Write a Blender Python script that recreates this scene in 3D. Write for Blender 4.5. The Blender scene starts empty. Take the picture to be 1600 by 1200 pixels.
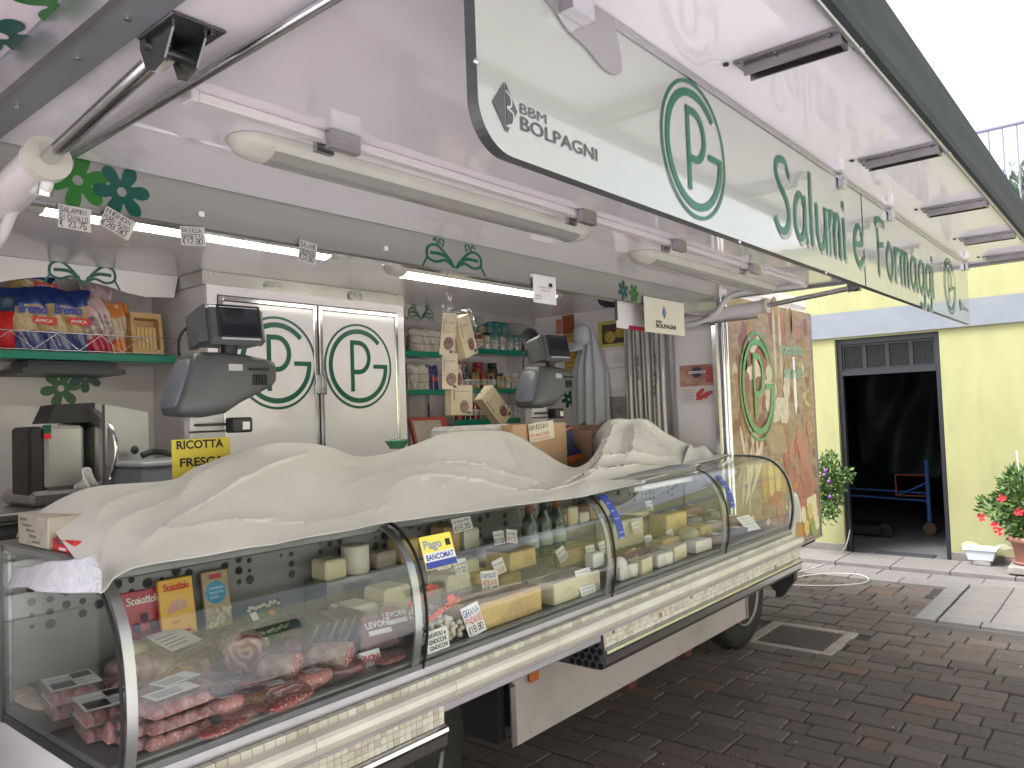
import bpy, math, random
from mathutils import Vector, Matrix
random.seed(7)
PI = math.pi
S = bpy.context.scene
COL = S.collection
# ------------------------------------------------------------------ camera
F, CX, CY = 1205., 800., 600.                      # focal length and centre in photo pixels (1600 x 1200)
YAW, PITCH, ROLL = math.radians(39.7), math.radians(2.3), math.radians(2.1)
CAM = Vector((0, 0, 1.6))
fw = Vector((math.cos(YAW)*math.cos(PITCH), math.sin(YAW)*math.cos(PITCH), math.sin(PITCH)))
r0 = Vector((math.sin(YAW), -math.cos(YAW), 0)); u0 = r0.cross(fw)
RT = math.cos(ROLL)*r0 - math.sin(ROLL)*u0
UP = math.sin(ROLL)*r0 + math.cos(ROLL)*u0
cam = bpy.data.cameras.new('camera'); co = bpy.data.objects.new('camera', cam); COL.objects.link(co)
cam.sensor_width = 36; cam.lens = F/1600*36; cam.clip_start = .02; cam.clip_end = 2000
m3 = Matrix((RT, UP, -fw)).transposed(); co.matrix_world = Matrix.Translation(CAM) @ m3.to_4x4()
S.camera = co
def px(x, y, ax, v):
    """the point of the plane ax = v that the photo shows at pixel (x, y)"""
    d = fw + RT*((x-CX)/F) + UP*((CY-y)/F); i = 'xyz'.index(ax)
    return CAM + d*((v-CAM[i])/d[i])
def proj(p):
    d = Vector(p)-CAM; z = d.dot(fw)
    if z < .05: return None
    return CX+F*d.dot(RT)/z, CY-F*d.dot(UP)/z, z
# ------------------------------------------------------------------ sky, sun, exposure
SUN_DIR = Vector((-.42, .32, .85)).normalized()      # towards the sun
w = bpy.data.worlds.new('World'); S.world = w; w.use_nodes = True
nt = w.node_tree; nt.nodes.clear()
sky = nt.nodes.new('ShaderNodeTexSky'); sky.sky_type = 'NISHITA'; sky.sun_disc = False
sky.sun_elevation = math.asin(SUN_DIR.z); sky.sun_rotation = math.atan2(SUN_DIR.x, SUN_DIR.y)
sky.dust_density = 4; sky.air_density = 1; sky.ozone_density = .6
hs = nt.nodes.new('ShaderNodeHueSaturation'); hs.inputs['Saturation'].default_value = .22
bg = nt.nodes.new('ShaderNodeBackground'); bg.inputs[1].default_value = .15
wo = nt.nodes.new('ShaderNodeOutputWorld')
nt.links.new(sky.outputs[0], hs.inputs['Color']); nt.links.new(hs.outputs[0], bg.inputs[0]); nt.links.new(bg.outputs[0], wo.inputs[0])
sl = bpy.data.lights.new('sun', 'SUN'); so = bpy.data.objects.new('sun', sl); COL.objects.link(so)
sl.energy = 1.5; sl.angle = math.radians(24); sl.color = (1, .965, .91)
so.rotation_euler = SUN_DIR.to_track_quat('Z', 'Y').to_euler()
S.view_settings.view_transform = 'Standard'; S.view_settings.look = 'None'
S.view_settings.exposure = 1.70; S.view_settings.gamma = 1; S.view_settings.use_curve_mapping = False
S.render.engine = 'CYCLES'
cy = S.cycles; cy.use_denoising = True; cy.max_bounces = 10; cy.transparent_max_bounces = 24; cy.diffuse_bounces = 5
cy.glossy_bounces = 5; cy.transmission_bounces = 6; cy.caustics_reflective = False; cy.caustics_refractive = False
cy.sample_clamp_indirect = 6
# ------------------------------------------------------------------ materials
MATS = {}
def N(t, kind, **kw):
    n = t.nodes.new(kind)
    for k, v in kw.items(): setattr(n, k, v)
    return n
def mat(name, c, c2=None, sc=6, rough=.5, metal=0, bump=0, bsc=None, coat=0, spec=.5, emit=0, alpha=None, detail=4, contrast=(.35, .65), stretch=None, rvar=0, sss=0):
    if name in MATS: return MATS[name]
    m = bpy.data.materials.new(name); m.use_nodes = True; t = m.node_tree; b = t.nodes['Principled BSDF']; L = t.links.new
    b.inputs['Base Color'].default_value = (*c, 1); b.inputs['Roughness'].default_value = rough; b.inputs['Metallic'].default_value = metal
    b.inputs['Specular IOR Level'].default_value = spec; b.inputs['Coat Weight'].default_value = coat; b.inputs['Coat Roughness'].default_value = .06
    if emit: b.inputs['Emission Color'].default_value = (*c, 1); b.inputs['Emission Strength'].default_value = emit
    tc = N(t, 'ShaderNodeTexCoord'); src = tc.outputs['Object']
    if stretch:
        mp = N(t, 'ShaderNodeMapping'); mp.inputs['Scale'].default_value = stretch; L(src, mp.inputs[0]); src = mp.outputs[0]
    if c2 or rvar:
        n = N(t, 'ShaderNodeTexNoise'); n.inputs['Scale'].default_value = sc; n.inputs['Detail'].default_value = detail; n.inputs['Roughness'].default_value = .6; L(src, n.inputs['Vector'])
        if c2:
            mr = N(t, 'ShaderNodeMapRange'); mr.inputs[1].default_value, mr.inputs[2].default_value = contrast; L(n.outputs[0], mr.inputs[0])
            mx = N(t, 'ShaderNodeMix', data_type='RGBA'); mx.inputs[6].default_value = (*c, 1); mx.inputs[7].default_value = (*c2, 1)
            L(mr.outputs[0], mx.inputs[0]); L(mx.outputs[2], b.inputs['Base Color'])
        if rvar:
            mr2 = N(t, 'ShaderNodeMapRange'); mr2.inputs[3].default_value = max(0, rough-rvar); mr2.inputs[4].default_value = rough+rvar; L(n.outputs[0], mr2.inputs[0]); L(mr2.outputs[0], b.inputs['Roughness'])
    if bump:
        n2 = N(t, 'ShaderNodeTexNoise'); n2.inputs['Scale'].default_value = bsc or sc*3; n2.inputs['Detail'].default_value = 5; L(src, n2.inputs['Vector'])
        bp = N(t, 'ShaderNodeBump'); bp.inputs['Strength'].default_value = bump; bp.inputs['Distance'].default_value = .01; L(n2.outputs[0], bp.inputs['Height']); L(bp.outputs[0], b.inputs['Normal'])
    if alpha is not None: b.inputs['Alpha'].default_value = alpha
    MATS[name] = m; return m
def glass(name, tint=(.972, .985, .978), ior=1.46, rough=0., bump=0, bsc=30, haze=0):
    """thin pane: Fresnel mix of see-through and mirror, same from both sides"""
    if name in MATS: return MATS[name]
    m = bpy.data.materials.new(name); m.use_nodes = True; t = m.node_tree; t.nodes.clear(); L = t.links.new
    o = N(t, 'ShaderNodeOutputMaterial'); g = N(t, 'ShaderNodeNewGeometry')
    mr = N(t, 'ShaderNodeMapRange'); mr.inputs[3].default_value = ior; mr.inputs[4].default_value = 1/ior; L(g.outputs['Backfacing'], mr.inputs[0])
    fr = N(t, 'ShaderNodeFresnel'); L(mr.outputs[0], fr.inputs[0])
    tr = N(t, 'ShaderNodeBsdfTransparent'); tr.inputs[0].default_value = (*tint, 1)
    gl = N(t, 'ShaderNodeBsdfGlossy'); gl.inputs['Roughness'].default_value = rough
    mx = N(t, 'ShaderNodeMixShader'); L(fr.outputs[0], mx.inputs[0]); L(tr.outputs[0], mx.inputs[1]); L(gl.outputs[0], mx.inputs[2])
    out = mx.outputs[0]
    if bump:
        tc = N(t, 'ShaderNodeTexCoord'); n2 = N(t, 'ShaderNodeTexNoise'); n2.inputs['Scale'].default_value = bsc; L(tc.outputs['Object'], n2.inputs['Vector'])
        bp = N(t, 'ShaderNodeBump'); bp.inputs['Strength'].default_value = bump; bp.inputs['Distance'].default_value = .01; L(n2.outputs[0], bp.inputs['Height']); L(bp.outputs[0], gl.inputs['Normal']); L(bp.outputs[0], fr.inputs['Normal'])
    if haze:
        df = N(t, 'ShaderNodeBsdfDiffuse'); df.inputs[0].default_value = (.8, .8, .82, 1)
        m2 = N(t, 'ShaderNodeMixShader'); m2.inputs[0].default_value = haze; L(out, m2.inputs[1]); L(df.outputs[0], m2.inputs[2]); out = m2.outputs[0]
    L(out, o.inputs[0]); MATS[name] = m; return m
def marbled(name, base, vein, sc=9, wid=.08, rough=.35, dist=5, coat=0, kind='BANDS', axis='X', loc=None):
    """veined / marbled surface: meat fat, marble"""
    if name in MATS: return MATS[name]
    m = bpy.data.materials.new(name); m.use_nodes = True; t = m.node_tree; b = t.nodes['Principled BSDF']; L = t.links.new
    tc = N(t, 'ShaderNodeTexCoord'); wv = N(t, 'ShaderNodeTexWave', wave_type=kind); wv.bands_direction = axis; wv.rings_direction = 'SPHERICAL'; wv.inputs['Scale'].default_value = sc; wv.inputs['Distortion'].default_value = dist; wv.inputs['Detail'].default_value = 3; wv.inputs['Detail Scale'].default_value = 1.6
    mp = N(t, 'ShaderNodeMapping'); mp.inputs['Location'].default_value = loc or (0, 0, 0); L(tc.outputs['Object'], mp.inputs[0]); L(mp.outputs[0], wv.inputs['Vector'])
    cr = N(t, 'ShaderNodeValToRGB'); cr.color_ramp.elements[0].position = .5-wid; cr.color_ramp.elements[0].color = (*base, 1); cr.color_ramp.elements[1].position = .5+wid*2; cr.color_ramp.elements[1].color = (*vein, 1)
    L(wv.outputs[0], cr.inputs[0]); L(cr.outputs[0], b.inputs['Base Color']); b.inputs['Roughness'].default_value = rough; b.inputs['Coat Weight'].default_value = coat
    MATS[name] = m; return m
def speck(name, base, dots, sc=60, thr=.25, rough=.4, coat=0):
    if name in MATS: return MATS[name]
    m = bpy.data.materials.new(name); m.use_nodes = True; t = m.node_tree; b = t.nodes['Principled BSDF']; L = t.links.new
    tc = N(t, 'ShaderNodeTexCoord'); vo = N(t, 'ShaderNodeTexVoronoi'); vo.inputs['Scale'].default_value = sc; L(tc.outputs['Object'], vo.inputs['Vector'])
    cr = N(t, 'ShaderNodeValToRGB'); cr.color_ramp.elements[0].position = thr; cr.color_ramp.elements[0].color = (*dots, 1); cr.color_ramp.elements[1].position = thr+.15; cr.color_ramp.elements[1].color = (*base, 1)
    L(vo.outputs[0], cr.inputs[0]); L(cr.outputs[0], b.inputs['Base Color']); b.inputs['Roughness'].default_value = rough; b.inputs['Coat Weight'].default_value = coat
    MATS[name] = m; return m
WHITE_PANEL = mat('white_laminate', (.80, .765, .79), (.72, .69, .705), 2.2, .14, rvar=.10, coat=.2, detail=9, contrast=(.45, .8))
INT_PANEL = mat('interior_laminate', (.72, .68, .69), (.63, .595, .60), 2.4, .24, coat=.12, rvar=.10, detail=9, contrast=(.45, .8))
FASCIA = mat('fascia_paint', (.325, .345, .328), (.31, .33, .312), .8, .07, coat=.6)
STEEL = mat('brushed_steel', (.52, .52, .53), (.42, .42, .44), 40, .25, 1, stretch=(1, 8, 8), rvar=.08)
CHROME = mat('polished_steel', (.66, .66, .68), (.58, .58, .6), 9, .17, 1, stretch=(1, 6, 6), rvar=.07)
ALU = mat('dull_aluminium', (.5, .5, .52), (.42, .42, .44), 5, .38, 1, rvar=.1)
GREYP = mat('grey_profile', (.27, .28, .30), (.23, .24, .26), 3, .45, .4)
DARK = mat('dark_plastic', (.02, .02, .022), rough=.45)
BLACK = mat('black_rubber', (.012, .012, .013), rough=.7)
GREEN = mat('sign_green', (.0, .095, .058), rough=.3)
LGREEN = mat('leaf_green_vinyl', (.015, .15, .015), rough=.3)
DGREEN = mat('teal_vinyl', (0, .075, .055), rough=.3)
GREYINK = mat('grey_ink', (.05, .055, .06), rough=.35)
SHADE = mat('shadow_grey_vinyl', (.26, .275, .26), rough=.3)
PAPER = mat('paper', (.78, .78, .76), (.72, .72, .70), 8, .7)
INK = mat('black_ink', (.012, .012, .015), rough=.6)
RED = mat('red_ink', (.6, .02, .025), rough=.5)
BLUE = mat('blue_ink', (.02, .05, .32), rough=.45)
YELLOWC = mat('yellow_card', (.85, .72, .10), rough=.5)
CREAM = mat('lamp_plastic', (.58, .565, .50), (.52, .505, .44), 3, .35)
CARD = mat('cardboard', (.47, .32, .19), (.42, .28, .16), 5, .85, bump=.1, bsc=60)
GLASS = glass('case_glass')
FILM = glass('plastic_film', (.96, .96, .97), 1.38, .12, bump=1., bsc=70, haze=.012)
CLEARP = glass('clear_tray', (.93, .94, .95), 1.4, .06, bump=.2, haze=.03)
MARBLE = mat('cream_marble', (.60, .575, .51), (.46, .43, .37), 6, .22, detail=8, contrast=(.4, .75), coat=.3)
TILEM = [mat('tile_cream', (.54, .51, .42), (.48, .45, .37), 12, .4), mat('tile_ivory', (.60, .58, .50), (.54, .52, .44), 12, .4), mat('tile_sand', (.46, .42, .34), (.41, .37, .30), 12, .4), mat('tile_brown', (.26, .12, .05), rough=.4)]
MAUVE = mat('mauve_trim', (.36, .31, .33), (.3, .26, .28), 4, .3, coat=.2)
# ------------------------------------------------------------------ mesh builder
class MB:
    def __init__(s): s.v = []; s.f = []; s.mi = []; s.sm = []
    def add(s, vs, fs, mi=0, smooth=False, M=None):
        o = len(s.v)
        s.v += [tuple(M @ Vector(p)) if M else tuple(p) for p in vs]
        for f in fs: s.f.append(tuple(i+o for i in f)); s.mi.append(mi); s.sm.append(smooth)
        return s
    def box(s, x0, x1, y0, y1, z0, z1, mi=0, M=None):
        v = [(x, y, z) for z in (z0, z1) for y in (y0, y1) for x in (x0, x1)]
        return s.add(v, [(0, 2, 3, 1), (4, 5, 7, 6), (0, 1, 5, 4), (2, 6, 7, 3), (0, 4, 6, 2), (1, 3, 7, 5)], mi, False, M)
    def rbox(s, x0, x1, y0, y1, z0, z1, r=.005, mi=0, M=None):
        r = min(r, (x1-x0)*.49, (y1-y0)*.49, (z1-z0)*.49); X = (x0, x1); Y = (y0, y1); Z = (z0, z1); vs = []; ix = {}
        for a in (0, 1):
            for b in (0, 1):
                for c in (0, 1):
                    p = (X[a], Y[b], Z[c]); q = [p[0]+(r if a == 0 else -r), p[1]+(r if b == 0 else -r), p[2]+(r if c == 0 else -r)]
                    for k in range(3):
                        t = list(q); t[k] = p[k]; ix[a, b, c, k] = len(vs); vs.append(tuple(t))
        fs = []
        for k in range(3):
            for e in (0, 1):
                i, j = [q for q in range(3) if q != k]; loop = []
                for (a, b) in ((0, 0), (1, 0), (1, 1), (0, 1)):
                    t = [0, 0, 0]; t[k] = e; t[i] = a; t[j] = b; loop.append(ix[(*t, k)])
                if (e == 1) != (k == 1): fs.append(tuple(loop))
                else: fs.append(tuple(reversed(loop)))
        for k in range(3):
            i, j = [q for q in range(3) if q != k]
            for a in (0, 1):
                for b in (0, 1):
                    t0 = [0, 0, 0]; t1 = [0, 0, 0]; t0[i] = t1[i] = a; t0[j] = t1[j] = b; t1[k] = 1
                    fs.append((ix[(*t0, i)], ix[(*t1, i)], ix[(*t1, j)], ix[(*t0, j)]))
        for a in (0, 1):
            for b in (0, 1):
                for c in (0, 1): fs.append((ix[a, b, c, 0], ix[a, b, c, 1], ix[a, b, c, 2]))
        return s.add(vs, fs, mi, False, M)
    def cyl(s, p0, p1, r0, r1=None, n=16, mi=0, caps=True, smooth=True):
        r1 = r0 if r1 is None else r1; p0 = Vector(p0); p1 = Vector(p1); d = (p1-p0).normalized()
        a = d.orthogonal().normalized(); b = d.cross(a); vs = []
        for p, r in ((p0, r0), (p1, r1)):
            vs += [tuple(p + a*(r*math.cos(2*PI*i/n)) + b*(r*math.sin(2*PI*i/n))) for i in range(n)]
        s.add(vs, [(i, (i+1) % n, n+(i+1) % n, n+i) for i in range(n)], mi, smooth)
        if caps: s.add(vs, [tuple(range(n))[::-1], tuple(range(n, 2*n))], mi)
        return s
    def tube(s, pts, r, n=8, mi=0, closed=False):
        pts = [Vector(p) for p in pts]; N_ = len(pts); vs = []; a = None
        for i, p in enumerate(pts):
            d = (pts[min(i+1, N_-1)]-pts[max(i-1, 0)]); d = d.normalized() if d.length > 1e-9 else Vector((0, 0, 1))
            if a is None: a = d.orthogonal().normalized()
            a = (a-d*a.dot(d)); a = a.normalized() if a.length > 1e-6 else d.orthogonal().normalized()
            b = d.cross(a); rr = r[i] if isinstance(r, (list, tuple)) else r
            vs += [tuple(p+a*(rr*math.cos(2*PI*k/n))+b*(rr*math.sin(2*PI*k/n))) for k in range(n)]
        fs = [(i*n+k, i*n+(k+1) % n, (i+1)*n+(k+1) % n, (i+1)*n+k) for i in range(N_-1) for k in range(n)]
        fs += [tuple(range(n))[::-1], tuple(range((N_-1)*n, N_*n))]
        return s.add(vs, fs, mi, True)
    def lathe(s, prof, n=24, mi=0, M=None, smooth=True):
        vs = [(r*math.cos(2*PI*k/n), r*math.sin(2*PI*k/n), z) for r, z in prof for k in range(n)]
        fs = [(i*n+k, i*n+(k+1) % n, (i+1)*n+(k+1) % n, (i+1)*n+k) for i in range(len(prof)-1) for k in range(n)]
        fs += [tuple(range(n))[::-1], tuple(range((len(prof)-1)*n, len(prof)*n))]
        return s.add(vs, fs, mi, smooth, M)
    def prism(s, poly, h, mi=0, M=None, h0=0, side=None):
        n = len(poly); vs = [(x, y, h0) for x, y in poly]+[(x, y, h) for x, y in poly]
        s.add(vs, [tuple(range(n))[::-1], tuple(range(n, 2*n))], mi, False, M)
        return s.add(vs, [(i, (i+1) % n, n+(i+1) % n, n+i) for i in range(n)], mi if side is None else side, False, M)
    def ell(s, c, r, nu=16, nv=10, mi=0, M=None, p=1):
        f = lambda t: math.copysign(abs(t)**p, t)
        vs = [(c[0]+r[0]*f(math.cos(2*PI*i/nu))*f(math.sin(PI*j/nv)), c[1]+r[1]*f(math.sin(2*PI*i/nu))*f(math.sin(PI*j/nv)), c[2]-r[2]*f(math.cos(PI*j/nv))) for j in range(nv+1) for i in range(nu)]
        return s.add(vs, [(j*nu+i, j*nu+(i+1) % nu, (j+1)*nu+(i+1) % nu, (j+1)*nu+i) for j in range(nv) for i in range(nu)], mi, True, M)
    def grid(s, fn, nu, nv, mi=0, smooth=True, M=None, flip=False):
        vs = [tuple(fn(i/nu, j/nv)) for j in range(nv+1) for i in range(nu+1)]; W = nu+1
        fs = [(j*W+i, j*W+i+1, (j+1)*W+i+1, (j+1)*W+i) for j in range(nv) for i in range(nu)]
        if flip: fs = [f[::-1] for f in fs]
        return s.add(vs, fs, mi, smooth, M)
    def ribbon(s, pts, wd, M=None, mi=0, h=.0008, closed=False, round_=True):
        """flat stroke of width wd along 2-D points, lying just above the local XY plane"""
        pts = [Vector((p[0], p[1])) for p in pts]; n = len(pts); L, R = [], []
        for i, p in enumerate(pts):
            a = pts[(i-1) % n] if closed or i > 0 else p; b = pts[(i+1) % n] if closed or i < n-1 else p
            d = b-a; d = d.normalized() if d.length > 1e-9 else Vector((1, 0)); nn = Vector((-d.y, d.x)); k = 1
            if 0 < i < n-1 or closed:
                e = (p-a); e = e.normalized() if e.length > 1e-9 else d; k = min(1.6, 1/max(.4, abs(d.dot(e))))
            ext = Vector((0, 0))
            if round_ and not closed and i in (0, n-1): ext = d*(wd*.3)*(-1 if i == 0 else 1)
            L.append(p+nn*(wd/2*k)+ext); R.append(p-nn*(wd/2*k)+ext)
        vs = [(q.x, q.y, h+1.2e-5*i) for i, q in enumerate(L)]+[(q.x, q.y, h+1.2e-5*i) for i, q in enumerate(R)]; m = n if closed else n-1
        return s.add(vs, [(n+i, n+(i+1) % n, (i+1) % n, i) for i in range(m)], mi, False, M)
ORG = {}
def props(o, label=None, cat=None, group=None, kind=None):
    if label: o['label'] = label
    if cat: o['category'] = cat
    if group: o['group'] = group
    if kind: o['kind'] = kind
    return o
def thing(name, loc, label, cat, group=None):
    o = bpy.data.objects.new(name, None); COL.objects.link(o); o.location = loc; o.empty_display_size = .1
    ORG[o.name] = Vector(loc); return props(o, label, cat, group)
def build(mb, name, mats, parent=None, label=None, cat=None, group=None, kind=None, solid=0, sub=0, bevel=0):
    """link the collected faces (world coordinates) as ONE mesh object"""
    if not isinstance(mats, (list, tuple)): mats = [mats]
    xs = [p[0] for p in mb.v]; ys = [p[1] for p in mb.v]; zs = [p[2] for p in mb.v]
    c = Vector(((min(xs)+max(xs))/2, (min(ys)+max(ys))/2, min(zs)))
    me = bpy.data.meshes.new(name); me.from_pydata([(p[0]-c.x, p[1]-c.y, p[2]-c.z) for p in mb.v], [], mb.f)
    for m in mats: me.materials.append(m)
    me.polygons.foreach_set('material_index', mb.mi); me.polygons.foreach_set('use_smooth', mb.sm); me.update()
    o = bpy.data.objects.new(name, me); COL.objects.link(o); ORG[o.name] = c
    if parent: o.parent = parent; o.location = c-ORG[parent.name]
    else: o.location = c
    if bevel: q = o.modifiers.new('bevel', 'BEVEL'); q.width = bevel; q.segments = 2; q.limit_method = 'ANGLE'
    if solid: q = o.modifiers.new('solid', 'SOLIDIFY'); q.thickness = solid; q.offset = 0
    if sub: q = o.modifiers.new('sub', 'SUBSURF'); q.levels = sub; q.render_levels = sub
    return props(o, label, cat, group, kind)
def copy_tree(o, parent=None):
    c = o.copy(); COL.objects.link(c); ORG[c.name] = ORG[o.name].copy()
    if parent: c.parent = parent
    for ch in list(o.children): copy_tree(ch, c)
    return c
def fr(o, x=(1, 0, 0), y=(0, 0, 1)):
    """frame at o: local x, y along the given directions"""
    x = Vector(x).normalized(); y = Vector(y); y = (y-x*y.dot(x)).normalized(); z = x.cross(y)
    M = Matrix((x, y, z)).transposed().to_4x4(); M.translation = Vector(o); return M
def rot(M, a): return M @ Matrix.Rotation(a, 4, 'Z')
# ------------------------------------------------------------------ lettering
GL = {'A': "00 26 40|12 32", 'B': "00 06 36 45 44 33 03|33 42 41 30 00", 'C': "45 36 16 05 01 10 30 41", 'D': "00 06 26 44 42 20 00", 'E': "40 00 06 46|03 33", 'F': "00 06 46|03 33", 'G': "45 36 16 05 01 10 30 41 43 23", 'H': "00 06|40 46|03 43", 'I': "20 26", 'J': "01 10 20 31 36", 'K': "00 06|46 03 40", 'L': "06 00 40", 'M': "00 06 23 46 40", 'N': "00 06 40 46", 'O': "10 01 05 16 36 45 41 30 10", 'P': "00 06 36 45 44 33 03", 'Q': "10 01 05 16 36 45 41 30 10|22 40", 'R': "00 06 36 45 44 33 03|23 40", 'S': "45 36 16 05 04 13 33 42 41 30 10 01", 'T': "06 46|26 20", 'U': "06 01 10 30 41 46", 'V': "06 20 46", 'W': "06 10 23 30 46", 'X': "00 46|06 40", 'Y': "06 23 46|23 20", 'Z': "06 46 00 40", '0': "10 01 05 16 36 45 41 30 10", '1': "05 26 20", '2': "05 16 36 45 44 00 40", '3': "06 46 23 42 41 30 10 01", '4': "30 36 02 42", '5': "46 06 03 33 42 41 30 10 01", '6': "45 36 16 05 01 10 30 41 42 33 13 02", '7': "06 46 10", '8': "13 04 05 16 36 45 44 33 13 02 01 10 30 41 42 33", '9': "01 10 30 41 45 36 16 05 04 13 33 44", '€': "46 26 14 12 20 40|04 34|02 32", ',': "21 10", '.': "20 21", '-': "03 43", "'": "26 25"}
def hand(mb, text, M, h, mi=0, wd=None, wob=.07, z=.0008, just='l', W=None):
    """handwritten capitals of height h; returns the width"""
    u = h/6; wd = wd or h*.15; sx = 1 if not W else min(1.2, W/(len(text)*5.3*u)); M = M @ Matrix.Diagonal((sx, 1, 1, 1)); adv = 5.3*u; x = 0 if just == 'l' else -len(text)*adv/2
    for ch in text:
        g = GL.get(ch)
        if g:
            k = (random.uniform(-wob, wob), random.uniform(-wob, wob)*2)
            for st in g.split('|'):
                pts = [(x+(int(c[0])+int(c[1])*k[0])*u, (int(c[1])+k[1])*u) for c in st.split()]
                mb.ribbon(pts, wd, M, mi, z)
        x += adv*(.55 if ch in ",.'I" else 1)
    return x
def printed(mb, text, M, h, mi=0, bold=0., shear=0., sx=1., z=.001, just='LEFT', wmax=None):
    """printed capitals in the built-in sans, as filled faces"""
    cu = bpy.data.curves.new('t', 'FONT'); cu.body = text; cu.size = 1; cu.offset = bold; cu.shear = shear; cu.align_x = just; cu.resolution_u = 3
    ob = bpy.data.objects.new('t', cu); COL.objects.link(ob); me = bpy.data.meshes.new_from_object(ob)
    vs = [v.co.copy() for v in me.vertices]; fs = [tuple(p.vertices) for p in me.polygons]
    bpy.data.objects.remove(ob); bpy.data.meshes.remove(me); bpy.data.curves.remove(cu)
    if not vs: return
    k = h/.73
    if wmax:
        wd = (max(v.x for v in vs)-min(v.x for v in vs))*k; sx = wmax/wd
    mb.add([(v.x*k*sx, v.y*k, z) for v in vs], fs, mi, False, M)
SCR = {'S': [[(3.3, 5), (2.5, 6), (1, 5.8), (.5, 4.8), (1.2, 3.8), (2.5, 2.8), (3, 1.6), (2.4, .3), (.9, 0), (0, .8)]], 'a': [[(2.3, 3.2), (1.3, 3.9), (.2, 2.8), (.1, 1), (1, 0), (2, .7), (2.4, 2.2), (2.5, 3.8)], [(2.5, 3.8), (2.4, 1), (2.8, 0)]], 'l': [[(.2, 6.3), (.1, 3), (.2, 0)]], 'u': [[(0, 3.8), (0, 1.2), (.7, 0), (1.7, .6), (2.2, 2.2)], [(2.3, 3.8), (2.3, 0)]], 'm': [[(0, 3.8), (0, 0)], [(0, 2.4), (.7, 3.8), (1.4, 3.2), (1.5, 0)], [(1.5, 2.4), (2.2, 3.8), (2.9, 3.2), (3, 0)]], 'i': [[(.1, 3.8), (.1, 0)], [(.1, 5.1), (.1, 5.4)]], 'e': [[(.2, 2), (2.2, 2.3), (2, 3.5), (1.1, 3.9), (.1, 2.6), (.2, .9), (1.2, 0), (2.4, .7)]], 'F': [[(.4, 5.8), (.5, 3), (.3, 0)], [(-.3, 5.5), (.9, 6.1), (2.8, 5.9)], [(.4, 3.1), (2.2, 3.4)]], 'o': [[(1.2, 3.9), (.1, 2.6), (.2, .9), (1.2, 0), (2.2, 1), (2.2, 2.8), (1.2, 3.9), (.9, 3.8)]], 'r': [[(0, 3.8), (0, 0)], [(0, 2.2), (.7, 3.6), (1.7, 3.7)]], 'g': [[(2.3, 3.2), (1.3, 3.9), (.2, 2.8), (.1, 1), (1, 0), (2, .7), (2.4, 2.2), (2.5, 3.8)], [(2.5, 3.8), (2.5, -.8), (1.8, -2.1), (.3, -1.7)]], 't': [[(.5, 5.6), (.5, 1), (1, 0), (1.6, .4)], [(-.3, 3.8), (1.4, 3.9)]], 'n': [[(0, 3.8), (0, 0)], [(0, 2.4), (.9, 3.8), (1.9, 3.2), (2, 0)]], 'R': [[(.3, 5.8), (.3, 0)], [(.3, 5.8), (2.2, 5.6), (2.3, 3.6), (.3, 3.2), (2.6, 0)]], 'c': [[(2.2, 3.2), (1.2, 3.9), (.1, 2.6), (.2, .9), (1.2, 0), (2.3, .8)]], 'd': [[(2.3, 3.2), (1.3, 3.9), (.2, 2.8), (.1, 1), (1, 0), (2, .7), (2.4, 2.2)], [(2.5, 6.2), (2.4, 1), (2.8, 0)]], 'p': [[(0, 3.8), (0, -2)], [(0, 2.6), (1, 3.9), (2.2, 2.8), (2, .8), (1, 0), (0, 1)]], 's': [[(2, 3.3), (1.2, 3.9), (.3, 3), (1.8, 1.4), (1.2, 0), (0, .6)]], 'z': [[(0, 3.7), (2, 3.7), (0, 0), (2.1, .1)]], 'v': [[(0, 3.8), (1, 0), (2, 3.8)]], 'B': [[(.3, 5.9), (.3, 0)], [(.3, 5.9), (2.2, 5.4), (2, 3.5), (.5, 3.1), (2.4, 2.4), (2.2, .3), (.3, 0)]], 'P': [[(.3, 5.9), (.3, 0)], [(.3, 5.9), (2.3, 5.4), (2.2, 3.3), (.3, 2.9)]], 'f': [[(1.8, 5.6), (1, 6.2), (.6, 5), (.6, 0)], [(-.2, 3.7), (1.5, 3.8)]]}
SW = {'S': 4.4, 'l': 1.7, 'm': 4.4, 'i': 1.6, 'a': 3.9, 'g': 3.6, 'F': 3.5, 'r': 2.5, ' ': 2.0, 't': 2.2, 'R': 3.4, 'f': 2.2}
def smooth2(pts, n=5, closed=False):
    out = []; P = [Vector(p) for p in pts]; m = len(P)
    for i in range(m-1 if not closed else m):
        a, b, c, d = (P[(i-1) % m] if closed or i > 0 else P[i]), P[i], P[(i+1) % m], (P[(i+2) % m] if closed or i < m-2 else P[(i+1) % m])
        for k in range(n):
            t = k/n; out.append(.5*((2*b)+(c-a)*t+(2*a-5*b+4*c-d)*t*t+(3*b-a-3*c+d)*t**3))
    if not closed: out.append(P[-1])
    return out
def script_w(text): return sum(SW.get(c, 3.3) for c in text)
def script(mb, text, M, h, width, wd, mi=0, z=.001, off=(0, 0)):
    u = h/6; x = 0; k = width/script_w(text)
    for ch in text:
        for si, st in enumerate(SCR.get(ch, [])):
            pts = [((x+p[0])*k+off[0], p[1]*u+off[1]) for p in smooth2(st, 6)]
            mb.ribbon(pts, wd, M, mi, z+.0006*si)
        x += SW.get(ch, 3.3)
def arc(cx, cy, rx, ry, a0, a1, n=32): return [(cx+rx*math.cos(math.radians(a0+(a1-a0)*i/n)), cy+ry*math.sin(math.radians(a0+(a1-a0)*i/n))) for i in range(n+1)]
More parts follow.
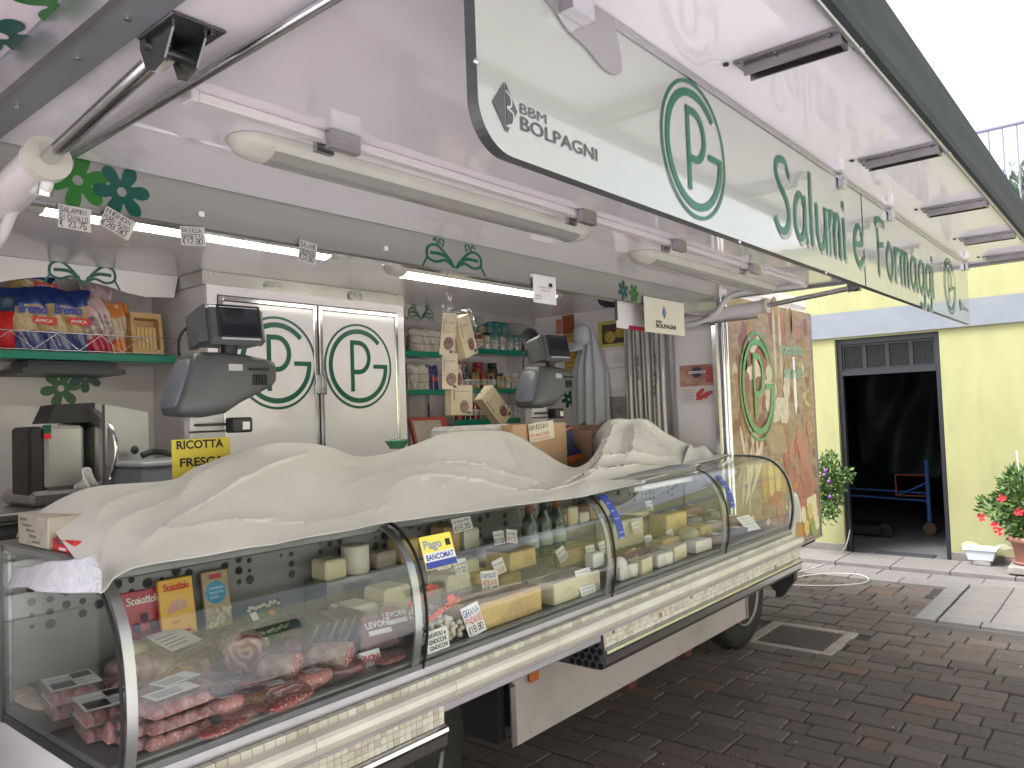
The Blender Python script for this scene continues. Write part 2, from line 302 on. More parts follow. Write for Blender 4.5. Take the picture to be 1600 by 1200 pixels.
def pg_logo(mb, M, R, mi=0, z=.0015):
    mb.ribbon(arc(0, 0, R, R, 0, 360, 64)[:-1], R*.055, M, mi, z, closed=True)
    mb.ribbon(arc(0, 0, R*.84, R*.84, 42, 360, 56)+[(R*.84, 0)], R*.115, M, mi, z, round_=False)
    mb.ribbon([(R*.895, -.003*R), (R*.44, -.003*R)], R*.10, M, mi, z+.0004, round_=False)
    mb.ribbon([(-R*.2, R*.62), (-R*.2, -R*.62)], R*.11, M, mi, z, round_=False)
    mb.ribbon([(-R*.25, R*.565), (R*.0, R*.565)]+arc(0, R*.21, R*.31, R*.355, 90, -90, 20)[1:]+[(-R*.25, -R*.145)], R*.11, M, mi, z+.0004, round_=False)
def flower(mb, M, R, n=6, mi=0, z=.0012, ph=0.):
    mb.add([(R*r*math.cos(2*PI*i/32), R*r*math.sin(2*PI*i/32), z) for i in range(32) for r in (.17, .45)], [(2*i, 2*i+1, (2*i+3) % 64, (2*i+2) % 64) for i in range(32)], mi, False, M)
    for k in range(n):
        a = ph+2*PI*k/n; E = [(.60+.41*math.cos(t)-.0, (.245+.06*math.cos(t))*math.sin(t)) for t in [2*PI*i/22 for i in range(22)]]
        mb.add([(R*(x*math.cos(a)-y*math.sin(a)), R*(x*math.sin(a)+y*math.cos(a)), z+.00008*(k+1)) for x, y in E], [tuple(range(22))], mi, False, M)
def leafpair(mb, M, s, mi=0, z=.0012):
    for k in (-1, 1):
        T = lambda P: [(k*p[0]*s, p[1]*s) for p in smooth2(P, 6)]
        mb.ribbon(T([(.04, -.3), (.3, .05), (.65, .32), (.95, .22), (.98, -.1), (.7, -.22), (.35, -.12), (.04, -.3)]), .085*s, M, mi, z)
        mb.ribbon(T([(.15, -.12), (.45, .05), (.85, .05)]), .11*s, M, mi, z); mb.ribbon(T([(.98, -.1), (1.15, -.4)]), .06*s, M, mi, z)
        mb.ribbon(T([(.45, .3), (.4, .5), (.55, .52), (.52, .38)]), .05*s, M, mi, z); mb.ribbon(T([(.6, .35), (.68, .55), (.76, .45)]), .05*s, M, mi, z)
def swirl(mb, M, s, mi=0, z=.0012, full=True):
    for q in range(4):
        r = .16+.12*q; mb.ribbon([(p[0]*s, p[1]*s) for p in arc(-.2+.05*q, -.15, r, r*.9, 10, 175 if not full else 330, 20)], .035*s, M, mi, z)
    for k in (-1, 1):
        if k < 0 and not full: continue
        mb.ribbon([(p[0]*s, p[1]*s*k) for p in smooth2([(.3, .1), (.6, .35), (.9, .3), (.95, .05), (.75, .02), (.75, .18)], 6)], .04*s, M, mi, z)
# ================================================================== SETTING
YEL = mat('yellow_render', (.305, .305, .15), (.25, .252, .12), 5, .9, bump=.35, bsc=18, detail=12, contrast=(.40, .80), stretch=(1, 1, .28))
BAND = mat('blue_grey_band', (.185, .205, .235), (.16, .178, .205), 3, .85, bump=.1, bsc=30)
STONE = mat('stone_tile', (.20, .18, .165), (.15, .135, .125), 8, .6, bump=.15)
LTILE = [mat('pale_paver_a', (.185, .172, .169), (.155, .146, .143), 9, .8, bump=.15), mat('pale_paver_b', (.168, .158, .155), (.145, .137, .133), 9, .8, bump=.15), mat('grey_border', (.17, .167, .17), (.14, .138, .14), 9, .75, bump=.15)]
BRICKM = [mat('brick_grey', (0.088, 0.072, 0.065), (0.070, 0.057, 0.050), 16, .78, bump=.5, bsc=70, detail=9, contrast=(.3, .75)), mat('brick_brown', (0.103, 0.075, 0.064), (0.079, 0.060, 0.050), 16, .78, bump=.5, bsc=70, detail=9, contrast=(.3, .75)), mat('brick_red', (0.135, 0.080, 0.062), (0.103, 0.066, 0.053), 16, .78, bump=.5, bsc=70, detail=9, contrast=(.3, .75)), mat('brick_pale', (0.112, 0.093, 0.082), (0.087, 0.072, 0.065), 16, .78, bump=.5, bsc=70, detail=9, contrast=(.3, .75)), mat('brick_dark', (0.077, 0.065, 0.058), (0.061, 0.050, 0.046), 16, .74, bump=.5, bsc=70, detail=9, contrast=(.3, .75))]
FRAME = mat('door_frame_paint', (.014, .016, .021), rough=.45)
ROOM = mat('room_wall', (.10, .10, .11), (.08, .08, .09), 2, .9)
TERRA = mat('terracotta', (.36, .17, .135), (.31, .15, .12), 6, .8)
LEAF = [mat('leaf_dark', (.035, .085, .02), rough=.45), mat('leaf_mid', (.065, .14, .03), rough=.45), mat('leaf_light', (.115, .19, .05), rough=.45)]
g = MB(); g.add([(-300, -300, -.045), (300, -300, -.045), (300, 300, -.045), (-300, 300, -.045)], [(0, 1, 2, 3)])
build(g, 'ground', mat('yard_ground', (.64, .62, .65), (.59, .57, .60), .8, .9, detail=8), kind='structure')
# --- brick paving
pv = MB(); pv.box(-3.0, 7.40, -.35, 2.95, -.04, -.012)
paving = build(pv, 'paving', mat('joint_sand', (.045, .038, .033), (.03, .026, .023), 30, .95), kind='structure')
PITCH_X, LB = .142, .236
def brick_mesh(L, mi):
    k = MB(); k.rbox(-.0665, .0665, -L/2+.004, L/2-.004, -.035, 0, .006); me = bpy.data.meshes.new('brick'); me.from_pydata(k.v, [], k.f); me.materials.append(BRICKM[mi]); return me
BM = {(L, mi): brick_mesh(L, mi) for L in (LB, LB/2) for mi in range(5)}
rb = random.Random(3); cand = []
for i in range(-22, 37):
    x = 2.1+i*PITCH_X+.071
    if x > 7.33: continue
    y = -.2-rb.choice([0, .5, .25, .75])*LB
    while y < 2.85:
        L = LB if rb.random() < .86 else LB/2; yc = y+L/2; y += L
        if x > 6.02 and yc < 1.42: continue
        if 5.02 < x < 5.70 and 1.62 < yc < 2.30: continue
        mi = rb.choices(range(5), (4.5, 4, .7, 2.6, 3.2))[0]
        if x > 4.9 and rb.random() < .35: mi = 3
        q = proj((x, yc, 0)); vis = q and -30 < q[0] < 1630 and q[1] < 1230 and not (yc > 2.05 and x < 4.9) and q[0] > 640
        cand.append((1/q[2] if vis else 0, x, yc, L, mi, rb.uniform(-.006, .004), rb.uniform(-.018, .018)))
cand.sort(reverse=True); rest = MB()
for k, (s_, x, yc, L, mi, dz, a) in enumerate(cand):
    if k < 300 and s_ > 0:
        o = bpy.data.objects.new('brick', BM[L, mi]); COL.objects.link(o); o.parent = paving; o.location = Vector((x, yc, dz))-ORG[paving.name]; o.rotation_euler.z = a
    else: rest.rbox(-.0665, .0665, -L/2+.004, L/2-.004, -.035, 0, .006, mi, Matrix.Translation((x, yc, dz)) @ Matrix.Rotation(a, 4, 'Z'))
build(rest, 'brick_field', BRICKM, paving, kind='stuff')
# --- pale slabs before the doorway and the tiled walkway at the right
wk = MB(); wk.box(7.40, 8.49, -3, 6, -.04, -.012); wk.box(6.06, 7.40, -3, 1.40, -.04, .028)
walk = build(wk, 'walkway', mat('mortar', (.16, .15, .14), rough=.95), kind='structure')
k = 0
def tile(x0, x1, y0, y1, z, mi, h=.03):
    t = MB(); t.rbox(x0+.003, x1-.003, y0+.003, y1-.003, z-h, z+rb.uniform(-.002, .002), .004); build(t, 'tile', LTILE[mi], walk)
for j in range(9): tile(7.41, 7.66, .98+j*.42-.42, .98+j*.42, .008, rb.choice((0, 1))); tile(7.66, 7.90, .8+j*.42-.42, .8+j*.42, .008, rb.choice((0, 1)))
for j in range(8): tile(7.90, 8.47, 1.0+j*.5-.5, 1.0+j*.5, .045, rb.choice((0, 1)), .06)
for i in range(4):
    for j in range(6): tile(6.20+i*.30, 6.50+i*.30, 1.25-(j+1)*.30, 1.25-j*.30, .052, rb.choice((0, 0, 1)), .06)
for i in range(9): tile(6.07+.15*i, 6.07+.15*(i+1), 1.26, 1.40, .055, 2, .065)
for j in range(7): tile(6.07, 6.20, 1.25-(j+1)*.26, 1.25-j*.26, .055, 2, .065)
b = MB(); rg = random.Random(77)
for i in range(420):
    x = rg.uniform(2.9, 7.3); y = rg.uniform(.4, 2.0); s = rg.choice((.003, .004, .005, .008)); a = rg.random()*3
    if x > 6 and y < 1.45: continue
    b.add([(x+s*math.cos(a), y+s*math.sin(a), .003), (x+s*math.cos(a+2.1), y+s*math.sin(a+2.1), .003), (x+s*math.cos(a+4.2), y+s*.8*math.sin(a+4.2), .004+s*.4)], [(0, 1, 2)], rg.choice((0, 0, 0, 1)))
build(b, 'paving_grit', [mat('grit_dark', (.05, .045, .035), rough=.9), mat('grit_pale', (.36, .34, .3), rough=.9)], None, 'small specks of grit and dry leaf bits scattered over the paving', 'grit', kind='stuff')
# --- manhole cover
mh = thing('manhole_cover', (5.36, 1.96, 0), 'rusty brown studded manhole cover in a concrete frame beside the truck', 'manhole')
f_ = MB()
for (a, b, c, d) in ((5.06, 5.66, 1.66, 1.735), (5.06, 5.66, 2.185, 2.26), (5.06, 5.125, 1.735, 2.185), (5.595, 5.66, 1.735, 2.185)): f_.rbox(a, b, c, d, -.04, .004, .006)
build(f_, 'frame', mat('old_concrete', (.30, .27, .24), (.22, .2, .18), 14, .9, bump=.3), mh)
p_ = MB(); p_.rbox(5.13, 5.59, 1.74, 2.18, -.03, .0, .004)
for i in range(13):
    for j in range(13): p_.lathe([(.011, 0), (.008, .005)], 6, 0, Matrix.Translation((5.155+i*.034, 1.765+j*.0325, 0)), False)
build(p_, 'cover_plate', mat('rusty_iron', (.085, .066, .064), (.055, .045, .045), 20, .65, .3, bump=.2), mh)
# --- yellow house with the doorway
FX = 8.5
hs_ = thing('yellow_house', (FX+.2, 1.6, 0), 'yellow rendered building with an open dark doorway behind the truck', 'building')
b = MB(); D0, D1, DT = 1.59, 2.58, 2.27
b.box(FX, FX+.25, D1, 7.5, -.05, 3.3); b.box(FX, FX+.25, -5, D0, -.05, 3.3); b.box(FX, FX+.25, D0, D1, DT, 3.3)
build(b, 'wall', YEL, hs_)
b = MB(); b.box(FX-.035, FX-.001, -5, 7.5, 2.29, 2.552); build(b, 'cornice_band', BAND, hs_)
b = MB(); b.box(FX-.05, FX+.3, -5, 7.5, 3.302, 3.36); build(b, 'terrace_coping', mat('coping', (.45, .44, .42), rough=.8), hs_)
for y0, y1 in [(D0-.0-.42*(i+1), D0-.42*i) for i in range(5)]+[(D1+.42*i, D1+.42*(i+1)) for i in range(6)]:
    b = MB(); b.rbox(FX-.018, FX-.001, y0+.002, y1-.002, -.03, .118, .003); build(b, 'plinth_tile', STONE, hs_)
# damp stain patch on the render: flaked plaster, thin slab with its own outline
b = MB(); rs = random.Random(5)
top = [(1.50-.045*i, .205+.02*math.sin(i*1.1)+rs.uniform(-.012, .014)) for i in range(13)]; bot = [(1.50-.045*i, .165+.015*math.sin(i*.8+1)+rs.uniform(-.012, .012)) for i in range(13)]
b.prism([(-p[0], p[1]) for p in top]+[(-p[0], p[1]) for p in bot[::-1]], .0015, 0, fr((FX-.0005, 0, 0), (0, -1, 0), (0, 0, 1)))
build(b, 'flaked_plaster', mat('bare_plaster', (.42, .42, .42), (.55, .5, .25), 14, .9, contrast=(.3, .7)), hs_)
df = thing('door_frame', (FX+.1, 2.08, 0), 'dark grey steel door frame with mesh transom in the yellow building', 'door frame')
b = MB()
for y0, y1 in ((D0+.002, D0+.05), (D1-.05, D1-.002)): b.box(FX+.05, FX+.12, y0, y1, 0, DT-.002)
b.box(FX+.05, FX+.12, D0+.05, D1-.05, DT-.055, DT-.002); b.box(FX+.045, FX+.125, D0+.05, D1-.05, 1.885, 1.935); build(b, 'frame', FRAME, df)
gw = (D1-D0-.10)/4
for q in range(4):
    y0 = D0+.05+q*gw; b = MB()
    b.box(FX+.07, FX+.10, y0, y0+.02, 1.935, DT-.055); b.box(FX+.07, FX+.10, y0+gw-.02, y0+gw, 1.935, DT-.055); b.box(FX+.07, FX+.10, y0+.02, y0+gw-.02, 1.935, 1.96); b.box(FX+.07, FX+.10, y0+.02, y0+gw-.02, DT-.08, DT-.055)
    for i in range(17): yy = y0+.02+(gw-.04)*i/16; b.box(FX+.082, FX+.086, yy-.0025, yy+.0025, 1.96, DT-.08)
    for i in range(19): zz = 1.96+(DT-.08-1.96)*i/18; b.box(FX+.0865, FX+.0905, y0+.02, y0+gw-.02, zz-.0025, zz+.0025)
    build(b, 'mesh_panel', mat('mesh_wire', (.009, .010, .013), rough=.5), df)
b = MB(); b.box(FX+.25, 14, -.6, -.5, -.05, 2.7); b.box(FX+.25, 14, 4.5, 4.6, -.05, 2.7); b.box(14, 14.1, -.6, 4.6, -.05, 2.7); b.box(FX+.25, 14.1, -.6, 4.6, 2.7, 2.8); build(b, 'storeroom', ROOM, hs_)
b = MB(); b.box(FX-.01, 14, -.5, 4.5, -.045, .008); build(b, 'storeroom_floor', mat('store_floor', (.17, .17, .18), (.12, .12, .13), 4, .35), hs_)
b = MB(); b.rbox(FX+.02, FX+.32, 1.78, 2.34, .009, .02, .004); build(b, 'doormat', mat('mat_rubber', (.035, .037, .042), rough=.8, bump=.4, bsc=200), None, 'dark grey doormat lying in the open doorway', 'doormat')
# things in the dark store room
tr = thing('scaffold_trolley', (10.4, 2.1, 0), 'blue tubular trolley on a wooden caster standing in the dark doorway', 'trolley')
BLUEP = mat('blue_paint', (.05, .14, .42), rough=.4); ORP = mat('orange_paint', (.35, .08, .03), rough=.5)
A = px(1447, 718, 'x', 10.2); B = px(1456, 815, 'x', 10.2); Lf = px(1335, 796, 'x', 10.6)
b = MB(); b.cyl((10.2, A.y, .16), (10.2, A.y, A.z), .025); build(b, 'post', BLUEP, tr)
for dz in (0, .09): b = MB(); b.cyl((10.2, A.y, .40+dz), (10.5, Lf.y, .40+dz), .013); build(b, 'rail', BLUEP, tr)
b = MB(); b.cyl((10.2, A.y, .62), (10.2, A.y+.32, .46), .011); build(b, 'brace', BLUEP, tr)
for dz in (0, .25): b = MB(); b.cyl((10.25, A.y+.03, .45+dz), (10.25, A.y+.36, .45+dz), .009); build(b, 'bar', ORP, tr)
b = MB(); b.cyl((10.25, A.y+.36, .45), (10.25, A.y+.36, .7), .009); build(b, 'bar', ORP, tr)
b = MB(); b.cyl((10.17, A.y, .08), (10.23, A.y, .08), .07, n=20); build(b, 'caster', mat('caster_wood', (.16, .09, .05), rough=.7), tr)
tp = MB()
def tarp(u, v): 
    y = 1.2+u*1.9; z = 2.5-v*(1.55+.35*math.sin(u*2.2+.4)); return (10.9+.12*math.sin(u*11+v*3)+.07*math.sin(u*23-v*7)+.1*v, y, z)
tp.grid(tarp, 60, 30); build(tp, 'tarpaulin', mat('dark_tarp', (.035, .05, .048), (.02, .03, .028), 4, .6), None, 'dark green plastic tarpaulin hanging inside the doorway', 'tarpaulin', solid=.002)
b = MB(); b.rbox(9.7, 10.15, 2.52, 3.0, .02, .14, .03); b.cyl((9.75, 2.5, .09), (9.85, 2.5, .09), .085, n=18); build(b, 'low_cart', [mat('cart_black', (.015, .015, .016), rough=.5)], None, 'black low cart on the storeroom floor left in the doorway', 'cart')
# --- terrace railing above
rl = thing('terrace_railing', (FX+.1, .5, 3.36), 'thin grey metal railing on the terrace against the white sky', 'railing')
RP = mat('railing_paint', (.20, .19, .27), rough=.5)
b = MB(); b.cyl((FX+.1, -2.5, 4.17), (FX+.1, 1.6, 4.17), .022); build(b, 'handrail', RP, rl)
for i in range(36): b = MB(); b.cyl((FX+.1, -2.45+i*.114, 3.36), (FX+.1, -2.45+i*.114, 4.15), .0085, n=6); build(b, 'baluster', RP, rl)
# --- plants
def leaves(mb, c, rad, n, ln, wd, rnd, core=0., up=.2):
    c = Vector(c)
    for i in range(n):
        d = Vector((rnd.gauss(0, 1), rnd.gauss(0, 1), rnd.gauss(0, 1))).normalized(); r = rnd.uniform(core, 1)**.5
        p = c+Vector((d.x*rad[0]*r, d.y*rad[1]*r, d.z*rad[2]*r)); a = (d+Vector((rnd.uniform(-.6, .6), rnd.uniform(-.6, .6), up+rnd.uniform(-.5, .5)))).normalized()
        s = a.cross(Vector((rnd.uniform(-1, 1), rnd.uniform(-1, 1), rnd.uniform(-1, 1)))).normalized(); nn = a.cross(s); l = ln*rnd.uniform(.7, 1.25); q = wd*rnd.uniform(.7, 1.2)
        mb.add([p, p+a*l*.5+s*q+nn*q*.3, p+a*l, p+a*l*.5-s*q+nn*q*.3], [(0, 1, 2), (0, 2, 3)], rnd.randrange(3), False)
rp = random.Random(11)
pc = px(1598, 905, 'z', .05); PX, PY = 8.12, px(1612, 880, 'x', 8.12).y
sb = MB(); sb.rbox(PX-.17, PX+.17, PY-.17, PY+.16, .055, .125, .01); build(sb, 'stone_block', mat('grey_stone', (.30, .29, .27), (.22, .21, .2), 10, .9, bump=.3), None, 'grey stone block under the terracotta flower pot', 'stone')
fp = thing('flower_pot', (PX, PY, .125), 'terracotta pot with a leafy green plant and red flowers beside the yellow wall', 'potted plant')
b = MB(); b.lathe([(.10, .126), (.11, .15), (.145, .32), (.165, .325), (.168, .37), (.15, .372), (.14, .33)], 28, 0, Matrix.Translation((PX, PY, 0))); b.lathe([(.13, .1255), (.15, .16), (.145, .16), (.12, .135)], 28, 0, Matrix.Translation((PX, PY, 0))); build(b, 'pot', TERRA, fp)
b = MB(); 
for q in range(7): a = q*.9; b.tube([(PX, PY, .33), (PX+.06*math.cos(a), PY+.06*math.sin(a), .5), (PX+.16*math.cos(a), PY+.16*math.sin(a), .75)], [.008, .006, .003], 6)
build(b, 'stem', mat('stem', (.10, .08, .04), rough=.8), fp)
b = MB(); leaves(b, (PX, PY, .66), (.21, .25, .27), 900, .075, .016, rp); leaves(b, (PX-.05, PY+.22, .60), (.10, .17, .10), 170, .07, .015, rp); leaves(b, (PX, PY+.05, .85), (.13, .15, .13), 200, .07, .014, rp); leaves(b, (PX, PY, .42), (.16, .17, .1), 160, .07, .015, rp, up=-.3); build(b, 'crown', LEAF, fp)
REDF = mat('red_petal', (.55, .008, .03), rough=.5)
for (fx, fy) in ((1565, 779), (1534, 809), (1555, 822), (1561, 831), (1592, 800)):
    c = px(fx, fy, 'x', PX-.2); b = MB(); M = fr(c, (0, -1, .2), (.3, 0, 1))
    for k in range(5): a = k*2*PI/5+rp.random(); b.add([(0, 0, 0), (.028*math.cos(a-.5), .028*math.sin(a-.5), .012), (.042*math.cos(a), .042*math.sin(a), .008), (.028*math.cos(a+.5), .028*math.sin(a+.5), .012)], [(0, 1, 2), (0, 2, 3)], 0, False, M)
    build(b, 'flower', REDF, fp)
b = MB(); b.cyl((PX, PY+.02, .35), (PX, PY+.06, 1.12), .006, n=6); build(b, 'stake', PAPER, fp)
bc = px(1299, 755, 'x', 8.25)
bs = thing('flowering_shrub', (8.25, bc.y, 0), 'loose green shrub with purple flowers between mural and dark doorway', 'shrub')
b = MB(); leaves(b, (8.2, bc.y, bc.z), (.12, .12, .34), 900, .055, .015, rp); leaves(b, (8.1, px(1322, 742, 'x', 8.1).y, px(1322, 742, 'x', 8.1).z), (.05, .07, .07), 70, .05, .012, rp); leaves(b, (8.2, bc.y+.08, bc.z-.3), (.12, .16, .14), 160, .05, .013, rp); build(b, 'crown', LEAF, bs)
b = MB(); 
for q in range(4): b.tube([(8.30, bc.y+.45, 0), (8.28, bc.y+.30, .45), (8.26, bc.y+.05*q, bc.z-.3), (8.2, bc.y-.1+.07*q, bc.z+.15)], [.011, .009, .007, .004], 6)
build(b, 'stem', MATS['stem'], bs)
PURP = mat('purple_petal', (.22, .06, .34), rough=.5)
for (fx, fy) in ((1288, 742), (1295, 752), (1297, 776), (1290, 735)):
    c = px(fx, fy, 'x', 8.05); b = MB(); b.ell(c, (.016, .02, .018), 8, 5, 0); build(b, 'flower', PURP, bs)
tsh = thing('terrace_conifer', (8.9, .1, 3.36), 'feathery blue green bush growing behind the terrace railing', 'bush')
c = px(1602, 300, 'x', 9.3); b = MB(); leaves(b, (9.3, c.y-.2, c.z-.1), (.35, .45, .36), 900, .11, .012, rp, up=1.2); leaves(b, (9.3, c.y+.05, c.z+.0), (.15, .18, .3), 260, .1, .01, rp, up=1.4); build(b, 'crown', [mat('conifer_a', (.06, .11, .06), rough=.6), mat('conifer_b', (.10, .15, .10), rough=.6), mat('conifer_c', (.14, .19, .12), rough=.6)], tsh)
b = MB(); b.cyl((9.3, c.y-.2, 3.3), (9.3, c.y-.2, c.z), .03, .015, 8); build(b, 'trunk', MATS['stem'], tsh)
# --- white tub on its block, cable
ty = px(1535, 890, 'x', 8.36).y
b = MB(); b.rbox(8.29, 8.43, ty-.08, ty+.06, .046, .09, .006); build(b, 'concrete_block', MATS['grey_stone'], None, 'small concrete block under the translucent white tub', 'block')
b = MB(); Z0, Z1 = .092, .205
def tubring(z, a, c): return [(8.36-a, ty-c, z), (8.36+a, ty-c, z), (8.36+a, ty+c, z), (8.36-a, ty+c, z)]
vs = tubring(Z0, .07, .10)+tubring(Z1-.02, .085, .125)+tubring(Z1-.02, .10, .14)+tubring(Z1, .10, .14)+tubring(Z1, .08, .12)+tubring(Z0+.01, .065, .095)
fs = [(3, 2, 1, 0)]
for k in range(5): fs += [(k*4+i, k*4+(i+1) % 4, k*4+4+(i+1) % 4, k*4+4+i) for i in range(4)]
fs += [(20, 21, 22, 23)]; b.add(vs, fs); build(b, 'plastic_tub', mat('milky_plastic', (.60, .68, .76), rough=.3, coat=.2), None, 'translucent white plastic tub standing by the wall plinth', 'tub', bevel=.004)
def wpts(P, ax='z', v=.012): return [px(x, y, ax, v) for x, y in P]
cp = [px(1328, 828, 'x', 8.42), px(1322, 852, 'x', 8.35)]+wpts([(1310, 868), (1290, 880), (1262, 890), (1235, 893)])+wpts([(1215, 900), (1225, 912), (1270, 915), (1320, 914), (1352, 910), (1356, 903), (1338, 897), (1300, 896), (1262, 899), (1232, 905), (1200, 909)])
b = MB(); b.tube(smooth2([Vector(p) for p in cp], 6), .0052, 8); build(b, 'electric_cable', mat('white_cable', (.52, .51, .49), rough=.45), None, 'white electric cable looping over the paving to the doorway', 'cable')
# --- house across the yard (seen as a reflection in the glass and the fascia)
op = thing('opposite_house', (2, -9, 0), 'pale yellow house wall across the yard, mirrored in the display glass', 'building')
b = MB(); b.box(-14, 16, -9.3, -9, -.05, 5.0); build(b, 'wall', mat('pale_render', (.80, .78, .62), (.76, .74, .58), 1, .9), op)
for i in range(7): b = MB(); b.box(-11+i*3.6, -9.9+i*3.6, -8.999, -8.95, 1.0, 2.3); build(b, 'shutter', mat('shutter_green', (.05, .10, .07), rough=.6), op)
# ================================================================== THE TRUCK
YO = 2.03                                   # plane of the truck's open side
TX0, TX1 = .12, 6.08
tk = thing('market_truck', (3.1, 2.95, 0), 'white market truck body with its serving side open, stocked interior and painted end panel', 'truck')
b = MB(); b.box(TX0, 4.46, 2.062, 3.75, 2.30, 2.318); build(b, 'ceiling', INT_PANEL, tk)
b = MB(); b.rbox(TX0-.02, TX1, YO, 3.92, 2.3195, 2.42, .03); build(b, 'roof', WHITE_PANEL, tk)
b = MB(); b.box(TX0, 4.46, 3.75, 3.90, .5, 2.30); build(b, 'back_wall', INT_PANEL, tk)
b = MB(); b.box(4.46, 4.50, 2.062, 3.75, .5, 2.318); build(b, 'end_wall', INT_PANEL, tk)
b = MB(); b.box(TX0-.05, TX0, YO+.05, 3.9, .5, 2.318); build(b, 'left_wall', INT_PANEL, tk)
b = MB(); b.box(TX0, 4.46, 2.4, 3.75, .5, .56); build(b, 'floor', mat('alu_floor', (.3, .3, .31), rough=.4, metal=.6), tk)
b = MB(); b.box(TX0, 4.46, 2.04, 2.06, 2.158, 2.30); hp = build(b, 'header_panel', mat('header_paint', (.27, .275, .255), (.24, .245, .23), 1, .2, coat=.4), tk)
b = MB(); b.box(TX0, 4.46, 2.034, 2.066, 2.150, 2.1575); build(b, 'header_edge', CHROME, tk)
MF = fr((0, 2.0395, 0))
for X, Z, R, m_, nm, ph, hz in ((.785, 2.226, .074, LGREEN, 'green_flower_print', .3, .001), (3.47, 2.205, .05, LGREEN, 'green_flower_print', 0, .001), (.892, 2.218, .072, DGREEN, 'teal_flower_print', .1, .0016), (3.365, 2.212, .05, DGREEN, 'teal_flower_print', .4, .0016)):
    b = MB(); flower(b, MF @ Matrix.Translation((X, Z, 0)), R, 6, 0, hz, ph); build(b, nm, m_, hp)
b = MB(); leafpair(b, MF @ Matrix.Translation((2.14, 2.21, 0)) @ Matrix.Diagonal((1, .78, 1, 1)), .15); build(b, 'leaf_print', GREEN, hp)
for X in (1.10, 1.78, 2.6): b = MB(); b.rbox(X, X+.016, 2.030, 2.0395, 2.19, 2.206, .002); build(b, 'clip', PAPER, hp)
# end compartment with the painted panel
b = MB(); b.box(4.51, TX1, 2.045, 3.90, .60, 2.318); build(b, 'cab_shell', WHITE_PANEL, tk)
b = MB(); b.box(4.56, TX1, 2.02, 2.043, .60, 2.30); mu = build(b, 'mural_panel', mat('mural_ground', (.17, .10, .07), (.33, .22, .16), 9, .3, stretch=(1, 1, 2.2), detail=12, coat=.4), tk)
b = MB(); b.box(TX1+.001, TX1+.016, 2.015, 2.05, .60, 2.30); b.box(4.545, TX1+.016, 2.012, 2.05, .583, .5995); build(b, 'mural_edge', ALU, tk)
for z in (1.10, .72): b = MB(); b.rbox(TX1+.017, TX1+.085, 2.03, 2.06, z, z+.05, .006); build(b, 'hinge', DARK, tk)
MM = fr((0, 2.0195, 0)); rm = random.Random(21)
def blob(mb, x, z, rx, rz, mi, h, a=0, n=18, j=.06): mb.prism([((1+rm.uniform(-j, j))*rx*math.cos(2*PI*i/n), (1+rm.uniform(-j, j))*rz*math.sin(2*PI*i/n)) for i in range(n)], h, mi, rot(MM @ Matrix.Translation((x, z, 0)), a), 0)
MC = [mat('print_'+n, c, c2, 14, .35, coat=.3) for n, c, c2 in (('garlic', (.66, .62, .53), (.50, .46, .38)), ('ham', (.38, .14, .11), (.26, .08, .07)), ('salami', (.50, .20, .15), (.62, .40, .32)), ('orange', (.50, .20, .04), (.42, .24, .05)), ('yellow', (.70, .52, .16), (.55, .38, .1)), ('cheese', (.72, .66, .45), (.62, .54, .34)), ('basket', (.30, .18, .09), (.20, .11, .05)), ('rope', (.48, .42, .32), (.36, .3, .22)), ('grey', (.50, .52, .50), (.42, .44, .42)), ('green', (.28, .36, .10), (.2, .28, .07)), ('pale', (.66, .56, .44), (.56, .42, .30)), ('wine', (.22, .06, .07), (.15, .04, .05)), ('red', (.40, .07, .04), (.3, .04, .02)), ('white', (.74, .76, .74), (.6, .66, .68)))]
b = MB()
for i in range(9): blob(b, 5.3+i*.085+rm.uniform(-.03, .03), 2.1+rm.random()*.14, .03+rm.random()*.02, .06+rm.random()*.1, (11, 6, 1, 6)[i % 4], .0006, rm.uniform(-.05, .05))
for i in range(2): blob(b, 5.32+i*.11, 2.02, .025, .26, 7, .0007)
b.prism([(4.75, 1.75), (5.05, 1.80), (5.05, 2.1), (4.75, 2.05)], .0005, 10, MM); b.prism([(4.7, 1.4), (4.98, 1.5), (4.98, 1.72), (4.7, 1.66)], .0006, 6, MM)
for i in range(26): blob(b, 5.12+rm.random()*.42, 1.50+rm.random()*.34*(1-abs(rm.random()-.5)), .055, .06, 0, .0008+.00005*i, rm.random()*3)
b.prism([(5.05, 1.48), (5.55, 1.47), (5.46, 1.26), (5.14, 1.26)], .0024, 6, MM)
for i in range(20): b.ribbon([(5.06+.02*i*.9, 1.47-.001*i), (5.12+.017*i, 1.27)], .006, MM, 7, .0026)
b.prism([(5.66, 1.95), (5.70, 1.95), (5.71, 1.60), (5.68, 1.52), (5.655, 1.6)], .001, 13, MM)
for i in range(16): a = rm.uniform(-.9, .5); blob(b, 4.66+rm.random()*.34, 1.05+rm.random()*.32, .018, .15, (7, 10)[i % 2], .0008+.0001*i, a, 10)
for i, (x, mi) in enumerate(((5.02, 3), (5.14, 4), (5.26, 4))): blob(b, x, 1.10, .05, .12, mi, .0022, rm.uniform(-.1, .1))
for i in range(9): blob(b, 4.98+rm.random()*.3, .93+rm.random()*.06, .05, .02, 12, .0025+.0001*i, rm.uniform(-.6, .6))
for i, (x, z, r) in enumerate(((5.28, .90, .09), (5.45, 1.20, .07), (5.55, 1.27, .065), (5.5, 1.05, .075), (5.60, 1.1, .05), (5.72, 1.35, .08), (5.8, 1.22, .11), (5.82, .98, .10), (5.68, .95, .065), (5.73, .82, .08), (5.9, .85, .06), (5.93, 1.42, .06), (5.62, .88, .06))): blob(b, x, z, r*.85, r*1.25, (2, 1, 2)[i % 3], .0024+.0001*i, rm.uniform(-.3, .3))
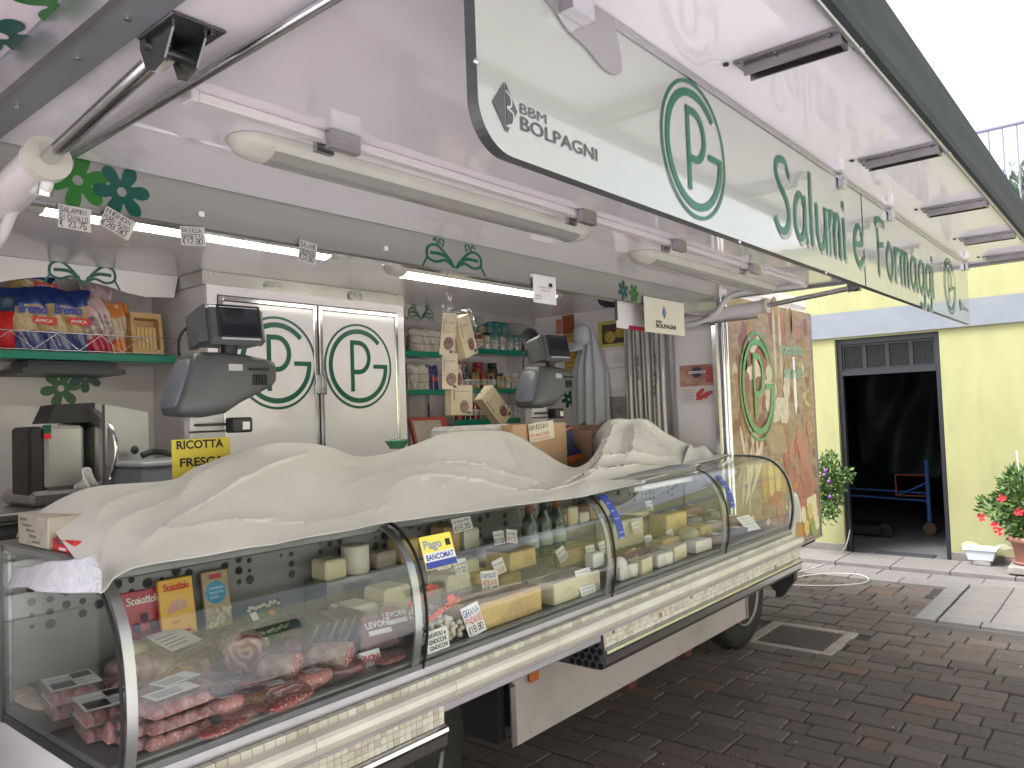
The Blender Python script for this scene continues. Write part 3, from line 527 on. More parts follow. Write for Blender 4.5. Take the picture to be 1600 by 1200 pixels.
for i in range(20): x = 5.12+rm.random()*.9; blob(b, x, .95+rm.random()*.42*(x-4.7), .03+rm.random()*.03, .04+rm.random()*.05, rm.choice((2, 1, 2, 3, 2, 12)), .0018+.00002*i, rm.random()*3)
blob(b, 5.55, .80, .11, .17, 13, .004); blob(b, 5.55, .80, .095, .15, 8, .0042)
for i in range(12): blob(b, 5.62+rm.random()*.38, .66+rm.random()*.15, .05, .06, (5, 9, 4, 5, 3, 9)[i % 6], .0046+.0001*i, rm.random())
b.prism([(5.78, .70), (6.0, .74), (6.0, .92), (5.80, .90)], .0043, 5, MM); b.prism([(5.52, .64), (5.66, .62), (5.70, .72), (5.56, .76)], .006, 3, MM)
for i in range(34): blob(b, 4.6+rm.random()*.5, 1.3+rm.random()*.85, .02+rm.random()*.05, .03+rm.random()*.08, rm.choice((6, 11, 6, 11, 7)), .00045+.00001*i, rm.random()*3)
for i in range(40): blob(b, 5.45+rm.random()*.58, 1.0+rm.random()*.95, .015+rm.random()*.03, .02+rm.random()*.06, rm.choice((6, 6, 11, 11, 6, 7)), .00045+.00001*i, rm.random()*3)
for i in range(30): blob(b, 4.62+rm.random()*1.42, .62+rm.random()*.3, .03, .025, rm.choice((1, 3, 6, 11, 10)), .0012+.00003*i, rm.random())
MC[2] = speck('print_salami_slice', (.36, .13, .10), (.46, .28, .22), 70, .25, .35, .3); MC[6] = marbled('print_basket', (.12, .065, .03), (.34, .22, .12), 60, .2, .4, 3, .3); MC[0] = mat('print_garlic2', (.58, .53, .43), (.40, .34, .26), 22, .4, coat=.3, detail=8)
build(b, 'food_print', MC, mu, kind='stuff')
b = MB(); pg_logo(b, MM @ Matrix.Translation((4.98, 1.73, 0)) @ Matrix.Diagonal((.95, 1.18, 1, 1)), .30, 0, .0085); build(b, 'monogram_print', mat('mural_green', (.06, .26, .10), rough=.25, coat=.4), mu)
for wd_, X, Z, W_ in (('specialita', 5.42, 1.97, .44), ('dei monti', 5.46, 1.80, .42)): b = MB(); script(b, wd_, MM @ Matrix.Translation((X, Z, 0)), .075, W_, .011, 0, .009); build(b, 'script_print', mat('mint_print', (.20, .42, .33), rough=.3), mu)
# corner post of the opening
b = MB(); b.cyl((4.522, 2.02, .90), (4.522, 2.02, 2.29), .017); b.box(4.41, 4.455, 2.035, 2.061, .9, 2.1495); b.cyl((4.4855, 2.025, .90), (4.4855, 2.025, 2.29), .012); build(b, 'corner_post', CHROME, tk)
# skirt, chassis, wheels
SKIRT = mat('skirt_paint', (.41, .365, .36), (.29, .26, .25), 3, .32, coat=.15, detail=11, contrast=(.48, .85))
b = MB(); b.prism([(2.30, .70), (2.30, .585), (2.36, .535), (2.36, .298), (4.58, .298), (4.58, .70)], .03, 0, fr((0, 2.03, 0))); build(b, 'skirt_panel', SKIRT, tk)
b = MB(); b.box(2.33, 2.3595, 1.998, 2.0, .30, .53); b.box(4.581, 4.60, 1.99, 2.03, .298, .70); build(b, 'skirt_edge', ALU, tk)
for k in range(7): b = MB(); b.ell((2.45+.33*k, 1.9995, .325), (.008, .004, .008), 10, 6); build(b, 'bolt', ALU, tk)
b = MB(); b.box(.5, 5.9, 2.35, 2.55, .42, .55); b.box(.5, 5.9, 3.3, 3.5, .42, .55); b.box(2.4, 4.55, 2.06, 2.1, .34, .6); b.box(2.32, 2.36, 2.06, 3.6, .30, .62); b.box(.7, 1.55, 2.2, 2.24, .3, .62); b.box(.7, 6.0, 3.55, 3.6, .25, .6); build(b, 'chassis', mat('chassis_dark', (.02, .02, .024), rough=.7), tk)
b = MB(); b.box(.66, 6.02, 2.045, 3.7, .552, .598); build(b, 'underfloor', MATS['chassis_dark'], tk)
for X, mm, nm in ((2.435, mat('amber_lens', (.45, .13, .03), rough=.3), 'marker_light'), (4.44, mat('red_lens', (.45, .03, .02), rough=.3), 'marker_light')): b = MB(); b.rbox(X, X+.06, 1.978, 1.9995, .52, .64, .008); build(b, nm, mm, tk)
for X in (3.35, 3.95): b = MB(); b.box(X, X+.05, 2.10, 2.16, .20, .34); b.box(X-.012, X+.062, 2.085, 2.0995, .21, .26); build(b, 'support_bracket', mat('bracket_red', (.09, .02, .02), rough=.5), tk)
def wheel(X, Y):
    t = MB(); M = fr((X, Y, .36), (1, 0, 0), (0, 0, 1)); t.lathe([(.20, -.18), (.33, -.185), (.36, -.15), (.362, -.04), (.335, -.01), (.22, -.005)], 40, 0, M)
    wl = build(t, 'wheel', mat('tyre', (.02, .02, .021), rough=.8, bump=.2, bsc=50), tk)
    r = MB(); r.lathe([(.215, -.02), (.222, .004), (.205, .008), (.195, -.03), (.12, -.055), (.105, -.02), (.06, -.015), (.055, .01), (.01, .012)], 40, 0, M)
    for k in range(5): a = k*2*PI/5; r.cyl(M @ Vector((.085*math.cos(a), .085*math.sin(a), -.02)), M @ Vector((.085*math.cos(a), .085*math.sin(a), .0)), .009, n=6)
    for k in range(8): a = k*2*PI/8+.2; r.lathe([(.022, -.035), (.018, -.028)], 10, 1, M @ Matrix.Translation((.155*math.cos(a), .155*math.sin(a), 0)))
    build(r, 'rim', [mat('rim_grey', (.17, .17, .175), rough=.4, metal=.7), BLACK], wl)
wheel(1.88, 2.14); wheel(4.95, 2.16)
b = MB(); b.grid(lambda u, v: (4.95+.44*math.cos(PI*(1-u)*1.02), 2.10+v*.28, .36+.44*math.sin(PI*(1-u)*1.02)), 24, 2); build(b, 'mudguard', mat('mudguard_grey', (.035, .035, .037), rough=.5), tk, solid=.012)
b = MB(); b.prism([(-1.62, .645), (-1.62, .605), (-1.655, .56), (-1.70, .50), (-1.735, .497), (-1.73, .53), (-1.80, .59), (-1.90, .645)], .05, 0, fr((4.44, 0, 0), (0, -1, 0), (0, 0, 1))); build(b, 'step_bracket', DARK, tk)
# ------------------------------------------------------------------ awning with fascia
AZ, AX0, AX1, AY0, AY1 = 2.28, .60, 4.50, .385, 2.03
aw = thing('awning', (2.5, 2.03, AZ), 'raised glossy white awning flap with grey gutter edge over the counter', 'awning')
b = MB(); b.box(AX0, AX1, AY0, AY1, AZ, AZ+.035); build(b, 'underside_panel', mat('awning_laminate', (.85, .785, .84), (.825, .765, .82), .9, .045, coat=.2, rvar=.03, detail=8), aw)
b = MB(); b.box(AX0-.075, AX0-.002, AY0-.05, AY1, AZ-.012, AZ+.06); build(b, 'end_profile', GREYP, aw)
b = MB(); b.box(AX0-.088, AX0-.077, AY0-.05, AY1, AZ-.02, AZ+.06); build(b, 'end_lip', ALU, aw)
for yy in (1.75, 1.45, 1.25, .9): b = MB(); b.cyl((AX0-.04, yy, AZ-.0125), (AX0-.04, yy, AZ-.016), .006, n=8); build(b, 'screw', CHROME, aw)
b = MB(); b.box(AX1+.002, AX1+.05, AY0-.05, AY1, AZ-.012, AZ+.06); build(b, 'end_profile', GREYP, aw)
gm = mat('gutter_grey', (.040, .045, .048), (.030, .035, .038), 5, .8, stretch=(1, 6, 6), spec=.2)
b = MB(); prof = [(.384, 2.262), (.372, 2.262), (.366, 2.275), (.3655, 2.31), (.3605, 2.345), (.3605, 2.382), (.384, 2.382)]
b.prism(prof, AX1+.05, 0, Matrix(((0, 0, 1, 0), (1, 0, 0, 0), (0, 1, 0, 0), (0, 0, 0, 1))), AX0-.09); build(b, 'gutter', gm, aw)
b = MB(); b.cyl((AX0, .392, 2.268), (AX1, .392, 2.268), .0075, n=10)
for X in (1.02, 1.50, 2.31, 3.04, 3.85): b.cyl((X+.02, .392, 2.268), (X+.045, .392, 2.268), .010, n=10)
build(b, 'gutter_rod', ALU, aw)
for X in (.72, 1.44, 2.27, 3.03, 3.72, 4.3):
    b = MB(); b.box(X, X+.045, .40, .60, AZ-.007, AZ-.001); b.box(X+.045, X+.05, .40, .585, AZ-.03, AZ-.001); b.box(X+.012, X+.017, .40, .585, AZ-.03, AZ-.0075); b.box(X+.017, X+.045, .40, .405, AZ-.03, AZ-.0075)
    for yy in (.42, .52, .592): b.cyl((X+.006, yy, AZ-.0075), (X+.006, yy, AZ-.010), .004, n=8)
    build(b, 'support_bar', mat('bar_steel', (.30, .28, .29), (.22, .21, .215), 12, .2, .9), aw)
    for yy, dx in ((.615, .0), (.60, .07)): b = MB(); b.cyl((X+dx, yy, AZ-.0005), (X+dx, yy, AZ-.005), .006, n=8); build(b, 'screw', DARK, aw)
b = MB(); b.cyl((.745, .45, AZ-.017), (.745, 2.02, AZ-.017), .010, n=12); build(b, 'side_rod', STEEL, aw)
b = MB(); b.rbox(.79, 4.38, 1.452, 1.482, AZ-.022, AZ-.001, .003); b.rbox(.772, .789, 1.446, 1.488, AZ-.026, AZ-.001, .003); build(b, 'cable_duct', mat('duct_plastic', (.72, .68, .68), rough=.3), aw)
for X in (1.10, 2.12, 2.78, 3.55): b = MB(); b.box(X, X+.085, 1.428, 1.45, AZ-.045, AZ-.001); b.box(X, X+.05, 1.484, 1.50, AZ-.04, AZ-.001); build(b, 'catch_bracket', STEEL, aw)
# fascia sign: two panels hung from the awning
FY = .685; FZ0, FZ1 = 1.968, 2.262; XJ = 2.605
sg = thing('fascia_sign', (2.5, FY, FZ0), 'long glossy white fascia lettered Salumi e Formaggi in green under the awning', 'shop sign')
MS = fr((0, FY-.0005, 0)); rr = .07
pl = [(.775, FZ1), (.775, FZ0+rr)]+[(.775+rr-rr*math.cos(t*PI/20), FZ0+rr-rr*math.sin(t*PI/20)) for t in range(1, 10)]+[(.775+rr, FZ0), (XJ-.006, FZ0), (XJ-.006, FZ1)]
b = MB(); b.prism(pl, 0, 0, fr((0, FY, 0)), -.02, 1); build(b, 'left_panel', [FASCIA, GREYINK], sg)
b = MB(); b.prism([(XJ+.006, FZ1), (XJ+.006, FZ0), (4.43, FZ0), (4.43, FZ1)], 0, 0, fr((0, FY, 0)), -.02, 1); build(b, 'right_panel', [FASCIA, GREYINK], sg)
b = MB(); b.box(.85, 4.42, FY-.004, FY+.024, FZ1+.0005, AZ-.001); build(b, 'hinge_strip', STEEL, sg)
for X in (2.36, 2.92, 4.36): b = MB(); b.rbox(X, X+.03, FY-.02, FY-.001, FZ1-.03, FZ1+.012, .003); build(b, 'catch', CHROME, sg)
for xx, zz in ((.769, 2.08), (1.62, 1.962), (2.2, 1.962)): b = MB(); b.ell((xx, FY-.004, zz), (.005, .004, .005), 10, 6); build(b, 'pin', ALU, sg)
cap = MB(); cap.prism(smooth2([(.88, 2.278), (.90, 2.245), (.955, 2.225), (.99, 2.205), (1.04, 2.195), (1.10, 2.175), (1.145, 2.185), (1.15, 2.215), (1.13, 2.278)], 3), .004, 0, MS); build(cap, 'cover_plate', mat('cover_grey', (.35, .34, .35), rough=.2, metal=.7), sg)
b = MB(); b.box(.97, 1.03, FY-.03, FY-.005, 2.225, 2.278); build(b, 'latch', CHROME, sg)
pgc = px(1085, 235, 'y', FY); pgr = .5*(px(1085, 130, 'y', FY).z-px(1085, 341, 'y', FY).z)
b = MB(); pg_logo(b, MS @ Matrix.Translation((pgc.x, pgc.z, 0)), pgr*.97); build(b, 'monogram', GREEN, sg)
p2 = px(1484, 447, 'y', FY); r2 = .5*(px(1484, 402, 'y', FY).z-px(1484, 489, 'y', FY).z); b = MB(); pg_logo(b, MS @ Matrix.Translation((p2.x, p2.z, 0)), r2*.95); build(b, 'monogram', GREEN, sg)
zb = px(1290, 390, 'y', FY).z; zt = px(1240, 262, 'y', FY).z
for nm, m_, off, z in (('letter_shadow', SHADE, (.012, -.009), .0009), ('lettering', GREEN, (0, 0), .0014)):
    for wd_, xa, xb in (('Salumi', 1213, 1326), ('e', 1334, 1352), ('Formaggi', 1369, 1458)):
        x0 = px(xa, 370, 'y', FY).x; x1 = px(xb, 410, 'y', FY).x; b = MB(); script(b, wd_, MS @ Matrix.Translation((x0, zb, 0)), zt-zb, (x1-x0)*(1.1 if len(wd_) == 1 else 1.02), .019, 0, z, off); build(b, nm, m_, sg)
def maker_logo(M, W, mats, parent, name, bold=.02):
    """diamond with a B, BBM above BOLPAGNI"""
    b = MB(); b.prism([(-.14*W, .10*W), (-.01*W, .27*W), (-.01*W, -.07*W)], .0012, 0, M, .0002); b.prism([(.005*W, .27*W), (.12*W, .10*W), (.005*W, -.07*W)], .0012, 0, M, .0002)
    b.ribbon([(p[0]*W, p[1]*W) for p in smooth2([(.0, .21), (.05, .18), (.05, .12), (.01, .10), (.07, .07), (.06, .0), (.0, -.03)], 5)], .016*W, M, 1, .0018)
    printed(b, 'BBM', M @ Matrix.Translation((.14*W, .105*W, 0)), .075*W, 0, 0, 0, 1, .0012, wmax=.30*W); printed(b, 'BOLPAGNI', M @ Matrix.Translation((.14*W, -.01*W, 0)), .10*W, 0, bold, 0, 1, .0012, wmax=.95*W)
    return build(b, name, mats, parent)
lx = px(790, 180, 'y', FY); rx_ = px(931, 245, 'y', FY); maker_logo(MS @ Matrix.Translation((lx.x+.0, lx.z-.01, 0)), (rx_.x-lx.x)/1.09, [GREYINK, FASCIA], sg, 'maker_logo', .008)
c = px(1511, 485, 'y', FY); maker_logo(MS @ Matrix.Translation((c.x-.17, c.z-.005, 0)), .18, [GREYINK, FASCIA], sg, 'maker_logo', .008)
# neighbouring flap at the top left, with flowers
fl = MB(); fl.box(-1.6, .508, .3, 2.6, 2.325, 2.36); nb = build(fl, 'side_flap', mat('pink_laminate', (.82, .70, .77), (.80, .69, .75), .8, .15, coat=.2), None, 'pinkish white roof flap with green flower prints beyond the awning edge', 'roof flap')
MD = Matrix(((1, 0, 0, 0), (0, -1, 0, 0), (0, 0, -1, 2.3245), (0, 0, 0, 1)))
for (fx, fy, R, m_, nm) in ((105, 5, .085, LGREEN, 'green_flower_print'), (0, 55, .08, DGREEN, 'teal_flower_print')):
    c = px(fx, fy, 'z', 2.325); b = MB(); flower(b, MD @ Matrix.Translation((c.x, -c.y, 0)), R, 6, 0, .001, .5); build(b, nm, m_, nb)
# gas struts
def strut(X, bracket, mouth, tail, label, R=.033):
    t = thing('lift_strut', (X, tail[1], tail[2]), label, 'strut', 'hydraulic lift struts of the awning'); d = (Vector(mouth)-Vector(tail)).normalized()
    b = MB(); b.cyl(tail, mouth, R, n=24); build(b, 'cylinder', mat('strut_white', (.74, .68, .70), rough=.25, coat=.3), t)
    b = MB(); b.cyl(Vector(mouth)-d*.012, Vector(mouth)+d*.014, R*1.12, n=24); build(b, 'collar', CREAM, t)
    b = MB(); b.cyl(mouth, bracket, R*.36, n=16); build(b, 'piston_rod', CHROME, t)
    b = MB(); b.cyl(Vector(bracket)-d*.035, Vector(bracket)-d*.005, R*.55, n=16); build(b, 'rod_end', CREAM, t)
    return t
br = px(256, 80, 'x', .64); mo = px(72, 250, 'x', .64); tl = Vector(mo)+(Vector(mo)-Vector(br)).normalized()*.55
st = strut(.64, br, mo, tl, 'white lift strut with chrome rod at the left end of the awning', .044)
b = MB(); brp = [(-.055, 0), (.06, 0), (.06, -.02), (.03, -.062), (-.01, -.072), (-.035, -.062), (-.055, -.02)]
for xx in (br.x-.03, br.x+.026): b.prism(brp, .004, 0, fr((xx+.004, br.y-.03, AZ-.004), (0, -1, 0), (0, 0, 1)))
b.rbox(br.x-.034, br.x+.062, br.y-.10, br.y+.03, AZ-.0065, AZ-.0008, .002); b.cyl((br.x-.036, br.y, br.z), (br.x+.034, br.y, br.z), .011, n=12)
for yy in (-.08, .01): b.cyl((br.x+.046, br.y+yy, AZ-.0068), (br.x+.046, br.y+yy, AZ-.012), .008, n=6)
build(b, 'bracket', mat('dark_steel', (.16, .165, .17), rough=.25, metal=.9), st)
hp_ = [Vector(mo)+Vector((.006, .01, -.035)), Vector(mo)+Vector((.004, .02, -.06)), px(45, 300, 'x', .65), px(22, 325, 'x', .65), px(2, 370, 'x', .65), px(-20, 400, 'x', .65)]
b = MB(); b.tube(smooth2(hp_, 5), .013, 10); build(b, 'hose', mat('strut_hose', (.66, .66, .65), rough=.4), st)
b = MB(); b.cyl(hp_[0], hp_[1]+Vector((0, .004, -.012)), .015, n=12); build(b, 'fitting', CHROME, st)
m2 = px(1196, 478, 'x', 4.38); b2 = px(1335, 449, 'x', 4.38); t2 = px(1062, 505, 'x', 4.38)
st2 = strut(4.38, b2, m2, t2, 'white lift strut with thin rod at the right end of the awning', .04)
b = MB(); b.rbox(4.355, 4.405, b2.y-.03, b2.y+.03, b2.z-.02, AZ-.001, .004); build(b, 'bracket', MATS['dark_steel'], st2)
b = MB(); b.tube(smooth2([px(1040, 508, 'x', 4.34), px(1085, 505, 'x', 4.34), px(1118, 490, 'x', 4.34), px(1135, 468, 'x', 4.34), px(1160, 458, 'x', 4.34), px(1260, 445, 'x', 4.34)], 6), .017, 10); build(b, 'hose', MATS['strut_hose'], st2)
b = MB(); b.cyl(px(1030, 513, 'x', 4.36), px(1185, 482, 'x', 4.36)-Vector((0, 0, .05)), .008, n=8); build(b, 'stay_rod', STEEL, st2)
# ------------------------------------------------------------------ lamps
def lamp(x0, x1, y, z, label, lit, tilt=0):
    t = thing('tube_lamp', ((x0+x1)/2, y, z), label, 'tube lamp', 'long ceiling tube lamps')
    def sec(s):   # half oval section hanging from the ceiling
        return [(.062*math.cos(PI+PI*i/14)*s, .05*math.sin(PI+PI*i/14)*s) for i in range(15)]
    b = MB(); A = sec(1); n = 15
    ring = lambda X, s: [(X, y+p[0], z+p[1]) for p in sec(s)]
    vs = []; xs = [(x0-.002, .02), (x0, .25), (x0+.01, .62), (x0+.03, .86), (x0+.06, .98), (x0+.085, 1)]
    for X, s in xs: vs += ring(X, s)
    b.add(vs, [(k*n+i, k*n+i+1, (k+1)*n+i+1, (k+1)*n+i) for k in range(5) for i in range(14)], 0, True); build(b, 'end_cap', CREAM, t)
    b = MB(); vs = []
    for X, s in [(x0+x1-X, s) for X, s in xs]: vs += ring(X, s)
    b.add(vs, [(k*n+i+1, k*n+i, (k+1)*n+i, (k+1)*n+i+1) for k in range(5) for i in range(14)], 0, True); build(b, 'end_cap', CREAM, t)
    b = MB()
    for (i0, i1) in ((0, 3), (11, 14)):
        vs = [(X, y+p[0], z+p[1]) for X in (x0+.085, x1-.085) for p in A[i0:i1+1]]; k = i1-i0+1; b.add(vs, [(i, i+1, k+i+1, k+i) for i in range(k-1)], 0, True)
    b.box(x0+.05, x1-.05, y-.05, y+.05, z-.004, z+.003); build(b, 'housing', CREAM, t)
    b = MB(); vs = [(X, y+p[0]*.985, z+p[1]*.985) for X in (x0+.086, x1-.086) for p in A[3:12]]; b.add(vs, [(i, i+1, 9+i+1, 9+i) for i in range(8)], 0, True); build(b, 'diffuser', mat('lit_diffuser', (1, .96, .85), emit=5.2) if lit else mat('diffuser_grey', (.34, .335, .31), (.30, .295, .27), 2, .25, coat=.4), t)
    return t
lamp(.96, 2.40, 1.62, AZ-.001, 'unlit long tube lamp with rounded cream ends under the awning, nearest the camera', False)
lamp(2.86, 4.36, 1.66, AZ-.001, 'unlit tube lamp under the far half of the awning behind the sign', False)
lamp(.78, 1.98, 2.52, 2.298, 'lit tube lamp above the left part of the counter behind the price tags', True)
lamp(2.30, 3.62, 2.62, 2.298, 'lit tube lamp in the middle of the truck behind the hanging boxes', True)
# ================================================================== REFRIGERATED COUNTER
CX0, CX1 = .70, 4.45
ct = thing('display_counter', (2.57, 2.0, .3), 'long refrigerated counter with curved glass front and marble ledge', 'display counter')
GP = smooth2([Vector((1.652, .885)), Vector((1.634, .96)), Vector((1.629, 1.04)), Vector((1.642, 1.14)), Vector((1.675, 1.215)), Vector((1.735, 1.272)), Vector((1.80, 1.294))], 5)
GPL = GP+[Vector((1.87, 1.300)), Vector((1.96, 1.302))]
def prof_strip(mb, x0, x1, P, off0, off1, mi=0):
    """sweep the (y, z) profile along X between x0 and x1, as a slab from off0 to off1 outside it"""
    n = len(P); nr = []
    for i in range(n):
        d = (P[min(i+1, n-1)]-P[max(i-1, 0)]).normalized(); nr.append(Vector((-d.y, d.x)))   # outward: towards -Y / up
    g = lambda X, i, o: (X, P[i].x+nr[i].x*o, P[i].y+nr[i].y*o)
    for o, fl in ((off1, False), (off0, True)):
        vs = [g(X, i, o) for X in (x0, x1) for i in range(n)]; f = [(i, i+1, n+i+1, n+i) for i in range(n-1)]; mb.add(vs, [q[::-1] for q in f] if fl else f, mi, True)
    for X, fl in ((x0, False), (x1, True)):
        vs = [g(X, i, o) for o in (off0, off1) for i in range(n)]; f = [(i, i+1, n+i+1, n+i) for i in range(n-1)]; mb.add(vs, [q[::-1] for q in f] if fl else f, mi)
    for i in (0, n-1): mb.add([g(x0, i, off0), g(x0, i, off1), g(x1, i, off1), g(x1, i, off0)], [(0, 1, 2, 3) if i == 0 else (3, 2, 1, 0)], mi)
    return mb
seams = [CX0+.01, 1.54, 2.54, 3.57, CX1-.012]
for i in range(4):
    b = MB(); prof_strip(b, seams[i]+.006, seams[i+1]-.006, GPL if i == 3 else GP, 0, .005); build(b, 'curved_pane', GLASS, ct)
for i, X in enumerate(seams):
    b = MB(); P_ = GPL if i in (3, 4) else GP
    if i == 0: prof_strip(b, X-.010, X+.012, P_, .006, .014)
    elif i == 4: prof_strip(b, X-.004, X+.012, P_, .0055, .012)
    else: prof_strip(b, X-.038, X-.012, P_, -.010, -.003)
    build(b, 'pane_frame', mat('satin_alu', (.40, .41, .41), rough=.36, metal=.85), ct)
    b = MB(); prof_strip(b, X-.002 if 0 < i < 4 else (X-.0175 if i == 0 else X-.0122), X+.0025 if 0 < i < 4 else (X-.0125 if i == 0 else X-.009), P_, -.001, .0075); build(b, 'pane_seal', BLACK, ct)
BACKY = 2.33
for X, dx in ((CX0-.006, .005), (CX1-.004, .005)):
    pts = [(p.x, p.y) for p in GPL]+[(BACKY-.02, 1.30), (BACKY-.02, .885)]
    b = MB(); b.prism([(-q[0], q[1]) for q in pts], dx, 0, fr((X, 0, 0), (0, -1, 0), (0, 0, 1)) if False else Matrix(((0, 0, 1, X), (-1, 0, 0, 0), (0, 1, 0, 0), (0, 0, 0, 1)))); build(b, 'end_pane', GLASS, ct)
    b = MB(); b.box(X-.004, X+.012, BACKY-.0195, BACKY+.02, .86, 1.31); b.box(X-.002, X+.014, 1.655, BACKY-.02, .862, .8845); build(b, 'end_post', mat('dark_alu', (.10, .105, .11), rough=.35, metal=.8), ct)
b = MB(); b.box(CX0-.002, CX1, 1.648, BACKY, .84, .900); build(b, 'deck', mat('deck_steel', (.17, .175, .18), (.12, .125, .13), 6, .4, .5), ct)
b = MB(); b.rbox(CX0, CX1, 1.664, 1.690, .9005, .909, .003); build(b, 'front_rail', mat('rail_grey', (.30, .31, .31), (.26, .27, .27), 4, .35, .5), ct)
b = MB(); b.box(CX0, CX1, 1.645, 1.664, .862, .886); build(b, 'pane_channel', ALU, ct)
b = MB(); b.box(CX0+.02, CX1-.02, BACKY-.02, BACKY-.005, .9005, 1.285); bp_ = build(b, 'back_panel', mat('back_panel', (.20, .205, .205), (.17, .175, .175), 2, .3), ct)
b = MB(); rh = random.Random(4)
X = CX0+.06
while X < CX1-.08:
    nh = rh.choice((4, 5, 5, 3)); z = 1.24-rh.random()*.03
    for k in range(nh): r = rh.choice((.006, .011, .013, .015, .009)); b.prism([(r*math.cos(t*PI/8), r*math.sin(t*PI/8)) for t in range(16)], .001, 0, fr((X, BACKY-.0205, z)), 0); z -= r+.024
    X += rh.uniform(.038, .05) if rh.random() < .8 else .12
build(b, 'hole_pattern', BLACK, bp_, kind='stuff')
b = MB(); b.rbox(CX0-.004, 3.565, 1.802, BACKY+.03, 1.292, 1.318, .004); b.rbox(CX0, 3.56, 1.775, 1.801, 1.268, 1.314, .005); build(b, 'top_shelf', mat('top_steel', (.26, .265, .27), (.22, .225, .23), 4, .4, .6), ct)
b = MB(); b.box(3.566, CX1, 1.965, BACKY+.03, 1.290, 1.308); build(b, 'top_glass_shelf', STEEL, ct)
b = MB(); b.rbox(3.0, 3.56, 1.80, 1.84, 1.235, 1.262, .006); build(b, 'case_lamp_tray', PAPER, ct)
# body below
CWHITE = mat('counter_white', (.78, .78, .80), rough=.3, coat=.2)
b = MB(); b.box(CX0-.003, CX0+.02, 1.66, 2.36, .3, .861); build(b, 'end_panel', CWHITE, ct)
b = MB(); b.box(CX1-.02, CX1, 1.66, 2.03, .74, .861); build(b, 'end_panel', CWHITE, ct)
b = MB(); b.box(CX0+.0205, CX1-.021, 1.70, 2.03, .757, .838); b.box(CX0+.0205, 1.57, 1.70, 1.72, .66, .756); b.box(2.41, CX1-.021, 1.70, 1.72, .66, .756); build(b, 'under_panel', mat('under_dark', (.05, .05, .055), rough=.6), ct)
b = MB(); b.box(CX0+.0205, CX1-.021, BACKY+.0, BACKY+.03, .56, 1.29); build(b, 'rear_panel', STEEL, ct)
TB = MB()                                     # pale mosaic strip under the glass
rt = random.Random(8); X = CX0+.01
while X < CX1-.03:
    TB.rbox(X+.0008, X+.0292, 1.622, 1.644, .842, .862, .001, rt.choices((0, 1, 2), (4, 5, 2))[0]); X += .03
build(TB, 'upper_mosaic', TILEM, ct, kind='stuff')
prm = [(1.578, .812), (1.574, .822), (1.576, .836), (1.584, .8445), (1.622, .8455), (1.622, .8), (1.585, .8)]
X = CX0
for L in (.42, .48, .50, .46, .5, .5, .48, .41):
    b = MB(); X1 = min(X+L, CX1); b.prism(prm, X1-.001, 0, Matrix(((0, 0, 1, 0), (1, 0, 0, 0), (0, 1, 0, 0), (0, 0, 0, 1))), X+.001); build(b, 'marble_slab', MARBLE, ct); X += L
b = MB(); b.rbox(CX0, CX1, 1.588, 1.625, .786, .7995, .004); build(b, 'mauve_trim', MAUVE, ct)
for (a, c_, nm) in ((CX0, 1.575, 'left'), (2.40, CX1, 'right')):
    b = MB(); b.box(a+.001, c_-.001, 1.606, 1.69, .728, .7855, 1); rows = 3; hh = .0573/rows
    nx = int((c_-a)/.021)
    for r in range(rows):
        for k in range(nx):
            x0 = a+k*(c_-a)/nx+(.0 if r % 2 else .0); mi = 3 if rt.random() < .02 else rt.choices((0, 1, 2), (5, 4, 2.5))[0]
            b.rbox(x0+.0006, x0+(c_-a)/nx-.0006, 1.6035-rt.random()*.001, 1.607, .7282+r*hh+.0006, .7282+(r+1)*hh-.0006, .0008, mi)
    build(b, 'tile_band', TILEM, ct, kind='stuff')
    pr = [(1.600, .7275), (1.588, .722), (1.586, .712), (1.592, .700), (1.594, .672), (1.604, .655), (1.63, .648), (1.82, .648), (1.82, .66), (1.64, .662), (1.61, .7275)]
    b = MB(); b.prism(pr, c_, 0, Matrix(((0, 0, 1, 0), (1, 0, 0, 0), (0, 1, 0, 0), (0, 0, 0, 1))), a); build(b, 'steel_profile', CHROME, ct)
    b = MB(); b.prism([(p[0], p[1]) for p in [(1.60, .7855), (1.594, .70), (1.60, .658), (1.63, .65), (1.80, .65), (1.70, .785)]], a-.001, 0, Matrix(((0, 0, 1, 0), (1, 0, 0, 0), (0, 1, 0, 0), (0, 0, 0, 1))), a-.004)
    ec = build(b, 'profile_end_cap', mat('cap_grey', (.09, .09, .095), rough=.4), ct)
    if a > 1:
        b = MB()
        for r in range(5):
            for k in range(5):
                yy = 1.615+k*.032+(r % 2)*.016; zz = .665+r*.026
                if yy < 1.79-(zz-.65)*.75: b.prism([(.0135*math.cos(t*PI/3+PI/6), .0135*math.sin(t*PI/3+PI/6)) for t in range(6)], .002, 0, fr((a-.0042, yy, zz), (0, -1, 0), (0, 0, 1)))
        build(b, 'hexagon_studs', mat('stud_black', (.03, .03, .032), rough=.25, metal=.5), ec, kind='stuff')
b = MB(); b.rbox(CX0, CX1, 1.606, 1.62, .774, .7855, .002) if False else b.rbox(1.576, 2.395, 1.606, 1.70, .757, .7855, .003); build(b, 'rail_profile', ALU, ct)
b = MB(); printed(b, 'BBM', fr((.775, 1.6445, .868)), .010, 0, .01, .15); build(b, 'maker_mark', PAPER, ct)
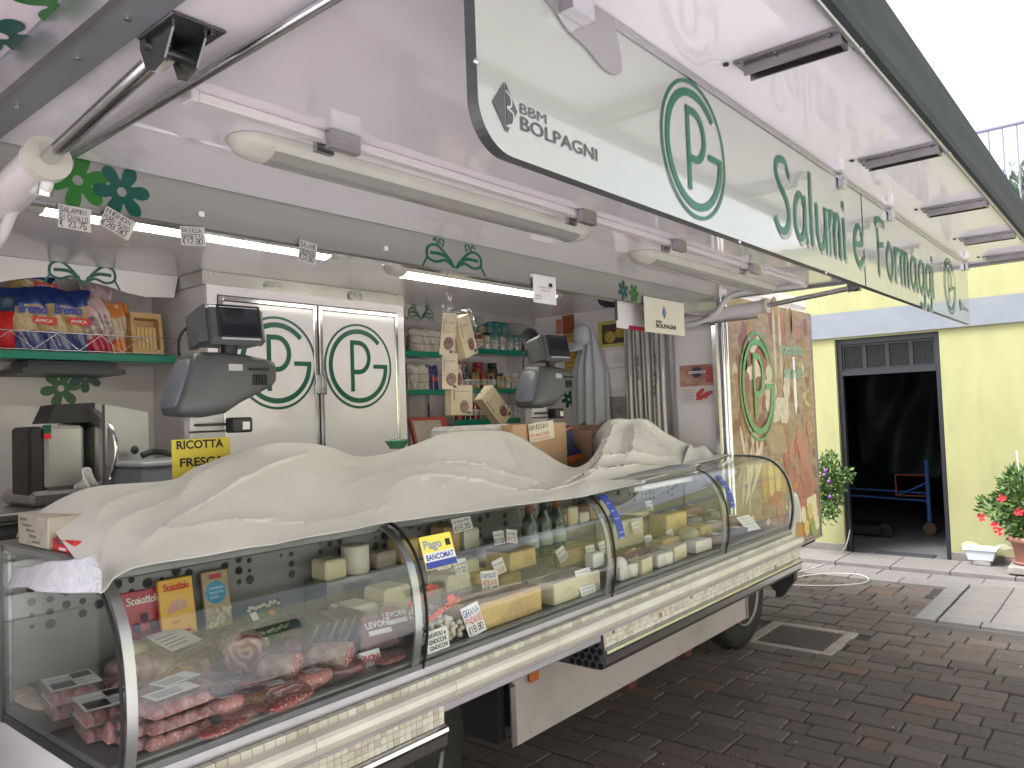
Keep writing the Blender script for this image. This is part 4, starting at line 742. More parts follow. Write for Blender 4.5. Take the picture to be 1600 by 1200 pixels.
# paper notices stuck on the glass
def on_glass(X, z): 
    q = min(GP, key=lambda p: abs(p.y-z)); i = GP.index(q); d = (GP[min(i+1, len(GP)-1)]-GP[max(i-1, 0)]).normalized()
    return fr((X, q.x-d.y*.0065, q.y+d.x*.0065), (1, 0, 0), (0, d.x, d.y))
def scribble(mb, M, w_, h, mi=0, z=.0009):
    """a line of writing too small to read"""
    x = 0
    while x < w_-h:
        n = random.randint(3, 6); pts = [(x+i*h*.38, h*(.75 if i % 2 else .1)*random.uniform(.7, 1.1)) for i in range(n+1)]; pts = [(min(a, w_), c) for a, c in pts]; mb.ribbon(pts, h*.16, M, mi, z); x += (n+1.2)*h*.38
def card(name, M, w_, h_, lines, label, cat, base=PAPER, mats=(INK, RED, BLUE), parent=None, group=None, edge=None):
    """paper card, lower left corner at M's origin; lines: (text, mat index, x, y, height, kind)"""
    b = MB(); b.box(0, w_, 0, h_, -.0012, 0, 0, M); o = build(b, name, base, parent, label, cat, group); L = MB()
    for (t, mi, x, y, h, kd) in lines:
        m = M @ Matrix.Translation((x, y, 0))
        if kd == 'h': hand(L, t, m, h, mi)
        elif kd == 'hw': hand(L, t[0], m, h, mi, W=t[1])
        elif kd == 'p': printed(L, t, m, h, mi, .025)
        elif kd == 'pw': printed(L, t[0], m, h, mi, .03, 0, 1, .001, wmax=t[1])
        elif kd == 's': script(L, t[0], m, h, t[1], h*.13, mi)
        elif kd == 'x': scribble(L, m, t, h, mi)
        elif kd == 'r': L.prism([(0, 0), (t[0], 0), (t[0], t[1]), (0, t[1])], .0006, mi, m, .0002)
    if L.f: build(L, 'lettering', list(mats), o)
    return o
BM_ = on_glass(1.56, 1.155)
card('payment_sticker', rot(BM_, .0), .13, .098, [((.126, .020), 1, .002, .002, .01, 'r'), ((.126, .026), 2, .002, .022, .01, 'r'), (('BANCOMAT', .114), 1, .008, .0265, .017, 'pw'), (('Pago', .074), 3, .008, .060, .026, 'pw'), ((.020, .020), 4, .100, .060, .01, 'r')], 'yellow blue and white payment sticker reading BANCOMAT on the glass', 'sticker', YELLOWC, (INK, BLUE, PAPER, mat('grey_blue_print', (.25, .32, .42), rough=.5), INK))
for X, lab, zz in ((2.575, 'dark blue payment strip sticker on the glass beside the bottles', 1.27), (3.615, 'dark blue payment strip sticker on the farthest curved pane', 1.26)):
    P_ = [p for p in GP if 1.09 < p.y < zz]; b = MB(); prof_strip(b, X, X+.05, P_, .0058, .0066); o = build(b, 'payment_strip', BLUE, None, lab, 'sticker')
    b = MB()
    for k, z in enumerate((1.11, 1.13, 1.165, 1.20, 1.225)): scribble(b, on_glass(X+.008, z) @ Matrix.Translation((0, 0, .0010)), .032, .009, 0)
    build(b, 'lettering', PAPER, o)
M = fr((1.575, 1.662, .912), (1, .05, 0), (0, .18, 1)); card('pasta_notice', M, .095, .062, [(('RAVIOLI e', .078), 0, .008, .042, .012, 'pw'), (('GNOCCHI', .076), 0, .008, .024, .012, 'pw'), (('GNOCCHI', .076), 0, .010, .007, .011, 'pw')], 'white notice reading RAVIOLI e GNOCCHI behind the glass foot', 'notice')
M = fr((2.40, 1.690, .905), (1, .0, 0), (0, .30, 1)); card('allergen_notice', M, .10, .10, [(.078, 0, .011, .086-.0125*i, .006, 'x') for i in range(7)], 'white printed notice leaning behind the glass below the bottles', 'notice')
M = fr((4.02, 1.72, .925), (1, -.15, 0), (0, .8, .8)); card('tilted_notice', M, .13, .10, [(.09, 0, .02, .08-.02*i, .007, 'x') for i in range(4)], 'white paper tilted behind the farthest glass pane', 'notice')
# ================================================================== DUST CLOTH
CLOTH = mat('ivory_oilcloth', (.62, .615, .575), (.54, .53, .475), 2.6, .6, bump=.12, bsc=420, spec=.3, detail=10, contrast=(.42, .85))
RID = [(62, 800, 2.2), (110, 772, 2.2), (160, 757, 2.2), (270, 748, 2.2), (310, 728, 2.18), (370, 705, 2.15), (420, 692, 2.12), (475, 690, 2.12), (520, 698, 2.12), (560, 712, 2.12), (610, 706, 2.15), (650, 693, 2.15), (700, 676, 2.15), (760, 672, 2.15), (800, 676, 2.12), (845, 702, 2.05), (880, 724, 1.97), (905, 729, 1.94), (930, 716, 1.93), (945, 690, 1.98), (957, 656, 2.06), (985, 654, 2.1), (1012, 655, 2.1), (1040, 675, 2.12), (1080, 695, 2.12), (1128, 711, 2.12)]
HEM = [(155, 925), (165, 916), (180, 900), (205, 885), (240, 878), (290, 870), (340, 862), (390, 853), (430, 847), (475, 838), (520, 830), (560, 823), (600, 815), (650, 808), (690, 803), (730, 797), (765, 792), (800, 788), (835, 784), (870, 780), (905, 775), (940, 768), (975, 760), (1010, 752), (1050, 742), (1092, 728)]
RW = [px(x, y, 'y', Y) for x, y, Y in RID]
HW = [px(x, y, 'y', 1.655 if i < 21 else 1.655+(i-20)*.03) for i, (x, y) in enumerate(HEM)]
RS = smooth2(RW, 8); HS = smooth2(HW, 8); NC = len(RS)-1
FOLD = [(.20, 1, .02, .1, .022, .07), (.30, .95, .12, .22, .016, .06), (.33, .95, .52, .30, .018, .07), (.12, .95, .03, .35, .014, .05), (.55, .95, .66, .42, .014, .06), (.83, 1, .68, .45, .022, .05), (.90, .9, .96, .3, .014, .04), (.38, .66, .93, .46, .014, .05), (.45, .42, .97, .30, .016, .045), (.10, .30, .45, .20, .012, .05), (.85, .98, .87, .45, .014, .04)]
def ndist(u, v, f):
    ax, ay, bx, by = f[0]*5.6, f[1], f[2]*5.6, f[3]; u *= 5.6; dx, dy = bx-ax, by-ay; t = max(0, min(1, ((u-ax)*dx+(v-ay)*dy)/(dx*dx+dy*dy))); return math.hypot(u-ax-t*dx, v-ay-t*dy), t
def cloth(u, v):
    x = u*NC; i = min(int(x), NC-1); t = x-i; R_ = RS[i].lerp(RS[i+1], t); H_ = HS[i].lerp(HS[i+1], t)
    if v <= .82:
        w_ = v/.82; p = H_.lerp(R_, w_); nrm = Vector((0, -.65, .76)); s = math.sin(PI*w_)
        d = .004*s
        for f in FOLD: r, tt = ndist(u, w_, f); d += f[4]*(1.15*math.exp(-math.sqrt(r*r+.0002)/f[5])+.05*math.exp(-(r/(f[5]*1.6))**2)-.12*math.exp(-((r-f[5]*2.2)/f[5])**2))*(.3+.7*math.sin(PI*(.12+.76*tt)))*min(1, s*2)
        hem = .004*math.sin(u*64)*(1-w_)**4
        p = p+nrm*d+Vector((0, -hem, 0))
        if p.y > 1.62: 
            lim = 1.322 if p.y > 1.80 else (1.30 if p.y > 1.74 else 0); p.z = max(p.z, lim)
        return p
    w_ = (v-.82)/.18; p = R_.copy(); dz = max(0, p.z-1.325)
    return Vector((p.x, p.y+w_*(.03+.14*(1 if p.y > 2.04 else .25)), p.z-dz*w_*w_*(1 if p.y > 2.04 else .5)))
import numpy as np
def drape(fn, nu, nv, slack_u, slack_v, steps=260):
    """let a slightly too large sheet settle on the smooth form, so that it buckles into folds"""
    B = np.array([[fn(i/nu, j/nv) for i in range(nu+1)] for j in range(nv+1)], float)
    du = np.gradient(B, axis=1); dv = np.gradient(B, axis=0); Nn = np.cross(du, dv); Nn /= np.linalg.norm(Nn, axis=2, keepdims=True)+1e-9
    rg_ = np.random.RandomState(4); x = np.linspace(0, 1, nu+1)[None]; y = np.linspace(0, 1, nv+1)[:, None]
    ns = sum(a*np.sin(x*f+y*g+ph) for a, f, g, ph in [(rg_.uniform(.3, 1), rg_.uniform(8, 46), rg_.uniform(-14, 14), rg_.uniform(0, 6)) for _ in range(14)])
    P = B+Nn*(.012+.0035*ns[..., None]); V = np.zeros_like(P); mk = np.clip(np.sin(np.pi*np.clip(y/.82, 0, 1)), 0, 1)**.6; B0 = B-Nn*(.004+.042*mk*np.clip((x-.10)/.12, 0, 1)*(.6+.4*np.sin(x*19+y*6)*np.sin(x*7-y*4)))[..., None]
    C = []
    def con(da, db, k, sl):
        sa = (slice(max(0, -db), nv+1-max(0, db)), slice(max(0, -da), nu+1-max(0, da))); sb = (slice(max(0, db), nv+1+min(0, db)), slice(max(0, da), nu+1+min(0, da)))
        C.append((sa, sb, np.linalg.norm(B[sb]-B[sa], axis=2)*sl, k))
    con(1, 0, .45, 1+slack_u); con(0, 1, .45, 1+slack_v); con(1, 1, .3, 1+(slack_u+slack_v)/2); con(-1, 1, .3, 1+(slack_u+slack_v)/2); con(3, 0, .10, 1+slack_u*.9); con(0, 3, .10, 1+slack_v*.9)
    for it in range(steps):
        V *= .93; V[..., 2] -= .0006; Q = P+V
        for _ in range(4):
            for sa, sb, L, k in C:
                d = Q[sb]-Q[sa]; l = np.linalg.norm(d, axis=2)+1e-9; c = (d*((l-L)/l*k*.5)[..., None]); Q[sa] += c; Q[sb] -= c
        h = ((Q-B0)*Nn).sum(2); pen = np.minimum(h, 0); Q -= Nn*pen[..., None]
        hi = np.maximum(h-.045, 0); Q -= Nn*(hi*.5)[..., None]
        t = Q-B0; t -= Nn*(t*Nn).sum(2)[..., None]; fx = np.where(h < .002, .25, .02)[..., None]; Q -= t*fx
        V = Q-P; P = Q
    return P
CN, CV = 300, 84
CP = drape(cloth, CN, CV, .046, .036, 360)
b = MB(); b.grid(lambda u, v: CP[int(round(v*CV)), int(round(u*CN))], CN, CV); build(b, 'dust_cloth', CLOTH, None, 'crumpled ivory dust cloth thrown over the top of the counter', 'cloth', solid=.002)
# loose end of the cloth at the far right
b = MB(); E0 = [px(1060, 742, 'y', 1.84), px(1092, 738, 'y', 1.86), px(1118, 727, 'y', 1.90), px(1140, 716, 'y', 2.0)]; E1 = [px(1078, 694, 'y', 2.1), px(1100, 698, 'y', 2.12), px(1122, 705, 'y', 2.14), px(1142, 712, 'y', 2.16)]
A_, B_ = smooth2(E0, 6), smooth2(E1, 6)
def ce(u, v):
    x = u*(len(A_)-1); i = min(int(x), len(A_)-2); p = A_[i].lerp(A_[i+1], x-i).lerp(B_[i].lerp(B_[i+1], x-i), v); p.z = max(p.z+.012*math.sin(u*14+v*3), 1.312); return p
b.grid(ce, 30, 14); build(b, 'folded_cloth', CLOTH, None, 'folded cloth corner lying on the glass at the far right of the counter', 'cloth', solid=.003)
# fluffy turned-over end at the left, with boxes beneath
b = MB(); TW = mat('fluffy_backing', (.72, .73, .78), (.58, .59, .64), 28, .95, bump=1., bsc=120)
Wp = [[(22, 888), (50, 886), (80, 878), (110, 876), (146, 868)], [(18, 903), (45, 903), (66, 905), (105, 905), (153, 896)], [(12, 920), (42, 917), (56, 924), (105, 927), (155, 926)]]
def tw(u, v):
    x = u*4; i = min(int(x), 3); t = x-i; q = []
    for row in Wp: q.append((row[i][0]*(1-t)+row[i+1][0]*t, row[i][1]*(1-t)+row[i+1][1]*t))
    y = v*2; k = min(int(y), 1); s = y-k; P = (q[k][0]*(1-s)+q[k+1][0]*s, q[k][1]*(1-s)+q[k+1][1]*s)
    Yd = 2.24-.60*(u**.9); p = px(P[0], P[1], 'y', Yd-.05*v); return p+Vector((0, -.008*math.sin(PI*v), 0))
b.grid(tw, 40, 16); build(b, 'fleece_flap', TW, None, 'fluffy white backing of the cloth hanging over the left glass end', 'cloth flap', solid=.008)
q0 = px(25, 890, 'y', 2.08); kb = mat('printed_carton', (.44, .40, .33), (.34, .29, .25), 18, .8, contrast=(.5, .7))
bx = thing('carton', (.80, 2.12, 1.318), 'scuffed pale carton with dark print at the left end of the counter', 'carton')
b = MB(); b.rbox(.708, .80, 2.04, 2.24, 1.319, 1.395, .003); build(b, 'body', kb, bx); b = MB(); b.box(.80, .90, 2.03, 2.2, 1.345, 1.388); build(b, 'flap', mat('carton_flap', (.60, .54, .42), (.52, .46, .36), 6, .7), bx)
b = MB()
for k in range(5): scribble(b, fr((.7075, 2.22-.02*k, 1.38-.013*k), (0, -1, 0), (0, 0, 1)), .06, .010, 0)
build(b, 'print', INK, bx)
rbx = thing('red_carton', (.86, 1.97, 1.318), 'small red and white carton peeping from under the cloth', 'carton')
b = MB(); b.rbox(.715, .83, 1.90, 2.035, 1.319, 1.348, .003); build(b, 'body', RED, rbx); b = MB(); b.rbox(.77, .84, 1.96, 2.03, 1.3485, 1.366, .003); build(b, 'back', mat('crimson', (.42, .02, .05), rough=.4), rbx)
b = MB(); Q = fr((.7145, 2.02, 1.347), (0, -1, 0), (0, 0, 1)); b.prism([(0, 0), (.06, 0), (.05, -.012), (.01, -.012)], .001, 0, Q); b.prism([(.03, -.024), (.07, -.024), (.07, -.018), (.03, -.018)], .001, 1, Q); build(b, 'print', [mat('dark_red_print', (.16, .05, .05), rough=.5), PAPER], rbx)
# ================================================================== FOOD IN THE CASE
DZ = .9015; DECK = lambda x, y: px(x, y, 'z', DZ)
MEATS = {'speck': marbled('speck', (.16, .018, .02), (.50, .28, .24), 5, .06, .28, 4, .5), 'spiral': marbled('pancetta_spiral', (.17, .02, .025), (.44, .27, .25), 11, .25, .28, 11, .6, 'RINGS', 'X', (0, 0, -.055)), 'raw': mat('raw_meat', (.30, .075, .075), (.50, .29, .27), 70, .3, coat=.7, contrast=(.42, .66), detail=8), 'layers': marbled('layered_bacon', (.30, .06, .07), (.58, .43, .42), 26, .3, .28, 4, .6, 'BANDS', 'Y'), 'pancetta': marbled('pancetta', (.20, .03, .035), (.52, .34, .33), 16, .3, .28, 14, .6), 'bacon': marbled('bacon', (.34, .09, .10), (.56, .40, .40), 20, .35, .28, 9, .6), 'ham': marbled('ham', (.44, .20, .20), (.54, .34, .33), 9, .4, .3, 8, .6), 'salami': speck('salami', (.36, .06, .05), (.66, .45, .40), 110, .28, .35, .5), 'sausage': speck('sausage', (.55, .22, .20), (.70, .46, .42), 90, .25, .35, .5), 'dark': mat('dark_meat', (.09, .015, .018), (.14, .03, .03), 30, .3, coat=.5), 'pale': marbled('pale_meat', (.36, .24, .17), (.54, .42, .31), 18, .4, .35, 12, .4), 'rind': mat('mould_rind', (.36, .27, .19), (.17, .10, .07), 45, .7, bump=.5, bsc=120), 'pepper': speck('pepper_crust', (.35, .18, .05), (.10, .03, .02), 160, .3, .5, .4)}
def turn(c, a): return Matrix.Translation(c) @ Matrix.Rotation(a, 4, 'Z')
def film(mb, M, lx, ly, h, mi=0, n=14, seed=1):
    """crinkled vacuum film: sheet draped over the food with flat rims"""
    r = random.Random(seed); ph = [r.uniform(0, 6) for _ in range(4)]
    def f(u, v):
        x, y = (u-.5)*lx, (v-.5)*ly; a = max(0, 1-(2*abs(u-.5))**4)*max(0, 1-(2*abs(v-.5))**4)
        return (x+.004*math.sin(v*9+ph[0]), y+.004*math.sin(u*9+ph[1]), .003+h*a**.6+.003*math.sin(u*19+ph[2])*math.sin(v*17+ph[3]))
    return mb.grid(f, n, n, mi, True, M)
def tray(c, a, lx, ly, h, food, label, cat, group=None, n=8, lab=None, labc=PAPER, tilt=0, lump=.02, lid=True):
    M = turn(c, a) @ Matrix.Rotation(tilt, 4, 'X'); t = thing('food_tray', c, label, cat, group); R = random.Random(hash(label) % 999 if False else len(label)*7+int(c[0]*100))
    b = MB(); x, y = lx/2, ly/2; k = .88
    vs = [(-x*k, -y*k, .001), (x*k, -y*k, .001), (x*k, y*k, .001), (-x*k, y*k, .001), (-x, -y, h), (x, -y, h), (x, y, h), (-x, y, h), (-x-.006, -y-.006, h), (x+.006, -y-.006, h), (x+.006, y+.006, h), (-x-.006, y+.006, h)]
    b.add(vs, [(3, 2, 1, 0)]+[(i, (i+1) % 4, 4+(i+1) % 4, 4+i) for i in range(4)]+[(4+i, 4+(i+1) % 4, 8+(i+1) % 4, 8+i) for i in range(4)], 0, False, M); build(b, 'tray', CLEARP, t)
    b = MB()
    if lump == .02:
        ph = R.uniform(0, 6)
        def hf(u, v):
            e = min(1, 9*min(u, 1-u))*min(1, 9*min(v, 1-v)); return ((u-.5)*2*x*.9, (v-.5)*2*y*.9, .003+h*.88*e**.5*(.55+.45*abs(math.sin(PI*(4*u+.25*math.sin(v*5+ph))))**.6)*(.9+.1*math.sin(v*23+ph+u*7)))
        b.grid(hf, 36, 26, 0, True, M)
    else:
        for i in range(n):
            gx = -x*.72+(i % 4)*x*.48; gy = -y*.7+(i//4)*y*1.4/max(1, (n-1)//4); b.ell((gx, gy, h*.45), (lump*1.25, lump*1.35, h*.44*R.uniform(.8, 1.05)), 12, 8, 0, M @ Matrix.Rotation(R.uniform(-.2, .2), 4, 'Z'))
    build(b, 'contents', food, t)
    if lid: b = MB(); b.box(-x, x, -y, y, h+.0005, h+.0015, 0, M); build(b, 'lid_film', FILM, t)
    if lab:
        b = MB(); w_, h_, lx0, ly0 = lab; b.box(lx0-w_/2, lx0+w_/2, ly0-h_/2, ly0+h_/2, h+.002, h+.0026, 0, M); L = build(b, 'label_card', labc, t); b = MB(); Q = M @ Matrix.Translation((lx0-w_*.42, ly0+h_*.2, h+.0028))
        for q in range(4): b.prism([(0, 0), (w_*R.uniform(.4, .8), 0), (w_*.6, .003), (0, .003)], .0002, 0, Q @ Matrix.Translation((0, -h_*.17*q, 0)))
        build(b, 'print', INK, L)
    return t
def vac(c, a, dims, food, label, cat='meat', group=None, tilt=0, p=.75, cut=None, fm=1.35, roll=0):
    """vacuum-packed piece: rounded food body with crinkled film round it"""
    M = turn(c, a) @ Matrix.Rotation(tilt, 4, 'X'); t = thing('vacuum_pack', c, label, cat, group); dx, dy, dz = dims
    b = MB()
    if cut:
        r = min(dy, dz); Q = M @ Matrix.Translation((0, 0, r)) @ Matrix.Rotation(PI/2, 4, 'Y'); b.lathe([(r*.25, -dx), (r*.66, -dx*.93), (r*.9, -dx*.7), (r, -dx*.3), (r*1.02, dx*.3), (r*.99, dx)], 26, 0, Q)
        b.v = [(x+.003*math.sin(y*160+z*90), y+.003*math.sin(z*140+x*80), z) for x, y, z in b.v]
    else:
        b.ell((0, 0, dz), dims, 28, 18, 0, M, p); b.v = [(x, y, z+(z-c[2])/(dz*2)*(.10*dz*math.sin(x*70+len(label))+.10*dz*math.sin(y*95))) for x, y, z in b.v]
    build(b, 'meat', food, t)
    if cut: b = MB(); b.lathe([(r*.97, dx+.0005), (r*.96, dx+.003), (r*.5, dx+.004)], 26, 0, Q); build(b, 'cut_face', cut, t)
    b = MB(); film(b, M, dx*2*fm, dy*2*fm, dz*2+.006, seed=len(label)); build(b, 'film', FILM, t)
    return t
# sausage trays, two by two, black and white sleeve
for k, (x, y, dz, w_) in enumerate(((112, 1108, 0, 'back tray of the lower layer'), (165, 1140, 0, 'front tray of the lower layer'), (112, 1108, .036, 'back tray of the upper layer'), (165, 1140, .036, 'front tray of the upper layer'))):
    c = DECK(x, y)+Vector((0, 0, dz)); t = tray(c, -.15, .12, .15, .034, MEATS['raw'], f'sausages in a black and white sleeved pack, {w_}', 'sausages', 'sausage packs in the left case', 8, (.112, .13, 0, 0), PAPER)
    b = MB(); M = turn(c, -.15); b.box(-.05, .0, -.055, -.005, .0372, .0376, 0, M); b.box(.005, .05, .01, .055, .0372, .0376, 0, M); build(b, 'black_print', INK, t)
tray(DECK(205, 1140), -.1, .15, .13, .05, MEATS['sausage'], 'clear tray of pink sausage meat with a white label next to the end frame', 'sausages', None, 8, (.09, .05, .01, 0))
for k in range(3): tray(DECK(275, 1128)+Vector((0, 0, .034*k)), .12+.05*k, .16, .12, .03, MEATS[('pale', 'pale', 'raw')[k]], ('shredded pork pack at the bottom of the right front stack', 'shredded pork pack in the middle of the right front stack', 'topmost pack with white label in the right front stack')[k], 'meat pack', 'meat packs stacked at the front', 8, (.10, .06, 0, .0) if k == 2 else None)
for k in range(2): tray(DECK(228, 1158)+Vector((0, 0, .03*k)), .1, .10, .10, .028, MEATS['raw'], ('lower pink bacon pack in the corner behind the end frame', 'upper pink bacon pack in the corner behind the end frame')[k], 'meat pack', 'meat packs stacked at the front', 8)
# flatbread bag
c = DECK(112, 1078); t = thing('flatbread_bag', c, 'bag of round flatbread with dark green print at the back left', 'flatbread'); M = turn(c, .2) @ Matrix.Rotation(.22, 4, 'X')
b = MB(); b.lathe([(.13, .005), (.14, .012), (.135, .02), (.1, .024), (.02, .026)], 36, 0, M); build(b, 'bread', mat('flatbread', (.58, .50, .37), (.40, .30, .18), 25, .8), t)
b = MB(); film(b, M, .34, .34, .03, seed=5); build(b, 'bag', FILM, t)
b = MB(); b.prism([(-.10, -.03), (.11, -.03), (.10, .09), (-.09, .08)], .032, 0, M, .0315); build(b, 'dark_print', mat('bag_print', (.02, .05, .035), rough=.3), t)
b = MB(); scribble(b, M @ Matrix.Translation((-.07, -.015, .0325)), .15, .016, 0); build(b, 'lettering', mat('gold_print', (.5, .5, .35), rough=.4), t)
c = DECK(80, 1070); vac(c, .4, (.045, .06, .02), mat('white_cheese', (.68, .66, .60), rough=.5, coat=.3), 'small white pouch with green print at the far left of the case', 'pouch')
c = DECK(225, 1062); vac(c, -.5, (.10, .055, .035), MEATS['ham'], 'large pink cured ham slab in film left of the ravioli tray', 'ham')
# ravioli tray
c = DECK(268, 1050)+Vector((0, .02, .03)); t = tray(c, .35, .19, .17, .06, mat('egg_pasta', (.62, .56, .32), (.56, .48, .25), 20, .6), 'clear tray of round yellow ravioli with a white label', 'ravioli', None, 8, (.12, .10, .01, .005), PAPER, tilt=.35, lump=.03)
# leaning cartons at the back
def leaning(x, y0, y1, wd, mats, label, name, draw, Y=2.26, lean=.18):
    A_ = px(x, y0, 'y', Y); h = px(x, y1, 'y', Y+.03).z-A_.z; A_.z = max(A_.z, .905); M = fr(A_, (1, 0, 0), (0, lean, 1)); t = thing(name, A_, label, 'pasta pack')
    b = MB(); b.rbox(0, wd, 0, h, -.018, 0, .003, 0, M); build(b, 'sleeve', mats[0], t); draw(t, M, wd, h); return t
CRIM = mat('crimson_card', (.40, .02, .06), rough=.35, coat=.2); YC = mat('mustard_card', (.75, .42, .03), rough=.35, coat=.2)
def d1(t, M, w_, h):
    b = MB(); script(b, 'Scoiattolo'.replace('S', 'S'), M @ Matrix.Translation((w_*.12, h*.80, 0)), .020, w_*.8, .0035, 0); build(b, 'lettering', PAPER, t)
    b = MB(); 
    for q in range(3): b.prism([(.012*math.cos(i*PI/4)*(1+.4*(i % 2)), .016*math.sin(i*PI/4)) for i in range(8)], .0012, 0, M @ Matrix.Translation((w_*(.3+.2*q), h*(.58 if q == 1 else .45), 0)))
    build(b, 'mushroom_print', mat('purple_print', (.09, .04, .09), rough=.5), t)
    b = MB(); b.prism([(0, 0), (w_*.7, 0), (w_*.75, h*.14), (w_*.3, h*.18), (0, h*.12)], .0012, 0, M @ Matrix.Translation((w_*.12, h*.05, 0))); build(b, 'pasta_print', mat('pasta_print', (.55, .42, .12), (.4, .28, .06), 60, .4), t)
leaning(197, 1035, 925, .125, [CRIM], 'crimson pasta carton lettered Scoiattolo leaning at the back left', 'pasta_carton', d1, 2.27)
def d2(t, M, w_, h):
    b = MB(); script(b, 'Scoiattolo', M @ Matrix.Translation((w_*.12, h*.80, 0)), .019, w_*.75, .0035, 0); scribble(b, M @ Matrix.Translation((w_*.3, h*.22, 0)), w_*.35, .010, 0); b.prism([(0, 0), (w_*.5, 0), (w_*.5, .01), (0, .01)], .0012, 0, M @ Matrix.Translation((w_*.3, h*.04, 0))); build(b, 'lettering', RED, t)
    b = MB(); b.prism([(0, 0), (w_*.55, .01), (w_*.6, .03), (w_*.35, .04), (.01, .03)], .0012, 0, M @ Matrix.Translation((w_*.18, h*.40, 0))); build(b, 'ham_print', MATS['print_salami'], t)
leaning(256, 1000, 905, .105, [YC], 'mustard yellow pasta carton with red script leaning at the back', 'pasta_carton', d2, 2.25)
leaning(245, 1000, 900, .10, [YC], 'second mustard carton half hidden behind the first', 'pasta_carton', lambda *a: None, 2.285)
def d3(t, M, w_, h):
    b = MB(); b.prism([(.034*math.cos(i*PI/14), .034*math.sin(i*PI/14)) for i in range(28)], .0014, 0, M @ Matrix.Translation((w_*.45, h*.62, 0))); build(b, 'blue_disc', mat('cyan_print', (.01, .26, .50), rough=.4), t)
    b = MB(); b.prism([(0, 0), (.04, 0), (.04, .014), (0, .014)], .0018, 0, M @ Matrix.Translation((w_*.25, h*.86, 0))); build(b, 'red_band', CRIM, t)
    b = MB()
    for i, s_ in enumerate(('TORTELLINI', 'PROSCIUTTO', 'CRUDO')): printed(b, s_, M @ Matrix.Translation((w_*.2, h*(.68-.08*i), .0012)), .006, 0, .01, wmax=.045 if i < 2 else .028)
    build(b, 'lettering', PAPER, t)
    b = MB(); R = random.Random(2)
    for i in range(16): b.lathe([(.007, 0), (.010, .004), (.006, .006)], 10, 0, M @ Matrix.Translation((w_*R.uniform(.1, .9), h*R.uniform(.06, .32), 0)))
    build(b, 'tortellini_print', MATS['egg_pasta'], t)
leaning(325, 985, 892, .085, [mat('tan_pack', (.42, .33, .20), (.32, .22, .12), 30, .35, coat=.4)], 'clear tortellini pack with a round blue label at the back', 'tortellini_pack', d3, 2.25)
# cured meats
vac(DECK(300, 1068), .5, (.095, .035, .03), MEATS['speck'], 'dark red speck chunk with white fat in film below the ravioli', 'speck', cut=None)
vac(DECK(325, 1062)+Vector((0, .03, .03)), .45, (.06, .02, .025), MEATS['dark'], 'second dark speck piece lying on the speck chunk', 'speck')
c = DECK(382, 1048); vac(c, -1.95, (.05, .062, .058), MEATS['rind'], 'rolled pancetta with a spiral cut face standing in film', 'pancetta', cut=MEATS['spiral'])
vac(DECK(388, 1092), .2, (.115, .04, .022), MEATS['layers'], 'striped bacon slab in clear film in the middle front', 'bacon')
vac(DECK(400, 1110), .3, (.10, .04, .012), MEATS['raw'], 'flat bacon pack under the striped slab', 'bacon')
c = DECK(345, 1122)+Vector((0, 0, .012)); t = vac(c, -.45, (.055, .045, .022), MEATS['sausage'], 'vacuum pack of fat pink sausages with a pale printed band', 'sausages'); M = turn(c, -.45); b = MB(); b.prism([(-.035, -.04), (.03, -.04), (.03, .035), (-.035, .035)], .0490, 0, M, .0480); build(b, 'label_band', mat('lilac_label', (.55, .56, .62), (.4, .38, .46), 50, .4), t)
vac(DECK(380, 1112), -.5, (.055, .022, .02), MEATS['pepper'], 'small pepper crusted salami tucked behind the sausage pack', 'salami')
vac(DECK(352, 1140), .2, (.07, .03, .008), MEATS['salami'], 'flat red sliced salami pack at the front rail', 'salami')
vac(DECK(436, 1072), -1.0, (.055, .044, .044), MEATS['rind'], 'half salami with red cut face nearer the bacon', 'salami', cut=MEATS['salami'])
vac(DECK(512, 1054), -.95, (.065, .044, .044), MEATS['rind'], 'half salami with red cut face nearer the sliced packs', 'salami', cut=MEATS['salami'])
GRN = mat('green_bag', (.03, .09, .025), (.06, .13, .04), 12, .3, coat=.4); GNO = mat('gnocchi', (.66, .60, .40), (.58, .50, .32), 30, .6, bump=.3)
for k, (x, y, z, w_) in enumerate(((437, 1018, 0, 'lower'), (428, 1008, .055, 'upper'))):
    c = DECK(x, y)+Vector((0, .03*k, z)); t = thing('gnocchi_bag', c, f'{w_} green printed bag of gnocchi near the pancetta roll', 'gnocchi bag', 'green gnocchi bags'); M = turn(c, .15) @ Matrix.Rotation(.9, 4, 'X')
    b = MB(); b.grid(lambda u, v: ((u-.5)*.16, v*.075, .012+.014*math.sin(PI*u)**.5*math.sin(PI*v)**.5), 12, 8, 0, True, M); b.grid(lambda u, v: ((u-.5)*.16, v*.075, .011-.012*math.sin(PI*u)**.5*math.sin(PI*v)**.5), 12, 8, 0, True, M, True); build(b, 'bag', GRN, t)
    b = MB(); R = random.Random(k)
    for i in range(14): b.ell((-.06+.009*i, .062+R.uniform(-.006, .006), .024), (.007, .006, .006), 8, 6, 0, M)
    build(b, 'gnocchi', GNO, t); b = MB(); b.prism([(-.065, .02), (-.04, .02), (-.04, .048), (-.065, .048)], .027, 0, M, .026); build(b, 'white_label', PAPER, t)
    b = MB(); b.ell((.015, .03, .0265), (.014, .012, .002), 12, 6, 0, M); build(b, 'potato_print', MATS['print_orange'], t)
DK = mat('navy_tray', (.02, .022, .04), rough=.3, coat=.4)
